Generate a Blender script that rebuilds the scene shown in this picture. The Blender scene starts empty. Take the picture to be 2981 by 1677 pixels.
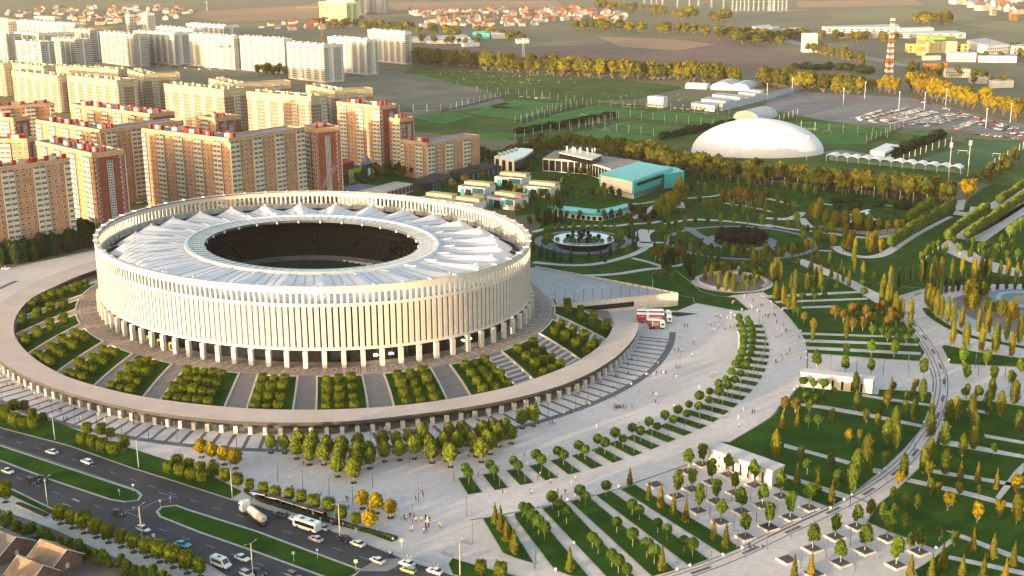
import bpy, math, random
import numpy as np
from math import sin, cos, pi, radians, hypot, atan2, degrees
from mathutils import Vector, Matrix
from mathutils.geometry import tessellate_polygon
RND = random.Random(7)
SC = bpy.context.scene
COL = SC.collection
# ---------------------------------------------------------------- camera model
W0, H0 = 2981.0, 1677.0
FPX, PITCH, ROLL, CAMZ = 3500.0, 0.26496, -0.0072, 148.0
_fw = np.array([0, cos(PITCH), -sin(PITCH)]); _rt = np.array([1.0, 0, 0]); _up = np.cross(_rt, _fw)
_c, _s = cos(ROLL), sin(ROLL)
_R = _c*_rt + _s*_up; _U = -_s*_rt + _c*_up
def at(x, y, z=0.0):
    """photo pixel -> point of the place at height z"""
    d = _fw + _R*((x-W0/2)/FPX) + _U*((H0/2-y)/FPX)
    k = (z-CAMZ)/d[2]
    return Vector((d[0]*k, d[1]*k, z))
def px(p):
    q = np.array([p[0], p[1], p[2]-CAMZ]); d = q@_fw
    return (W0/2+FPX*(q@_R)/d, H0/2-FPX*(q@_U)/d)
S1, S4 = 750/2576.0, 400/2576.0
REG = dict(A=(0,0,S1),B=(750,0,S1),C=(1500,0,S1),D=(2230,0,S1),E=(0,420,S1),F=(750,420,S1),G=(1500,420,S1),H=(2230,420,S1),
 I=(0,840,S1),J=(750,840,S1),K=(1500,840,S1),L=(2230,840,S1),M=(0,1257,S1),N=(750,1257,S1),O=(1500,1257,S1),P=(2230,1257,S1),
 a=(1500,540,S4),b=(1900,540,S4),c=(2300,540,S4),d=(2581,540,S4),e=(1900,720,S4),f=(2300,720,S4),g=(2581,720,S4),S=(0,0,1.0),T=(0,0,2981/2576.0))
def Q(r, x, y, z=0.0):
    o = REG[r]; return at(o[0]+x*o[2], o[1]+y*o[2], z)
def QQ(s, z=0.0):
    """'K 10,20 30,40 N 5,6' -> list of points"""
    out = []; r = None
    for t in s.split():
        if ',' in t:
            a, b = t.split(','); out.append(Q(r, float(a), float(b), z))
        else: r = t
    return out
# ---------------------------------------------------------------- materials
MATS = {}
def mat(name, col, rough=0.85, var=0.12, scale=0.2, metal=0.0, spec=0.3, col2=None, bump=0.0, rnd=0.0, detail=4.0, emit=0.0, coord='Object'):
    if name in MATS: return MATS[name]
    m = bpy.data.materials.new(name); m.use_nodes = True; nt = m.node_tree; N = nt.nodes; Lk = nt.links
    b = N['Principled BSDF']; b.inputs['Roughness'].default_value = rough; b.inputs['Metallic'].default_value = metal
    b.inputs['Specular IOR Level'].default_value = spec
    tc = N.new('ShaderNodeTexCoord')
    if coord == 'World':
        ge = N.new('ShaderNodeNewGeometry'); vec = ge.outputs['Position']
    else: vec = tc.outputs['Object']
    nz = N.new('ShaderNodeTexNoise'); nz.inputs['Scale'].default_value = scale; nz.inputs['Detail'].default_value = detail
    Lk.new(vec, nz.inputs['Vector'])
    rp = N.new('ShaderNodeValToRGB'); c2 = col2 or tuple(max(0, c*(1-var*2)) for c in col); c1 = tuple(min(1, c*(1+var*0.6)) for c in col)
    rp.color_ramp.elements[0].position = 0.33; rp.color_ramp.elements[1].position = 0.67
    rp.color_ramp.elements[0].color = (*c2, 1); rp.color_ramp.elements[1].color = (*c1, 1)
    Lk.new(nz.outputs['Fac'], rp.inputs['Fac']); out = rp.outputs['Color']
    if rnd > 0:
        oi = N.new('ShaderNodeObjectInfo'); hs = N.new('ShaderNodeHueSaturation')
        mp = N.new('ShaderNodeMapRange'); mp.inputs['To Min'].default_value = 1-rnd; mp.inputs['To Max'].default_value = 1+rnd
        Lk.new(oi.outputs['Random'], mp.inputs['Value']); Lk.new(mp.outputs['Result'], hs.inputs['Value']); Lk.new(out, hs.inputs['Color']); out = hs.outputs['Color']
    Lk.new(out, b.inputs['Base Color'])
    if bump:
        bp = N.new('ShaderNodeBump'); bp.inputs['Strength'].default_value = bump; bp.inputs['Distance'].default_value = 0.1
        Lk.new(nz.outputs['Fac'], bp.inputs['Height']); Lk.new(bp.outputs['Normal'], b.inputs['Normal'])
    if emit:
        b.inputs['Emission Color'].default_value = (*col, 1); b.inputs['Emission Strength'].default_value = emit
    MATS[name] = m; return m
def tiled(name, col, tile=(1.2, 0.6), joint=0.7, rough=0.85, var=0.1, stain=0.03):
    """paving: large uneven stains over slabs with joints"""
    m = mat(name, col, rough, var, stain, coord='World'); nt = m.node_tree; N = nt.nodes; Lk = nt.links
    b = N['Principled BSDF']; src = b.inputs['Base Color'].links[0].from_socket
    ge = N.new('ShaderNodeNewGeometry'); br = N.new('ShaderNodeTexBrick'); br.inputs['Scale'].default_value = 1.0
    br.inputs['Brick Width'].default_value = tile[0]; br.inputs['Row Height'].default_value = tile[1]; br.inputs['Mortar Size'].default_value = 0.03
    br.inputs['Color1'].default_value = (1, 1, 1, 1); br.inputs['Color2'].default_value = (0.86, 0.86, 0.86, 1); br.inputs['Mortar'].default_value = (joint, joint, joint, 1)
    mx = N.new('ShaderNodeMix'); mx.data_type = 'RGBA'; mx.blend_type = 'MULTIPLY'; mx.inputs['Factor'].default_value = 1.0
    n2 = N.new('ShaderNodeTexNoise'); n2.inputs['Scale'].default_value = 0.35; n2.inputs['Detail'].default_value = 6
    r2 = N.new('ShaderNodeMapRange'); r2.inputs['To Min'].default_value = 0.82; r2.inputs['To Max'].default_value = 1.12
    Lk.new(ge.outputs['Position'], br.inputs['Vector']); Lk.new(ge.outputs['Position'], n2.inputs['Vector']); Lk.new(n2.outputs['Fac'], r2.inputs['Value'])
    m2 = N.new('ShaderNodeMix'); m2.data_type = 'RGBA'; m2.blend_type = 'MULTIPLY'; m2.inputs['Factor'].default_value = 1.0
    Lk.new(src, mx.inputs[6]); Lk.new(br.outputs['Color'], mx.inputs[7]); Lk.new(mx.outputs[2], m2.inputs[6]); Lk.new(r2.outputs['Result'], m2.inputs[7])
    Lk.new(m2.outputs[2], b.inputs['Base Color']); return m
def leafmat(name, c1, c2, c3=None, rnd=0.25, trans=0.3, scale=1.3):
    """foliage: clumps of two greens, per tree variation, light passing through the leaves"""
    m = bpy.data.materials.new(name); m.use_nodes = True; nt = m.node_tree; N = nt.nodes; Lk = nt.links
    N.remove(N['Principled BSDF']); o = N['Material Output']
    ge = N.new('ShaderNodeNewGeometry'); nz = N.new('ShaderNodeTexNoise'); nz.inputs['Scale'].default_value = scale; nz.inputs['Detail'].default_value = 3
    Lk.new(ge.outputs['Position'], nz.inputs['Vector'])
    rp = N.new('ShaderNodeValToRGB'); e = rp.color_ramp.elements; e[0].position = 0.3; e[1].position = 0.7; e[0].color = (*c1, 1); e[1].color = (*c2, 1)
    Lk.new(nz.outputs['Fac'], rp.inputs['Fac']); col = rp.outputs['Color']
    oi = N.new('ShaderNodeObjectInfo')
    if c3:
        mx = N.new('ShaderNodeMix'); mx.data_type = 'RGBA'; mp = N.new('ShaderNodeMapRange'); mp.inputs['From Min'].default_value = 0.35; mp.inputs['From Max'].default_value = 1.0; mp.inputs['To Max'].default_value = 0.9
        Lk.new(oi.outputs['Random'], mp.inputs['Value']); Lk.new(mp.outputs['Result'], mx.inputs['Factor']); Lk.new(col, mx.inputs[6]); mx.inputs[7].default_value = (*c3, 1); col = mx.outputs[2]
    ri = N.new('ShaderNodeMapRange'); ri.inputs['To Min'].default_value = 0.7; ri.inputs['To Max'].default_value = 1.3; Lk.new(ge.outputs['Random Per Island'], ri.inputs['Value'])
    hs = N.new('ShaderNodeHueSaturation'); mu = N.new('ShaderNodeMath'); mu.operation = 'FRACT'; m5 = N.new('ShaderNodeMath'); m5.operation = 'MULTIPLY'; m5.inputs[1].default_value = 7.31
    Lk.new(oi.outputs['Random'], m5.inputs[0]); Lk.new(m5.outputs[0], mu.inputs[0])
    mv = N.new('ShaderNodeMapRange'); mv.inputs['To Min'].default_value = 1-rnd; mv.inputs['To Max'].default_value = 1+rnd; Lk.new(mu.outputs[0], mv.inputs['Value'])
    mm = N.new('ShaderNodeMath'); mm.operation = 'MULTIPLY'; Lk.new(mv.outputs['Result'], mm.inputs[0]); Lk.new(ri.outputs['Result'], mm.inputs[1])
    Lk.new(mm.outputs[0], hs.inputs['Value']); Lk.new(col, hs.inputs['Color'])
    df = N.new('ShaderNodeBsdfDiffuse'); tr = N.new('ShaderNodeBsdfTranslucent'); mi = N.new('ShaderNodeMixShader'); mi.inputs['Fac'].default_value = trans
    Lk.new(hs.outputs['Color'], df.inputs['Color']); Lk.new(hs.outputs['Color'], tr.inputs['Color']); Lk.new(df.outputs[0], mi.inputs[1]); Lk.new(tr.outputs[0], mi.inputs[2]); Lk.new(mi.outputs[0], o.inputs['Surface'])
    MATS[name] = m; return m
# ---------------------------------------------------------------- mesh building
class MB:
    def __init__(s): s.v = []; s.f = []; s.m = []
    def face(s, pts, m=0):
        n = len(s.v); s.v += [tuple(p) for p in pts]; s.f.append(tuple(range(n, n+len(pts)))); s.m.append(m)
    def grid(s, rows, m=0, close=False):
        n = len(s.v); w = len(rows[0])
        for r in rows: s.v += [tuple(p) for p in r]
        for i in range(len(rows)-1):
            for j in range(w if close else w-1):
                k = (j+1) % w
                s.f.append((n+i*w+j, n+i*w+k, n+(i+1)*w+k, n+(i+1)*w+j)); s.m.append(m)
    def poly(s, pts, z=0.0, m=0):
        p = [Vector((q[0], q[1], z)) for q in pts]
        n = len(s.v); s.v += [tuple(q) for q in p]
        for t in tessellate_polygon([p]):
            a, b, c = (p[i] for i in t)
            t = t if (b-a).cross(c-a).z > 0 else (t[0], t[2], t[1])
            s.f.append(tuple(n+i for i in t)); s.m.append(m)
    def prism(s, pts, z0, z1, m=0, mt=None, bottom=False):
        k = len(pts); a2 = sum(pts[i][0]*pts[(i+1) % k][1]-pts[(i+1) % k][0]*pts[i][1] for i in range(k))
        if a2 < 0: pts = list(reversed(pts))
        n = len(s.v); s.v += [(q[0], q[1], z0) for q in pts]+[(q[0], q[1], z1) for q in pts]
        for i in range(k):
            j = (i+1) % k; s.f.append((n+i, n+j, n+k+j, n+k+i)); s.m.append(m)
        if k <= 4: s.f.append(tuple(n+k+i for i in range(k))); s.m.append(m if mt is None else mt)
        else:
            p = [Vector((q[0], q[1], 0)) for q in pts]
            for t in tessellate_polygon([p]):
                a, b, c = (p[i] for i in t); t = t if (b-a).cross(c-a).z > 0 else (t[0], t[2], t[1])
                s.f.append(tuple(n+k+i for i in t)); s.m.append(m if mt is None else mt)
        if bottom: s.f.append(tuple(n+i for i in reversed(range(k)))); s.m.append(m)
    def box(s, c, size, rz=0.0, m=0, mt=None):
        x, y = size[0]/2, size[1]/2; C, Sn = cos(rz), sin(rz)
        s.prism([(c[0]+C*a-Sn*b, c[1]+Sn*a+C*b) for a, b in ((-x,-y),(x,-y),(x,y),(-x,y))], c[2], c[2]+size[2], m, mt, True)
    def tube(s, pts, r, n=6, m=0, r2=None):
        pts = [Vector(p) for p in pts]; rows = []
        for i, p in enumerate(pts):
            d = (pts[min(i+1, len(pts)-1)]-pts[max(i-1, 0)]).normalized()
            u = d.cross(Vector((0, 0, 1)) if abs(d.z) < 0.9 else Vector((1, 0, 0))).normalized(); v = d.cross(u)
            rr = r if r2 is None else r+(r2-r)*i/(len(pts)-1)
            rows.append([p+u*(rr*cos(2*pi*k/n))+v*(rr*sin(2*pi*k/n)) for k in range(n)])
        s.grid(rows, m, True); s.face(rows[0], m); s.face(list(reversed(rows[-1])), m)
    def ball(s, c, r, m=0, n=8, k=5, sc=(1,1,1)):
        rows = [[(c[0]+sc[0]*r*sin(pi*i/k)*cos(2*pi*j/n), c[1]+sc[1]*r*sin(pi*i/k)*sin(2*pi*j/n), c[2]-sc[2]*r*cos(pi*i/k)) for j in range(n)] for i in range(k+1)]
        s.grid(rows, m, True)
    def mesh(s, name, mats, smooth=False):
        me = bpy.data.meshes.new(name); me.from_pydata(s.v, [], s.f)
        for q in (mats if isinstance(mats, (list, tuple)) else [mats]): me.materials.append(q)
        me.polygons.foreach_set('material_index', s.m)
        if smooth: me.polygons.foreach_set('use_smooth', [True]*len(s.f))
        me.update(); return me
    def build(s, name, mats, parent=None, smooth=False):
        return ob(name, s.mesh(name, mats, smooth), parent)
def ob(name, data, parent=None, loc=None, rz=0.0, scale=None):
    o = bpy.data.objects.new(name, data); COL.objects.link(o)
    if parent is not None: o.parent = parent
    if loc is not None: o.location = loc
    if rz: o.rotation_euler = (0, 0, rz)
    if scale is not None: o.scale = scale
    return o
def tag(o, label=None, cat=None, group=None, kind=None):
    if label:
        wds = label.split()
        for art in ('the', 'a', 'an'):
            while len(' '.join(wds).split()) > 14 and art in wds[1:]: wds.pop(len(wds)-1-wds[::-1].index(art))
        o['label'] = ' '.join(wds)
    if cat: o['category'] = cat
    if group: o['group'] = group
    if kind: o['kind'] = kind
    return o
def thing(name, label, cat, loc=(0,0,0), rz=0.0, group=None):
    return tag(ob(name, None, None, loc, rz), label, cat, group)
def struct(name, mb, m, label, smooth=False):
    return tag(mb.build(name, m, None, smooth), label, None, None, 'structure')
def sheet(name, m, label, polys, z):
    b = MB()
    for p in polys: b.poly(p, z)
    return struct(name, b, m, label)
ORD = 'first second third fourth fifth sixth seventh eighth ninth tenth eleventh twelfth thirteenth fourteenth fifteenth sixteenth seventeenth eighteenth nineteenth twentieth'.split()
TENS = {2:'twenty', 3:'thirty', 4:'forty', 5:'fifty', 6:'sixty', 7:'seventy', 8:'eighty', 9:'ninety'}
TENTH = {3:'thirtieth', 4:'fortieth', 5:'fiftieth', 6:'sixtieth', 7:'seventieth', 8:'eightieth', 9:'ninetieth'}
def nth(i):
    """0 -> first"""
    n = i+1
    if n <= 20: return ORD[n-1]
    if n >= 100: return ('hundredth' if n == 100 else ('one' if n < 200 else 'two')+' hundred '+('and ' if n % 100 else '')+nth(n % 100-1) if n % 100 else 'two hundredth')
    return TENTH[n//10] if n % 10 == 0 else TENS[n//10]+'-'+ORD[n % 10-1]
def spline(pts, n=8, closed=False):
    """catmull-rom through points"""
    P = [Vector(p) for p in pts]; out = []; L = len(P)
    for i in range(L if closed else L-1):
        a = P[(i-1) % L] if closed or i > 0 else P[i]*2-P[i+1]; b = P[i]; c = P[(i+1) % L]
        d = P[(i+2) % L] if closed or i+2 < L else c*2-b
        for k in range(n):
            t = k/n; out.append(0.5*((2*b)+(c-a)*t+(2*a-5*b+4*c-d)*t*t+(3*b-a-3*c+d)*t**3))
    if not closed: out.append(P[-1])
    return out
def ribbon(pts, w, z=None, off=0.0):
    """two border lists of a strip of width w along pts"""
    L, R = [], []
    for i, p in enumerate(pts):
        d = (pts[min(i+1, len(pts)-1)]-pts[max(i-1, 0)]); d = Vector((d.x, d.y, 0)).normalized(); n = Vector((-d.y, d.x, 0))
        q = Vector((p[0], p[1], p[2] if z is None else z)); L.append(q+n*(off+w/2)); R.append(q+n*(off-w/2))
    return L, R
def strip(mb, pts, w, z, m=0, off=0.0):
    L, R = ribbon(pts, w, z, off); mb.grid([R, L], m)
def resample(pts, step):
    out = [pts[0].copy()]; acc = 0.0
    for a, b in zip(pts, pts[1:]):
        d = (b-a).length; t = step-acc
        while t <= d and d > 0: out.append(a.lerp(b, t/d)); t += step
        acc = (acc+d) % step if d > 0 else acc
    return out
# ---------------------------------------------------------------- the oval of the stadium
ECX, ECY, EA, EB, EPH = -87.64, 513.17, 85.59, 104.05, 0.79957
CP, SP = cos(EPH), sin(EPH)
def ell(th, k=1.0, off=0.0, z=0.0):
    t = radians(th); u, v = EA*k*cos(t), EB*k*sin(t)
    if off:
        n = Vector((cos(t)/EA, sin(t)/EB)).normalized(); u += n.x*off; v += n.y*off
    return Vector((ECX+u*CP-v*SP, ECY+u*SP+v*CP, z))
def thk(p):
    dx, dy = p[0]-ECX, p[1]-ECY; u = dx*CP+dy*SP; v = -dx*SP+dy*CP
    return degrees(atan2(v/EB, u/EA)) % 360, hypot(u/EA, v/EB)
_ts = np.linspace(0, 360, 3601); _px = [ell(t) for t in _ts]
_al = np.concatenate([[0], np.cumsum([(_px[i+1]-_px[i]).length for i in range(3600)])]); PERI = _al[-1]
def th_of(s): return float(np.interp(s % PERI, _al, _ts))
def s_of(th): return float(np.interp(th % 360, _ts, _al))
def tab(*kv):
    x = [a for a, _ in kv]; y = [b for _, b in kv]
    return lambda th: float(np.interp(th, x, y))
kin = tab((95,1.235),(112,1.25),(128,1.29),(138,1.345),(154,1.39),(163,1.415),(171,1.43),(178.5,1.447),(187,1.466),(201,1.469),(210,1.463),(218,1.46),(228.6,1.449),(236,1.44),(243.6,1.428),(252,1.412),(260,1.402),(266,1.386),(280,1.373),(297,1.364),(303,1.364))
kout = tab((95,1.365),(106,1.385),(117,1.40),(131,1.437),(142,1.476),(156,1.525),(174,1.566),(184,1.574),(198,1.582),(206,1.589),(213,1.588),(220,1.583),(228,1.568),(233,1.557),(240,1.53),(247,1.517),(256,1.508),(266,1.499),(278,1.478),(288,1.468),(303,1.47))
kband = tab((120,1.62),(160,1.70),(175,1.725),(195,1.725),(206,1.722),(213,1.72),(221,1.71),(227,1.698),(233,1.684),(239,1.68),(253,1.644),(262,1.62),(272,1.603),(283,1.598),(293,1.597),(301,1.608),(309,1.618))
# ---------------------------------------------------------------- camera, sun, sky, air
cam = bpy.data.cameras.new('camera'); co = bpy.data.objects.new('camera', cam); COL.objects.link(co); SC.camera = co
cam.sensor_fit = 'HORIZONTAL'; cam.sensor_width = 36.0; cam.lens = 36.0*FPX/W0; cam.clip_end = 60000; cam.clip_start = 1.0
_m = Matrix(((_R[0], _U[0], -_fw[0], 0), (_R[1], _U[1], -_fw[1], 0), (_R[2], _U[2], -_fw[2], CAMZ), (0, 0, 0, 1))); co.matrix_world = _m
SUN_AZ = Vector((-0.74, -0.67, 0)).normalized(); SUN_EL = radians(4.4)
sd = Vector((SUN_AZ.x*cos(SUN_EL), SUN_AZ.y*cos(SUN_EL), sin(SUN_EL)))
sl = bpy.data.lights.new('sun', 'SUN'); sl.energy = 2.1; sl.angle = radians(0.6); sl.color = (1.0, 0.76, 0.50)
so = bpy.data.objects.new('sun', sl); COL.objects.link(so); so.rotation_euler = sd.to_track_quat('Z', 'Y').to_euler()
w = bpy.data.worlds.new('World'); SC.world = w; w.use_nodes = True; nt = w.node_tree; bg = nt.nodes['Background']
sk = nt.nodes.new('ShaderNodeTexSky'); sk.sky_type = 'NISHITA'; sk.sun_disc = False; sk.sun_elevation = SUN_EL
sk.sun_rotation = atan2(SUN_AZ.x, SUN_AZ.y); sk.air_density = 0.8; sk.dust_density = 2.0; sk.ozone_density = 0.4
nt.links.new(sk.outputs['Color'], bg.inputs['Color']); bg.inputs['Strength'].default_value = 0.15
SC.view_settings.view_transform = 'Standard'; SC.view_settings.look = 'None'; SC.view_settings.gamma = 1.0; SC.view_settings.exposure = 2.35
# ---------------------------------------------------------------- base materials
m_field = mat('field_earth', (0.15,0.12,0.06), col2=(0.09,0.10,0.035), scale=0.006, detail=8, coord='World')
m_pave = tiled('pale_paving', (0.64,0.585,0.555), var=0.06)
m_pave2 = tiled('light_path_paving', (0.58,0.56,0.52), (1.5,0.75))
m_slab = tiled('dark_slab', (0.15,0.145,0.15), (1.2,0.6))
m_podium = tiled('beige_slab', (0.40,0.33,0.27), (1.4,0.7))
m_inlay = mat('brown_inlay_slab', (0.17,0.125,0.105), scale=0.8)
m_gpath = tiled('garden_path_slab', (0.24,0.215,0.21), (2.0,1.0), joint=1.5)
m_lawn = mat('lawn_grass', (0.032,0.088,0.009), col2=(0.017,0.052,0.006), scale=0.11, detail=8, coord='World', rough=1.0, spec=0.05)
m_lawn2 = mat('meadow_grass', (0.085,0.125,0.028), col2=(0.045,0.085,0.018), scale=0.03, detail=8, coord='World', rough=1.0, spec=0.05)
m_lime = mat('warm_limestone', (0.56,0.515,0.455), scale=0.35, var=0.05)
m_lime2 = mat('pale_travertine', (0.60,0.54,0.46), scale=0.5, var=0.07)
m_dark = mat('dark_bronze_glass', (0.045,0.032,0.022), rough=0.25, spec=0.5, var=0.1)
m_glass = mat('black_glass', (0.012,0.013,0.016), rough=0.12, spec=0.6)
m_conc = mat('grey_concrete', (0.40,0.375,0.34), scale=0.4, var=0.12)
m_steel = mat('white_steel', (0.72,0.72,0.72), rough=0.5, var=0.04)
m_gsteel = mat('dark_steel', (0.09,0.09,0.10), rough=0.5)
m_kerb = mat('kerb_stone', (0.42,0.40,0.37), scale=0.8)
m_warm = mat('lit_lamp', (1.0,0.85,0.6), emit=6.0)
# ---------------------------------------------------------------- ground
b = MB(); b.poly([(-9000,-800),(9000,-800),(9000,30000),(-9000,30000)], 0.0)
struct('ground', b, m_field, 'flat dry grassland spreading out to the horizon')
# plaza and park lawns
plz = [(-420,300),(-330,330)]+[]
plaza = QQ('E -3000,1900 0,1260 930,1062 S 1000,700 1560,830 e 0,1180 470,1190 780,1060 1500,900 2060,840 f 1500,900 1680,880 1900,1000 g 280,890 720,770 1500,700 2576,690 3300,690 P 3300,1700 N 600,1900 M -2500,-200')
sheet('plaza', m_pave, 'broad pale paved plaza curving round the stadium', [plaza], 0.02)
# ---------------------------------------------------------------- stadium terrace, wedge terrace
b = MB(); top = [ell(t, 1.0, 9.2, 5.0) for t in range(0, 360, 2)]
b.prism(top, 0.0, 5.0, 1, 0)
struct('stadium_terrace', b, [m_podium, m_lime2], 'raised oval terrace of beige slabs carrying the stadium')
wt = [at(1971.0, 857.5, 5.0), at(1888, 840, 5.0), at(1552, 778, 5.0), at(1500, 800, 5.0), at(1560, 900, 5.0), at(1604, 893, 5.0)]
b = MB(); b.prism(wt, 0.0, 4.985, 1, 0)
struct('wedge_terrace', b, [tiled('blue_grey_slab', (0.44,0.43,0.43), (3.0,3.0)), m_lime2], 'triangular grey paved terrace beside the stadium')
W = thing('retaining_wall', 'sandy stone wall of the triangular terrace with a long dark window', 'wall', wt[0])
b = MB(); b2 = MB(); b3 = MB()
A, B = wt[0], wt[5]; d = (B-A); L = d.length; d.normalize(); nn = Vector((-d.y, d.x, 0)); nn = nn if nn.y < 0 else -nn
def wp(s, o, z): p = A+d*s+nn*o; return (p.x-A.x, p.y-A.y, z-A.z)
def wbox(mb, s0, s1, o0, o1, z0, z1):
    mb.prism([wp(s0,o0,0)[:2], wp(s1,o0,0)[:2], wp(s1,o1,0)[:2], wp(s0,o1,0)[:2]], z0-A.z, z1-A.z, 0, 0)
wbox(b, -0.3, L, 0.01, 0.6, 0, 5.7)
for i in range(int(L/1.6)): wbox(b2, i*1.6+0.1, i*1.6+1.0, 0.1, 0.5, 5.7, 6.15)
wbox(b3, 21, 48, 0.6, 0.7, 1.7, 3.9)
b.build('wall_face', m_lime2, W); b2.build('crenel_stone', m_lime2, W); b3.build('window', m_glass, W)
b = MB(); A2, B2 = wt[0], wt[2]; strip(b, [A2, wt[1], B2], 0.5, 5.0); b.build('north_wall', m_lime2, None)
o = bpy.data.objects['north_wall']; bpy.data.objects.remove(o)
b = MB()
pts = resample([wt[0], wt[1], wt[2]], 4.0)
for p, q in zip(pts, pts[1:]): b.box(((p.x+q.x)/2, (p.y+q.y)/2, 4.98), ((q-p).length-0.5, 0.4, 0.9), atan2(q.y-p.y, q.x-p.x))
tag(b.build('parapet_wall', m_lime2), 'low pale parapet along the far edge of the triangular terrace', 'wall')
b = MB()
for i in range(3):
    strip(b, spline([ell(t, 1.0, 9.5+[16,34,52][i], 5.0) for t in ([-37,-42,-47,-51],[-39,-43,-47,-50],[-41,-44,-47,-49])[i]], 6), 0.35, 5.0)
b2 = MB()
for i in range(14):
    p = A+d*(6+i*7.6)-nn*5
    if i < 10: tag(ob('terrace_lamp', None), None)
for o in [x for x in bpy.data.objects if x.name.startswith('terrace_lamp')]: bpy.data.objects.remove(o)
# inlaid nested rectangles between the columns
b = MB(); NB = 86; SP0 = s_of(230.1); BAY = PERI/NB
def TE(s, o, z): return ell(th_of(s), 1.0, o, z)
for i in range(NB):
    c = SP0+(i+0.5)*BAY
    for hw, o0, o1, t in ((2.55, -1.2, 8.0, 0.42), (1.72, 0.3, 6.6, 0.42), (0.55, 2.4, 4.6, 9)):
        z = 5.012
        if t > 1: b.face([TE(c-hw, o0, z), TE(c+hw, o0, z), TE(c+hw, o1, z), TE(c-hw, o1, z)][::-1]); continue
        for (s0, s1, p0, p1) in ((-hw, hw, o0, o0+t), (-hw, hw, o1-t, o1), (-hw, -hw+t, o0+t, o1-t), (hw-t, hw, o0+t, o1-t)):
            b.face([TE(c+s0, p0, z), TE(c+s1, p0, z), TE(c+s1, p1, z), TE(c+s0, p1, z)][::-1])
for f in range(len(b.f)):
    p = [Vector(b.v[i]) for i in b.f[f]]
    if (p[1]-p[0]).cross(p[2]-p[0]).z < 0: b.f[f] = tuple(reversed(b.f[f]))
struct('paving_inlay', b, m_inlay, 'brown nested rectangle pattern laid round the stadium foot')
# ---------------------------------------------------------------- stadium
ST = thing('stadium', 'round cream stone stadium with slit facade, white tent roof and glass ring', 'stadium', (ECX, ECY, 5.0))
SO = Vector((ECX, ECY, 5.0))
def sp(s, o, z): return TE(s, o, z)-SO
def spk(th, k, z): return ell(th, k, 0, z)-SO
def ringwall(mb, o0, o1, z0, z1, m=0, n=172, faces='oitb'):
    P = [th_of(i*PERI/n) for i in range(n)]
    r = [[ell(t, 1, o0, z0)-SO for t in P], [ell(t, 1, o1, z0)-SO for t in P], [ell(t, 1, o1, z1)-SO for t in P], [ell(t, 1, o0, z1)-SO for t in P]]
    if 'b' in faces: mb.grid([r[1], r[0]], m, True)
    if 'o' in faces: mb.grid([r[2], r[1]][::-1], m, True)
    if 't' in faces: mb.grid([r[2], r[3]], m, True)
    if 'i' in faces: mb.grid([r[3], r[0]], m, True)
fb = MB(); NS = NB*3; SL = PERI/NS; DP = -1.0
ringwall(fb, 0.0, DP, 11.3, 12.3); ringwall(fb, 0.0, DP, 27.9, 29.0); ringwall(fb, 0.0, DP, 32.9, 35.1)
def pier(mb, c, hw, z0, z1, o0=-0.03, o1=DP+0.03):
    a = [sp(c-hw, o0, z0), sp(c+hw, o0, z0), sp(c+hw, o1, z0), sp(c-hw, o1, z0)]; t = [p+Vector((0,0,z1-z0)) for p in a]
    for i in range(4): j = (i+1) % 4; mb.face([a[i], a[j], t[j], t[i]])
for i in range(NS):
    c = SP0+i*SL
    pier(fb, c-SL/2+SL/2, 0.80, 12.3, 27.9)
    for g in (-0.5, 0.0, 0.5): pier(fb, c+g, 0.09, 12.3, 27.9, 0.02, -0.06)
    pier(fb, c, 0.42, 29.0, 32.9)
fb.build('facade', m_lime, ST)
b = MB(); ringwall(b, -1.4, -1.7, 11.3, 28.2, 0, faces='oit'); b.build('slit_glazing', mat('bronze_screen', (0.055,0.034,0.016), rough=0.4, var=0.2, scale=0.3), ST)
b = MB(); ringwall(b, 0.25, -1.3, 35.1, 35.5); ringwall(b, -1.5, -1.9, 35.0, 35.35, 1); b.build('coping', [m_lime, m_gsteel], ST)
b = MB(); b.box((0,0,0), (0.5, 2.4, 0.35)); bm_ = b.mesh('coping_bracket', m_steel)
for i in range(56):
    c = i*PERI/56; ob('coping_bracket', bm_, ST, sp(c, -0.6, 35.5), atan2(*(sp(c+.1,0,0)-sp(c,0,0)).yx))
pr = MB(); pr.prism([(-0.85,-1.5),(0.85,-1.5),(0.85,0.0),(-0.85,0.0)], 0, 6.3); pm = pr.mesh('column', m_lime)
for i in range(NB):
    p = sp(SP0+i*BAY, -0.05, 5.0); q = sp(SP0+i*BAY+0.2, -0.05, 5.0); ob('column', pm, ST, p, atan2(q.y-p.y, q.x-p.x))
b = MB(); ringwall(b, -5.0, -5.4, 5.0, 11.35, 0, faces='o'); ringwall(b, -1.0, -5.0, 11.2, 11.3, 1, faces='b'); ringwall(b, -4.8, -5.0, 10.2, 10.5, 2, faces='o')
b.build('lobby_glazing', [m_glass, m_dark, m_steel], ST)
lm = MB(); lm.box((0,0,0), (1.6,0.1,0.5)); lmm = lm.mesh('lobby_lamp', m_warm)
for th in (242, 243.6, 246, 268, 270, 216, 293): 
    p = ell(th, 1, -4.7, 7.0)-SO; q = ell(th+.3, 1, -4.7, 7.0)-SO; ob('lobby_lamp', lmm, ST, p, atan2(q.y-p.y, q.x-p.x))
kb = MB(); kb.box((0,0,0),(2.6,2.4,3.0),0,0,1); kb.box((0,1.21,0.3),(0.9,0.04,2.2),0,2); kb.box((-0.9,1.21,0.3),(0.6,0.04,2.2),0,2)
km = kb.mesh('kiosk', [mat('yellow_panel', (0.42,0.34,0.10)), m_steel, m_glass])
for i, th in enumerate((183.4, 187.4, 191.3)):
    p = ell(th, 1, -1.9, 5.0); q = ell(th+.3, 1, -1.9, 5.0); o = ob('entrance_kiosk', km, None, p, atan2(q.y-p.y, q.x-p.x)+pi)
    tag(o, f'small yellow and white entrance kiosk between stadium columns, {nth(i)} from the road side end', 'kiosk', 'kiosks under the facade')
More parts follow.
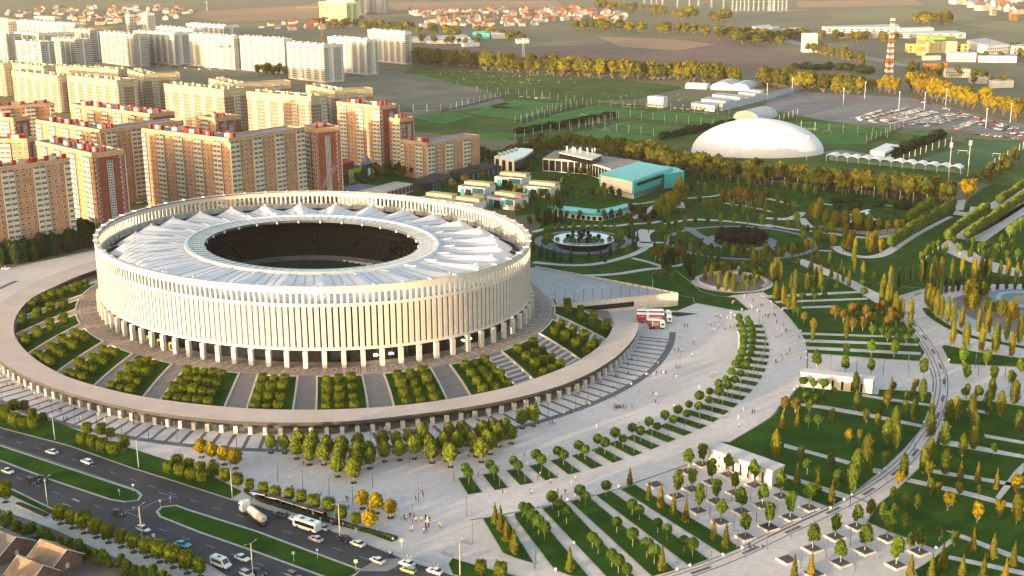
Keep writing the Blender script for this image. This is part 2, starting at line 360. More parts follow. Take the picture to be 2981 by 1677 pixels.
# inner parapet, gutter deck
b = MB(); n = 172; P = [th_of(i*PERI/n) for i in range(n)]
b.grid([[spk(t, 0.975, 25.6) for t in P], [spk(t, 0.981, 29.0) for t in P]], 0, True)
b.grid([[spk(t, 0.981, 29.0) for t in P], [ell(t, 1, DP, 29.0)-SO for t in P]], 0, True)
b.build('inner_parapet', m_conc, ST)
b = MB(); b.box((0,0,0), (0.35, 0.5, 3.3)); bm_ = b.mesh('parapet_rib', m_conc)
for i in range(96):
    t = th_of(i*PERI/96); p = spk(t, 0.973, 25.7); q = spk(t+.2, 0.973, 25.7); ob('parapet_rib', bm_, ST, p, atan2(q.y-p.y, q.x-p.x))
b = MB(); b.grid([[spk(t, 0.86, 25.7) for t in P], [spk(t, 0.976, 25.7) for t in P]], 0, True); b.build('gutter_deck', mat('grey_deck', (0.30,0.28,0.26), scale=0.3, var=0.2), ST)
# tent roof: 28 tents
NPK = 28; TH0 = 38.9; rows = []
def roofz(p, k):
    t = 1-abs(2*p); zr = np.interp(k, [0.585,0.72,0.85,0.865,0.945], [30.05,30.5,31.6,31.2,26.6]); zv = np.interp(k, [0.585,0.72,0.85,0.945], [30.0,29.3,28.1,26.4])
    return zv+(zr-zv)*(t**1.55)
AN = NPK*14; KS = [0.585,0.61,0.64,0.68,0.72,0.76,0.80,0.83,0.85,0.865,0.885,0.91,0.945]
for k in KS:
    r = []
    for i in range(AN):
        ph = i/14.0; p = ph-math.floor(ph); p = p if p <= 0.5 else p-1
        kk = k if k < 0.86 else 0.86+(k-0.86)*(1-0.55*abs(2*p)**2+0.0)
        r.append(spk(TH0+ph*360/NPK, kk, roofz(p, k)))
    rows.append(r)
b = MB(); b.grid(rows, 0, True)
m_mem = mat('white_membrane', (0.66,0.66,0.68), rough=0.6, var=0.04, scale=0.15)
b.build('roof_membrane', m_mem, ST, True)
rc = MB(); 
for i in range(NPK):
    th = TH0+(i)*360/NPK
    rc.tube([spk(th, 0.59, 30.25), spk(th, 0.66, 31.0)], 0.22, 5); rc.box(spk(th, 0.85, 31.55), (0.9, 0.9, 0.5), radians(th)+EPH)
    rc.tube([spk(th, 0.855, 31.9), spk(th, 0.975, 28.0)], 0.07, 4, 1)
    for p in (0.25, 0.5, 0.75): rc.tube([spk(th+p*12.86, 0.60, roofz(p if p<=.5 else p-1, .60)+.12), spk(th+p*12.86, 0.72, roofz(p if p<=.5 else p-1, .72)+.1), spk(th+p*12.86, 0.85, roofz(p if p<=.5 else p-1, .85)+.12)], 0.09, 4, 1)
rc.build('roof_cable', [m_steel, mat('grey_cable', (0.30,0.30,0.32))], ST)
# glass ring round the opening
b = MB(); b2 = MB(); b3 = MB(); Q4 = [i*2.0 for i in range(180)]
ks = [0.50, 0.515, 0.53, 0.545, 0.56, 0.575]
b.grid([[spk(t, k, 30.05+(k-0.5)*6) for t in Q4] for k in ks], 0, True)
b.build('glass_ring', mat('pale_polycarbonate', (0.50,0.50,0.47), rough=0.2, var=0.05, spec=0.5), ST)
for k in (0.5, 0.519, 0.538, 0.557, 0.576): b2.grid([[spk(t, k-0.0012, 30.15+(k-0.5)*6) for t in Q4], [spk(t, k+0.0012, 30.15+(k-0.5)*6) for t in Q4]], 0, True)
for i in range(84):
    t = i*360/84; b2.tube([spk(t, 0.498, 30.12), spk(t, 0.58, 30.62)], 0.12, 4)
b2.build('ring_glazing_bar', mat('grey_bar', (0.34,0.35,0.37)), ST)
b3.grid([[spk(t, 0.576, 29.9) for t in Q4], [spk(t, 0.576, 31.0) for t in Q4], [spk(t, 0.590, 31.0) for t in Q4], [spk(t, 0.590, 29.9) for t in Q4]], 0, True); b3.build('tension_ring', m_steel, ST)
b3 = MB(); b3.grid([[spk(t, 0.50, 30.1) for t in Q4], [spk(t, 0.50, 29.0) for t in Q4], [spk(t, 0.56, 28.6) for t in Q4], [spk(t, 0.94, 26.0) for t in Q4]], 0, True); b3.build('roof_underside', m_gsteel, ST)
fl = MB(); fl.box((0,0,-0.8),(0.9,0.7,1.0)); flm = fl.mesh('floodlight', m_steel)
for i in range(28): ob('floodlight', flm, ST, spk(i*360/28+4, 0.497, 29.6), radians(i*12.86)+EPH)
# bowl
b = MB(); rows = []
for i in range(26):
    k = 0.515+i*0.017; z = 12.5+i*0.52+ (0.0 if i < 12 else 1.6)
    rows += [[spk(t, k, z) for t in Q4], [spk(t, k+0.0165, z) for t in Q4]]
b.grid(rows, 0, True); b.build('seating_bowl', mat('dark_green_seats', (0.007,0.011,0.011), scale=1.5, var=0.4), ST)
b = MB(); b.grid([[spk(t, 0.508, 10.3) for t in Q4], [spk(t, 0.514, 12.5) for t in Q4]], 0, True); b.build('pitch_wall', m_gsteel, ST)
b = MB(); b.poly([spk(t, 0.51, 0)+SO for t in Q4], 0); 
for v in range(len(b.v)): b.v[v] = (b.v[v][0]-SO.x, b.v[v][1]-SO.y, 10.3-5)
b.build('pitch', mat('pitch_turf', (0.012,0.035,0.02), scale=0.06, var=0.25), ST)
for i in range(18):
    t = 20*i+7; b = MB()
    b.tube([spk(t, 0.52, 13.0), spk(t, 0.71, 19.0)], 0.5, 4); b.tube([spk(t, 0.73, 21.3), spk(t, 0.93, 27.4)], 0.5, 4)
    p = spk(t, 0.62, 15.6); b.box(p, (3.2, 2.0, 1.6), radians(t)+EPH, 1)
    b.build('stair_aisle', [mat('aisle_grey', (0.035,0.035,0.035)), m_glass], ST)
for i in range(5):
    tb = MB(); p = at(1006+i*17, 757+i*3, 10.35); tb.box((0,0,0), (3.0,5.5,0.5), 0.3)
    tag(tb.build('pitch_cover', m_steel), f'white cover lying on the stadium pitch, {nth(i)} of five in a row', 'cover', 'white covers on the pitch').location = p
# ---------------------------------------------------------------- garden slope, canopy, striped forecourt
def gz(s, up=0.0): return 5.0+(0.9-5.0)*s+up
def gp(th, s, up=0.0):
    a = ell(th, 1.0, 9.2); bb = ell(th, kin(th)); p = a.lerp(bb, s); return Vector((p.x, p.y, gz(s, up)))
b = MB(); T = list(np.arange(96, 319, 1.0))
def gpe(th, s, up=0.0): return gp(th, s, up)
b.grid([[gp(t, s) for t in T] for s in (0, 0.25, 0.5, 0.75, 1.0)][::-1]); 
b.grid([[gp(t, 1.0) for t in T], [Vector((gp(t,1.0).x, gp(t,1.0).y, 0)) for t in T]], 1)
struct('garden_slope', b, [m_gpath, m_gsteel], 'sloping paved garden between the stadium terrace and the canopy')
PATHS = [(134.4,139.1,146.0,150.0),(147.5,152.2,157.2,160.7),(159.8,164.0,170.0,173.0),(175.2,178.6,182.0,184.4),(186.6,190.5,191.6,194.0),(197.9,201.7,201.2,204.1),(213.4,217.3,214.3,217.6),(225.3,229.1,224.3,227.7),(238.1,242.5,235.3,239.3),(252.6,257.1,247.9,252.2),(266.5,271.4,261.5,265.9),(282.6,287.4,275.3,280.4),(299.0,303.4,289.3,294.6),(318.0,320,304,306)]
BEDS = [(120,PATHS[0][0],134,PATHS[0][2])]+[(a[1],c[0],a[3],c[2]) for a, c in zip(PATHS, PATHS[1:])]
b = MB(); kb = MB()
def bedpt(bd, u, s, up): 
    th = (bd[0]+(bd[1]-bd[0])*u)*(1-s)+(bd[2]+(bd[3]-bd[2])*u)*s; return gp(th, s, up)
for bd in BEDS:
    us = np.linspace(0, 1, 9); ss = np.linspace(0.045, 0.985, 8)
    b.grid([[bedpt(bd, u, s, 0.35) for u in us] for s in ss][::-1])
    for u in (0, 1): 
        pts = [bedpt(bd, u, s, 0.0) for s in ss]; L, R = ribbon(pts, 0.7)
        up = Vector((0,0,0.55)); kb.grid([R, [q+up for q in R], [q+up for q in L], L])
    pts = [bedpt(bd, u, 0.045, 0) for u in us]; L, R = ribbon(pts, 0.6); up = Vector((0,0,0.5)); kb.grid([R, [q+up for q in R], [q+up for q in L], L])
struct('garden_lawn', b, m_lawn, 'wedge shaped lawns of the sloping garden round the stadium')
struct('garden_kerb', kb, m_lime2, 'pale stone kerbs edging the wedge shaped lawns')
sb = MB()
for pa in PATHS[10:13]:
    for i in range(9):
        s = 0.10+i*0.1
        th0 = pa[0]*(1-s)+pa[2]*s; th1 = pa[1]*(1-s)+pa[3]*s
        a, c = gp(th0+.35, s, 0.0), gp(th1-.35, s, 0.0); a2, c2 = gp(th0+.35, s+0.035, 0.04), gp(th1-.35, s+0.035, 0.04)
        up = Vector((0,0,0.22)); sb.grid([[a+up, c+up], [a2+up, c2+up], [Vector((a2.x,a2.y,a2.z-.2)), Vector((c2.x,c2.y,c2.z-.2))]])
struct('garden_steps', sb, m_lime2, 'pale step edges on the garden paths nearest the truck')
CA = thing('entrance_canopy', 'long curved flat roof sweeping round the stadium garden on pale piers', 'canopy', ell(230, 1.5))
CO = CA.location.copy(); T = list(np.linspace(96, 303, 180)); b = MB()
def cp(th, f, z): k = kin(th)+(kout(th)-kin(th))*f; return ell(th, k, 0, z)-CO
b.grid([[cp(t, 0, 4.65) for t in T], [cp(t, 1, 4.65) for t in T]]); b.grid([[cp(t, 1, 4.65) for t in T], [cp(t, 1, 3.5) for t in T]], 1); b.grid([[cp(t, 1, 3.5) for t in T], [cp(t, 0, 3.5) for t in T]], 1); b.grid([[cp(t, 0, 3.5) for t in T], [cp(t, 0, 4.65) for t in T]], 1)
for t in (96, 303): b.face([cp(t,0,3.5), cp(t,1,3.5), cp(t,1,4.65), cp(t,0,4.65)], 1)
b.build('roof_slab', [mat('canopy_stone', (0.50,0.42,0.375), scale=0.12, var=0.06), mat('canopy_edge', (0.07,0.06,0.055))], CA)  # dark edge colour stands for the fascia together with the shadow beneath it
b = MB(); b.grid([[cp(t, 0.45, 0) for t in T], [cp(t, 0.45, 3.5) for t in T]]); b.build('back_wall', m_gsteel, CA)  # dark sheet added under the roof to make its underside look shaded
pb = MB(); pb.box((0,0,0),(1.35,1.2,2.5)); pmesh = pb.mesh('pier', m_lime2); gb = MB(); 
for i in range(14): gb.box((-1.5+i*0.23,0,0),(0.08,0.08,2.4))
gm = gb.mesh('gate', m_gsteel); PIER = []; th = 160.0
while th < 299.5:
    p = cp(th, 1, 0); q = cp(th+.3, 1, 0); nrm = Vector((q.y-p.y, -(q.x-p.x), 0)).normalized(); r = atan2(q.y-p.y, q.x-p.x)
    PIER.append(th); ob('pier', pmesh, CA, p-nrm*1.0, r)
    if len(PIER) % 2: ob('gate', gm, CA, cp(th+0.65, 1, 0)-nrm*1.0, r)
    th += 5.05/((q-p).length/.3)
b = MB(); BS = spline([ell(t, kband(t)) for t in range(120, 310, 5)], 3); strip(b, BS, 2.6, 0.034)
for th in PIER+[PIER[-1]+1.6*(i+1) for i in range(1)]:
    p = ell(th, kout(th), 0.3); q = ell(th, kband(th)); d = (q-p).normalized(); L = (q-p).length-1.2; n = Vector((-d.y, d.x, 0))*0.62
    pts = [p-n, p+d*L-n, p+d*L+n, p+n]; b.poly(pts, 0.034)
struct('dark_paving_band', b, m_slab, 'dark slab stripes fanning out from the canopy piers')
# ---------------------------------------------------------------- lawns, paths, roads (flat sheets, each a little above the one below)
m_asph = mat('asphalt', (0.052,0.053,0.058), col2=(0.034,0.035,0.040), scale=0.08, detail=8, coord='World', rough=0.8)
m_line = mat('road_paint', (0.42,0.42,0.41), scale=1.0, var=0.15)
m_water = mat('still_water', (0.26,0.34,0.37), rough=0.05, spec=0.8, var=0.02)  # pale base colour holds part of the sky's reflection
m_cyan = mat('pale_blue_coating', (0.38,0.50,0.50), scale=0.05, var=0.08, coord='World')
m_mauve = tiled('mauve_slab', (0.23,0.195,0.20), (1.0,0.5))
m_bluep = tiled('blue_grey_path', (0.25,0.265,0.31), (1.0,0.5))
m_turf = mat('sports_turf', (0.075,0.19,0.04), col2=(0.055,0.145,0.03), scale=0.05, detail=6, coord='World', rough=1.0, spec=0.05)
m_turf2 = mat('dull_turf', (0.065,0.13,0.06), col2=(0.05,0.11,0.045), scale=0.03, coord='World', rough=1.0, spec=0.05)
# north park and wild ground
sheet('park_lawn', m_lawn, 'dark green park lawn beyond the stadium', [QQ('T 1300,640 1400,520 1660,470 2050,455 2420,510 2480,470 2576,430 3000,440 3200,700 2900,1000 2300,900 F 1800,1420 S 1560,950')], 0.012)
sheet('villa_garden', m_lawn, 'dark green gardens round the villas and academy buildings', [QQ('F 780,260 1180,240 1450,185 1800,180 2300,70 G 200,10 900,70 1300,160 1800,270 2576,390 H 1880,570 1600,640 G 2576,520 1700,430 1300,570 0,720 F 2576,580 1500,520 1000,480')], 0.009)
sheet('meadow', m_lawn2, 'rough green meadow in front of the tree belt', [QQ('T 930,238 1040,165 1200,180 1500,196 1700,215 1720,222 1600,250 1300,262 1000,235')], 0.05)
sheet('plough_field', mat('ploughed_soil', (0.15,0.085,0.055), col2=(0.10,0.062,0.045), scale=0.006, detail=8, coord='World'), 'brown ploughed field behind the tree belt', [QQ('T 1036,108 1300,120 1480,112 1600,100 1800,98 1880,105 1990,140 2080,160 1900,180 1500,162 1040,150')], 0.3)
sheet('stubble_field', mat('orange_stubble', (0.30,0.165,0.075), col2=(0.24,0.15,0.075), scale=0.002, coord='World'), 'orange stubble fields near the horizon', [QQ('T 500,28 800,12 800,48 560,56 480,44'), QQ('T 1500,92 1700,100 1800,112 1700,128 1560,118'), QQ('T 960,8 1400,2 1420,20 1000,26'), QQ('T 2000,4 2300,0 2330,14 2010,20')], 0.45)
sheet('green_field', mat('green_crop', (0.17,0.155,0.05), col2=(0.12,0.13,0.045), scale=0.002, coord='World'), 'green and ochre crop fields near the horizon', [QQ('T 2080,38 2220,20 2300,24 2576,60 2576,86 2350,52 2120,52'), QQ('T 560,58 800,50 800,62 650,72 500,66'), QQ('T 1180,24 1420,20 1300,32 1050,30'), QQ('T -200,20 300,6 480,10 300,20 -200,30')], 0.4)
sheet('rough_ground', mat('rubble_ground', (0.145,0.135,0.095), col2=(0.08,0.09,0.05), scale=0.02, detail=8, coord='World'), 'bare building ground with tracks beside the flats', [QQ('T 800,190 940,170 1060,190 1240,232 1280,262 1040,292 980,300 760,230'), QQ('T 240,150 480,140 760,190 700,215 400,200')], 0.06)
b = MB()
for s, wd in (('T 790,205 900,180 1010,168', 14), ('T 2290,168 2200,150 2080,120 2010,112 1960,92', 22), ('T 450,160 620,180 760,188', 14), ('T 1660,36 1900,32 2030,24', 30), ('T 1010,14 1050,22 1070,26', 12)):
    strip(b, spline(QQ(s), 4), wd, 0.5)
struct('country_road', b, mat('far_road', (0.24,0.22,0.20)), 'roads crossing the fields between the towns')
# main road
RK = QQ('M -900,-330 100,-8 700,148 1300,362 1750,502 2310,682 N 120,760 190,812 690,975 1100,1128 1500,1290 2000,1448 2600,1640 3300,1900')
RB = QQ('N 2600,2600 M 3600,1990 2250,1443 2110,1350 1800,1230 1300,1060 830,880 500,760 110,570 0,530 -900,180')
sheet('road', m_asph, 'dark asphalt dual carriageway crossing the corner', [RK+RB], 0.03)
sheet('road_verge', m_lawn, 'grass verges along the road', [
 QQ('I -300,1130 0,1235 330,1292 580,1345 840,1443 M 1300,165 1610,265 2110,440 2420,600 2310,672 1750,492 1300,352 700,138 100,-18 -300,-120'),
 QQ('N 690,850 860,890 1390,1075 1345,1105 850,925 660,890'), QQ('N 1950,1265 1910,1320 1960,1443 2100,1600 2900,1600 2576,1443 2400,1400 2120,1320'),
 QQ('M -100,500 110,582 500,772 560,800 525,830 120,640 -100,560')], 0.10)
med = [spline(QQ('M -300,30 0,140 600,340 1370,595 1412,640 1380,690 1250,705 1100,680 500,480 0,290 -300,190'), 1), QQ('M 1570,800 1620,755 1760,740 1900,790 2576,1003 N 500,1190 1030,1385 960,1443 800,1500 600,1430 0,1210 M 2000,1010 1600,850')]
sheet('median_lawn', m_lawn, 'long grass medians between the carriageways', med, 0.14)
b = MB()
for p in med: 
    q = p+[p[0]]; strip(b, [Vector((v.x, v.y, 0)) for v in q], 0.8, 0.145)
for l in (RK, RB): strip(b, l, 0.5, 0.145)
struct('road_kerb', b, m_kerb, 'pale kerbs along the road and its medians')
b = MB()
def dash(pts, on, off, wd, z=0.045):
    R = resample(pts, 0.5); n = int(on/0.5); k = int((on+off)/0.5)
    for i in range(0, len(R)-n, k): strip(b, R[i:i+n+1], wd, z)
r1 = QQ('M -300,-80 0,50 650,250 1300,470 1900,680 2576,900 N 600,1110 1300,1340 1900,1560')
dash(r1, 3, 6, 0.15); strip(b, QQ('M -300,140 0,118 600,318 1360,575'), .15, .045)
r2 = QQ('M -300,240 0,390 380,545 700,660 1130,800 1700,1010 2300,1215 2900,1440'); dash(r2, 3, 6, 0.15)
strip(b, QQ('M 1585,605 1780,660 1600,680 1420,760 1230,790 1400,860'), .18, .045); strip(b, QQ('M 1250,790 1380,775 1385,850'), .18, .045)
strip(b, QQ('M 720,672 790,700'), .5, .045); strip(b, QQ('M 625,715 710,745'), .3, .045)
for i in range(9): strip(b, [Q('N', 1230+i*34, 1268-0*i, 0)+Vector((0,0,0)), Q('N', 1010+i*34, 1395, 0)], .4, .045)
struct('road_markings', b, m_line, 'worn white lane lines and crossing stripes')
sheet('pavement', m_pave2, 'pale pavement along the hedge side of the road', [QQ('M -200,560 0,655 120,640 520,860 900,1010 1500,1190 2100,1400 2250,1500 3200,1900 3000,2000 1700,1500 1000,1190 560,985 0,775 -200,690'), QQ('M 2310,684 2420,612 2576,640 N 690,880 1340,1108 1900,1290 1950,1440 1500,1288 1100,1124 690,972 190,808 0,742')], 0.05)
sheet('yard', mat('dry_yard', (0.16,0.14,0.115), col2=(0.10,0.085,0.07), scale=0.15, coord='World'), 'bare earth yards of the village houses', [QQ('M -400,800 0,790 560,1000 1000,1200 1700,1460 1900,1800 -800,1900')], 0.055)
# garden lawns of the big park
LAWN = ['L 0,92 150,205 230,290 340,430 390,530 412,645 1100,700 1530,728 1590,640 1480,480 1390,350 1265,210 1260,150 1300,85 1560,0 e 3400,600 2750,500 2350,420 2060,840 2250,960',
 'L 330,985 300,1010 215,1115 130,1185 40,1295 O 2145,108 2030,100 P 0,262 185,340 60,545 640,760 850,640 1180,370 1380,180 1520,20 L 1560,1400 1640,1180 1665,1040 1130,1010 1120,1062',
 'L 1755,580 1790,565 1900,590 2120,640 2576,700 2750,720 2750,800 2576,790 1840,752', 'L 1900,1105 2000,1120 2250,1130 2576,1180 2900,1220 P 2900,1600 1600,1600 1480,1385 1680,1262 1840,1078 1700,1180 1230,1000 1005,905 1110,735 1310,575 1530,360 1700,100 1730,0 L 1850,1390 1880,1200',
 'N 2245,868 2470,835 O 195,1320 0,1265 N 2450,1215', 'O -10,812 175,778 740,1450 570,1450 390,1385 0,872', 'O 260,766 500,703 1200,1450 905,1450', 'O 545,700 740,650 1605,1385 1365,1450',
 'O 800,636 955,590 1940,1275 1735,1345', 'O 1045,575 1200,530 2262,1165 2070,1230',
 'e 0,480 430,440 720,660 900,830 1200,915 1540,945 1815,1175 1580,1195 780,1040 760,950 470,900 0,780', 'e 0,1240 470,1215 860,1250 480,1300',
 'P 2290,1250 2400,1220 2576,1400 2576,1443', 'O 2600,1330 2576,1400 2300,1500', 'P -60,1210 40,1260 20,1330 150,1443 -100,1500 -300,1443', 'P 1000,1005 1200,1080 1180,1140 960,1060',
 'P 260,1400 420,1443 100,1500']
sheet('garden_bed', m_lawn, 'deep green lawns of the landscaped park', [QQ(s) for s in LAWN[:12]], 0.11)
b = MB()
for s in LAWN[:12]:
    q = QQ(s); strip(b, [Vector((v.x, v.y, 0)) for v in q+[q[0]]], 0.35, 0.115)
struct('lawn_kerb', b, m_kerb, 'thin pale kerbs round the park lawns')
PSTR = ['L 0,72 900,28 940,45 30,98', 'L 80,128 1010,95 1020,112 105,148', 'L 150,187 680,172 690,190 190,210', 'L 350,440 1490,485 1500,500 365,465', 'L 385,508 1520,555 1530,575 392,540', 'L 405,580 1545,640 1550,668 410,612',
 'L 310,1150 600,1175 1100,1265 1560,1365 1550,1392 1000,1285 560,1205 320,1172', 'L 955,1055 1170,1090 1655,1160 1650,1182 1150,1115 960,1080', 'P 180,120 430,190 850,300 820,332 440,225 180,160', 'P 190,425 850,640 790,680 210,465', 'P 1070,365 1200,385 1130,430 1065,410',
 'P 1740,95 1870,95 2700,260 2700,290 1740,130', 'P 1540,362 1720,388 2400,500 2576,540 2576,565 1720,426 1540,382', 'P 1395,502 1450,470 2100,620 2700,790 2700,830 2080,664 1660,562', 'P 1790,985 1990,1040 2700,1310 2700,1370 1950,1070', 'P 1830,1238 2700,1420 2700,1470 1820,1275', 'P 2576,310 2480,400 2290,660 2340,680 2576,400', 'P 2180,25 2700,120 2700,150 2190,60', 'L 2000,1200 2240,1232 2220,1262 2010,1222',
 'P 1705,1180 1840,1075 1885,1095 1680,1262 1480,1385 1440,1370',
 'f 230,220 370,270 750,430 1150,610 1680,880 1660,1080 1150,760 1060,720 720,550 330,390 100,290']
sheet('park_path', m_pave2, 'pale straight paths cutting the park lawns', [QQ(s) for s in PSTR], 0.125)
# curved promenade with dark strips
b = MB(); PR = spline(QQ('L 1900,20 1700,15 1480,60 1345,130 1330,190 1420,290 1540,440 1650,600 1740,780 1775,900 1770,1060 1730,1220 1660,1400 P 1600,40 1480,220 1320,380 1080,560 760,740 0,1100 O 2400,1160 2000,1330 1500,1500'), 8)
for off in (-2.6, -1.2, 1.4): strip(b, PR, 0.35, 0.04, 0, off)
R = resample(PR, 9.0)
for i in range(0, len(R)-1, 2): strip(b, [R[i], R[i].lerp(R[i+1], .7)], 1.1, 0.042, 0, 0.2)
struct('promenade_strip', b, m_slab, 'dark slab lines running along the curved promenade')
b = MB(); strip(b, spline(QQ('O 1850,285 1200,510 800,636 0,805 N 2120,885'), 4), 0.5, 0.045); strip(b, spline(QQ('L 412,640 412,780 405,800'), 4), .5, .045); strip(b, QQ('L 1640,795 1672,900 1668,1040'), .5, .045); strip(b, QQ('P 850,640 1010,705'), .5, .045); strip(b, QQ('P 640,760 0,1060'), .5, .045)
strip(b, spline(QQ('O 2145,108 L 50,1290 130,1185 215,1115 300,1010'), 4), .5, .128)
struct('drain_line', b, m_gsteel, 'thin dark drain lines in the plaza paving')
# strips of grass along the sweeping path
C1 = spline(QQ('N 2000,465 2240,430 2480,390 O 130,345 350,290 560,240 770,180 960,110 1140,48 K 1480,1360 1590,1300 1700,1235 1800,1170 1900,1110 1990,1050 2060,985 2125,915 2175,850 2210,790 2232,720 2245,650 2250,590 2250,520 2240,460 2215,395 2190,335'), 6)
C2 = spline(QQ('N 2100,628 2360,590 O 30,540 300,490 525,432 765,375 985,310 1170,250 1355,182 1525,110 1695,40 K 1850,1408 1985,1335 2100,1255 2200,1180 2285,1105 2355,1035 2415,962 2462,890 2498,820 2522,748 2538,675 2540,605 2530,535 2508,470 2485,405 2457,340'), 6)
def arcat(C):
    L = np.concatenate([[0], np.cumsum([(b-a).length for a, b in zip(C, C[1:])])])
    def f(u):
        s = min(max(u, 0), 1)*L[-1]; i = min(int(np.searchsorted(L, s)), len(C)-1); i = max(i, 1)
        t = (s-L[i-1])/max(L[i]-L[i-1], 1e-6); return C[i-1].lerp(C[i], t)
    return f
f1, f2 = arcat(C1), arcat(C2); NST = 27; b = MB(); kb = MB(); STRIPS = []
for i in range(NST):
    u0, u1 = i/NST, (i+0.55)/NST; q = [f1(u0), f1(u1), f2(u1), f2(u0)]; b.poly(q, 0.10); strip(kb, [Vector((v.x, v.y, 0)) for v in q+q[:1]], .3, .104); STRIPS.append(q)
struct('grass_strip', b, m_lawn, 'short grass strips fanned along the sweeping path')
struct('strip_kerb', kb, m_kerb, 'kerbs of the fanned grass strips')
# round gardens of the north park
def circ(r, x, y, rx, ry=None, n=72, z=0.0):
    """circle on the ground whose middle and side point are read from the photo"""
    c = Q(r, x, y); e = Q(r, x+rx, y); R = (e-c).length; return c, R
def ringb(mb, c, r0, r1, z, a0=0, a1=360, n=72, m=0):
    T = [radians(a0+(a1-a0)*i/n) for i in range(n+1)]
    mb.grid([[Vector((c.x+r1*cos(t), c.y+r1*sin(t), z)) for t in T], [Vector((c.x+r0*cos(t), c.y+r0*sin(t), z)) for t in T]][::-1] if r1 > r0 else [], m)
b = MB()
cm, Rm = circ('a', 1275, 1045, 900); ringb(b, cm, Rm*0.88, Rm*1.02, 0.12); 
cg, Rg = circ('b', 1650, 1060, 1400); ringb(b, cg, Rg*0.94, Rg*1.02, 0.12); ringb(b, cg, Rg*0.36, Rg*0.5, 0.12)
strip(b, QQ('b 640,790 960,990'), 5, 0.121); strip(b, QQ('b 2576,1330 2300,1180'), 5, 0.121)
struct('ring_path', b, m_bluep, 'blue grey ring paths of the round gardens')
b = MB()
for s, wd in (('G 180,1182 500,1210 800,1200 1100,1130 1250,1070 1310,1030', 5.5), ('G 700,1315 1000,1300 1300,1255 1460,1240', 5), ('G 1310,1030 1270,960 1270,900 1330,855', 12), ('G 1240,980 1300,985 1480,985', 4), ('G 1170,1140 1350,1185 1480,1230', 4),
  ('G 180,880 300,850 480,830 800,815 1000,818 1150,800 1350,790 1450,770', 5), ('G 1170,745 1290,690 1400,620 1520,560', 6), ('G 1080,600 1300,590 1500,545', 3), ('G 1620,580 1640,640', 10), ('G 1500,800 1700,762 1850,755 2100,770 2300,790 2576,830', 5), ('G 1680,545 1860,530 1980,520 2100,500', 4), ('G 2100,590 2400,640 2576,680', 4),
  ('H 0,740 200,750 310,720 350,680', 8), ('H 0,805 250,850 450,870 600,885', 5), ('H 600,885 800,915 1000,935 1250,915 1330,890', 7), ('H 690,1020 760,1080 900,1120 1050,1130 1180,1100 1300,1030', 7), ('H 1300,1040 1500,910 1700,800 1850,725', 4), ('H 530,1065 660,1070', 4), ('H 350,740 400,800 440,835', 7), ('H 540,590 660,610', 4), ('H 1190,610 1310,625', 4), ('H 20,545 200,590 300,620', 5), ('G 1720,1190 1600,1220 1480,1225', 4)):
    strip(b, spline(QQ(s), 6), wd*0.75, 0.128)
strip(b, QQ('d 1980,440 2576,100 3200,-250'), 12, 0.127); strip(b, QQ('d 1330,1000 2000,640 2700,200'), 11, 0.127); strip(b, QQ('d 1650,1040 2300,600 2900,250'), 10, 0.127)
b.poly(QQ('d 1240,550 1280,480 1600,520 1600,590'), 0.13); b.poly(QQ('d 1280,290 1500,260 1440,460 1300,480'), 0.13); b.poly(QQ('d 1570,400 1780,410 1700,470 1540,510'), 0.13)
b.poly(spline(QQ('d 1260,960 1040,1100 1050,1200 1200,1290 1450,1400 1700,1500 g 1700,420 2000,470 2500,560 2500,420 1900,250 1650,100 1450,60'), 2), 0.126)
struct('park_walk', b, m_pave2, 'pale winding walks of the northern park')
b = MB(); strip(b, spline(QQ('H 560,810 700,840 900,880 1100,890 1250,865 1300,840'), 6), 9, 0.122); b.poly(QQ('d 890,480 930,410 1060,380 1000,450'), 0.122); struct('pink_path', b, mat('pink_paving', (0.30,0.20,0.17), scale=.3), 'pinkish curved path under the sculpture mound')
# oval bowl garden on the right, pale water rill
cw = Q('g', 2640, 985); Rw = (Q('g', 1930, 985)-cw).length
b = MB(); b.poly(spline(QQ('g 1240,960 1230,1060 1300,1180 1500,1330 1800,1420 2200,1560 3200,1700 3200,900 2000,880 1500,870'), 3), 0.05); struct('mauve_paving', b, m_mauve, 'mauve paving round the oval bowl')
b = MB(); b.poly(spline(QQ('L 1745,110 1790,95 1860,90 1870,150 1960,240 2130,330 2350,410 2700,500 2700,600 2400,530 2150,440 1930,330 1800,210'), 2), 0.055); struct('rill', b, m_cyan, 'shallow pale blue water rill along the promenade')
b = MB(); ringb(b, cw, Rw*0.80, Rw, 0.4); ringb(b, cw, Rw*0.66, Rw*0.80, 0.3, m=1); ringb(b, cw, Rw*0.4, Rw*0.66, 0.2, m=2); ringb(b, cw, 0.01, Rw*0.4, 0.18, m=3)
struct('oval_bowl', b, [mat('bowl_blue', (0.20,0.29,0.42)), m_cyan, mat('bowl_teal', (0.16,0.24,0.26)), mat('bowl_sand', (0.27,0.22,0.13), scale=0.05)], 'round sports bowl with blue rim and sandy floor')
b = MB(); b.poly(spline(QQ('L 1560,195 1640,205 1720,290 1880,390 2100,480 2700,600 2700,625 2080,503 1860,425 1700,335 1600,262'), 2), 0.06); struct('hedge_bed', b, m_lawn, 'narrow planted bed along the promenade')
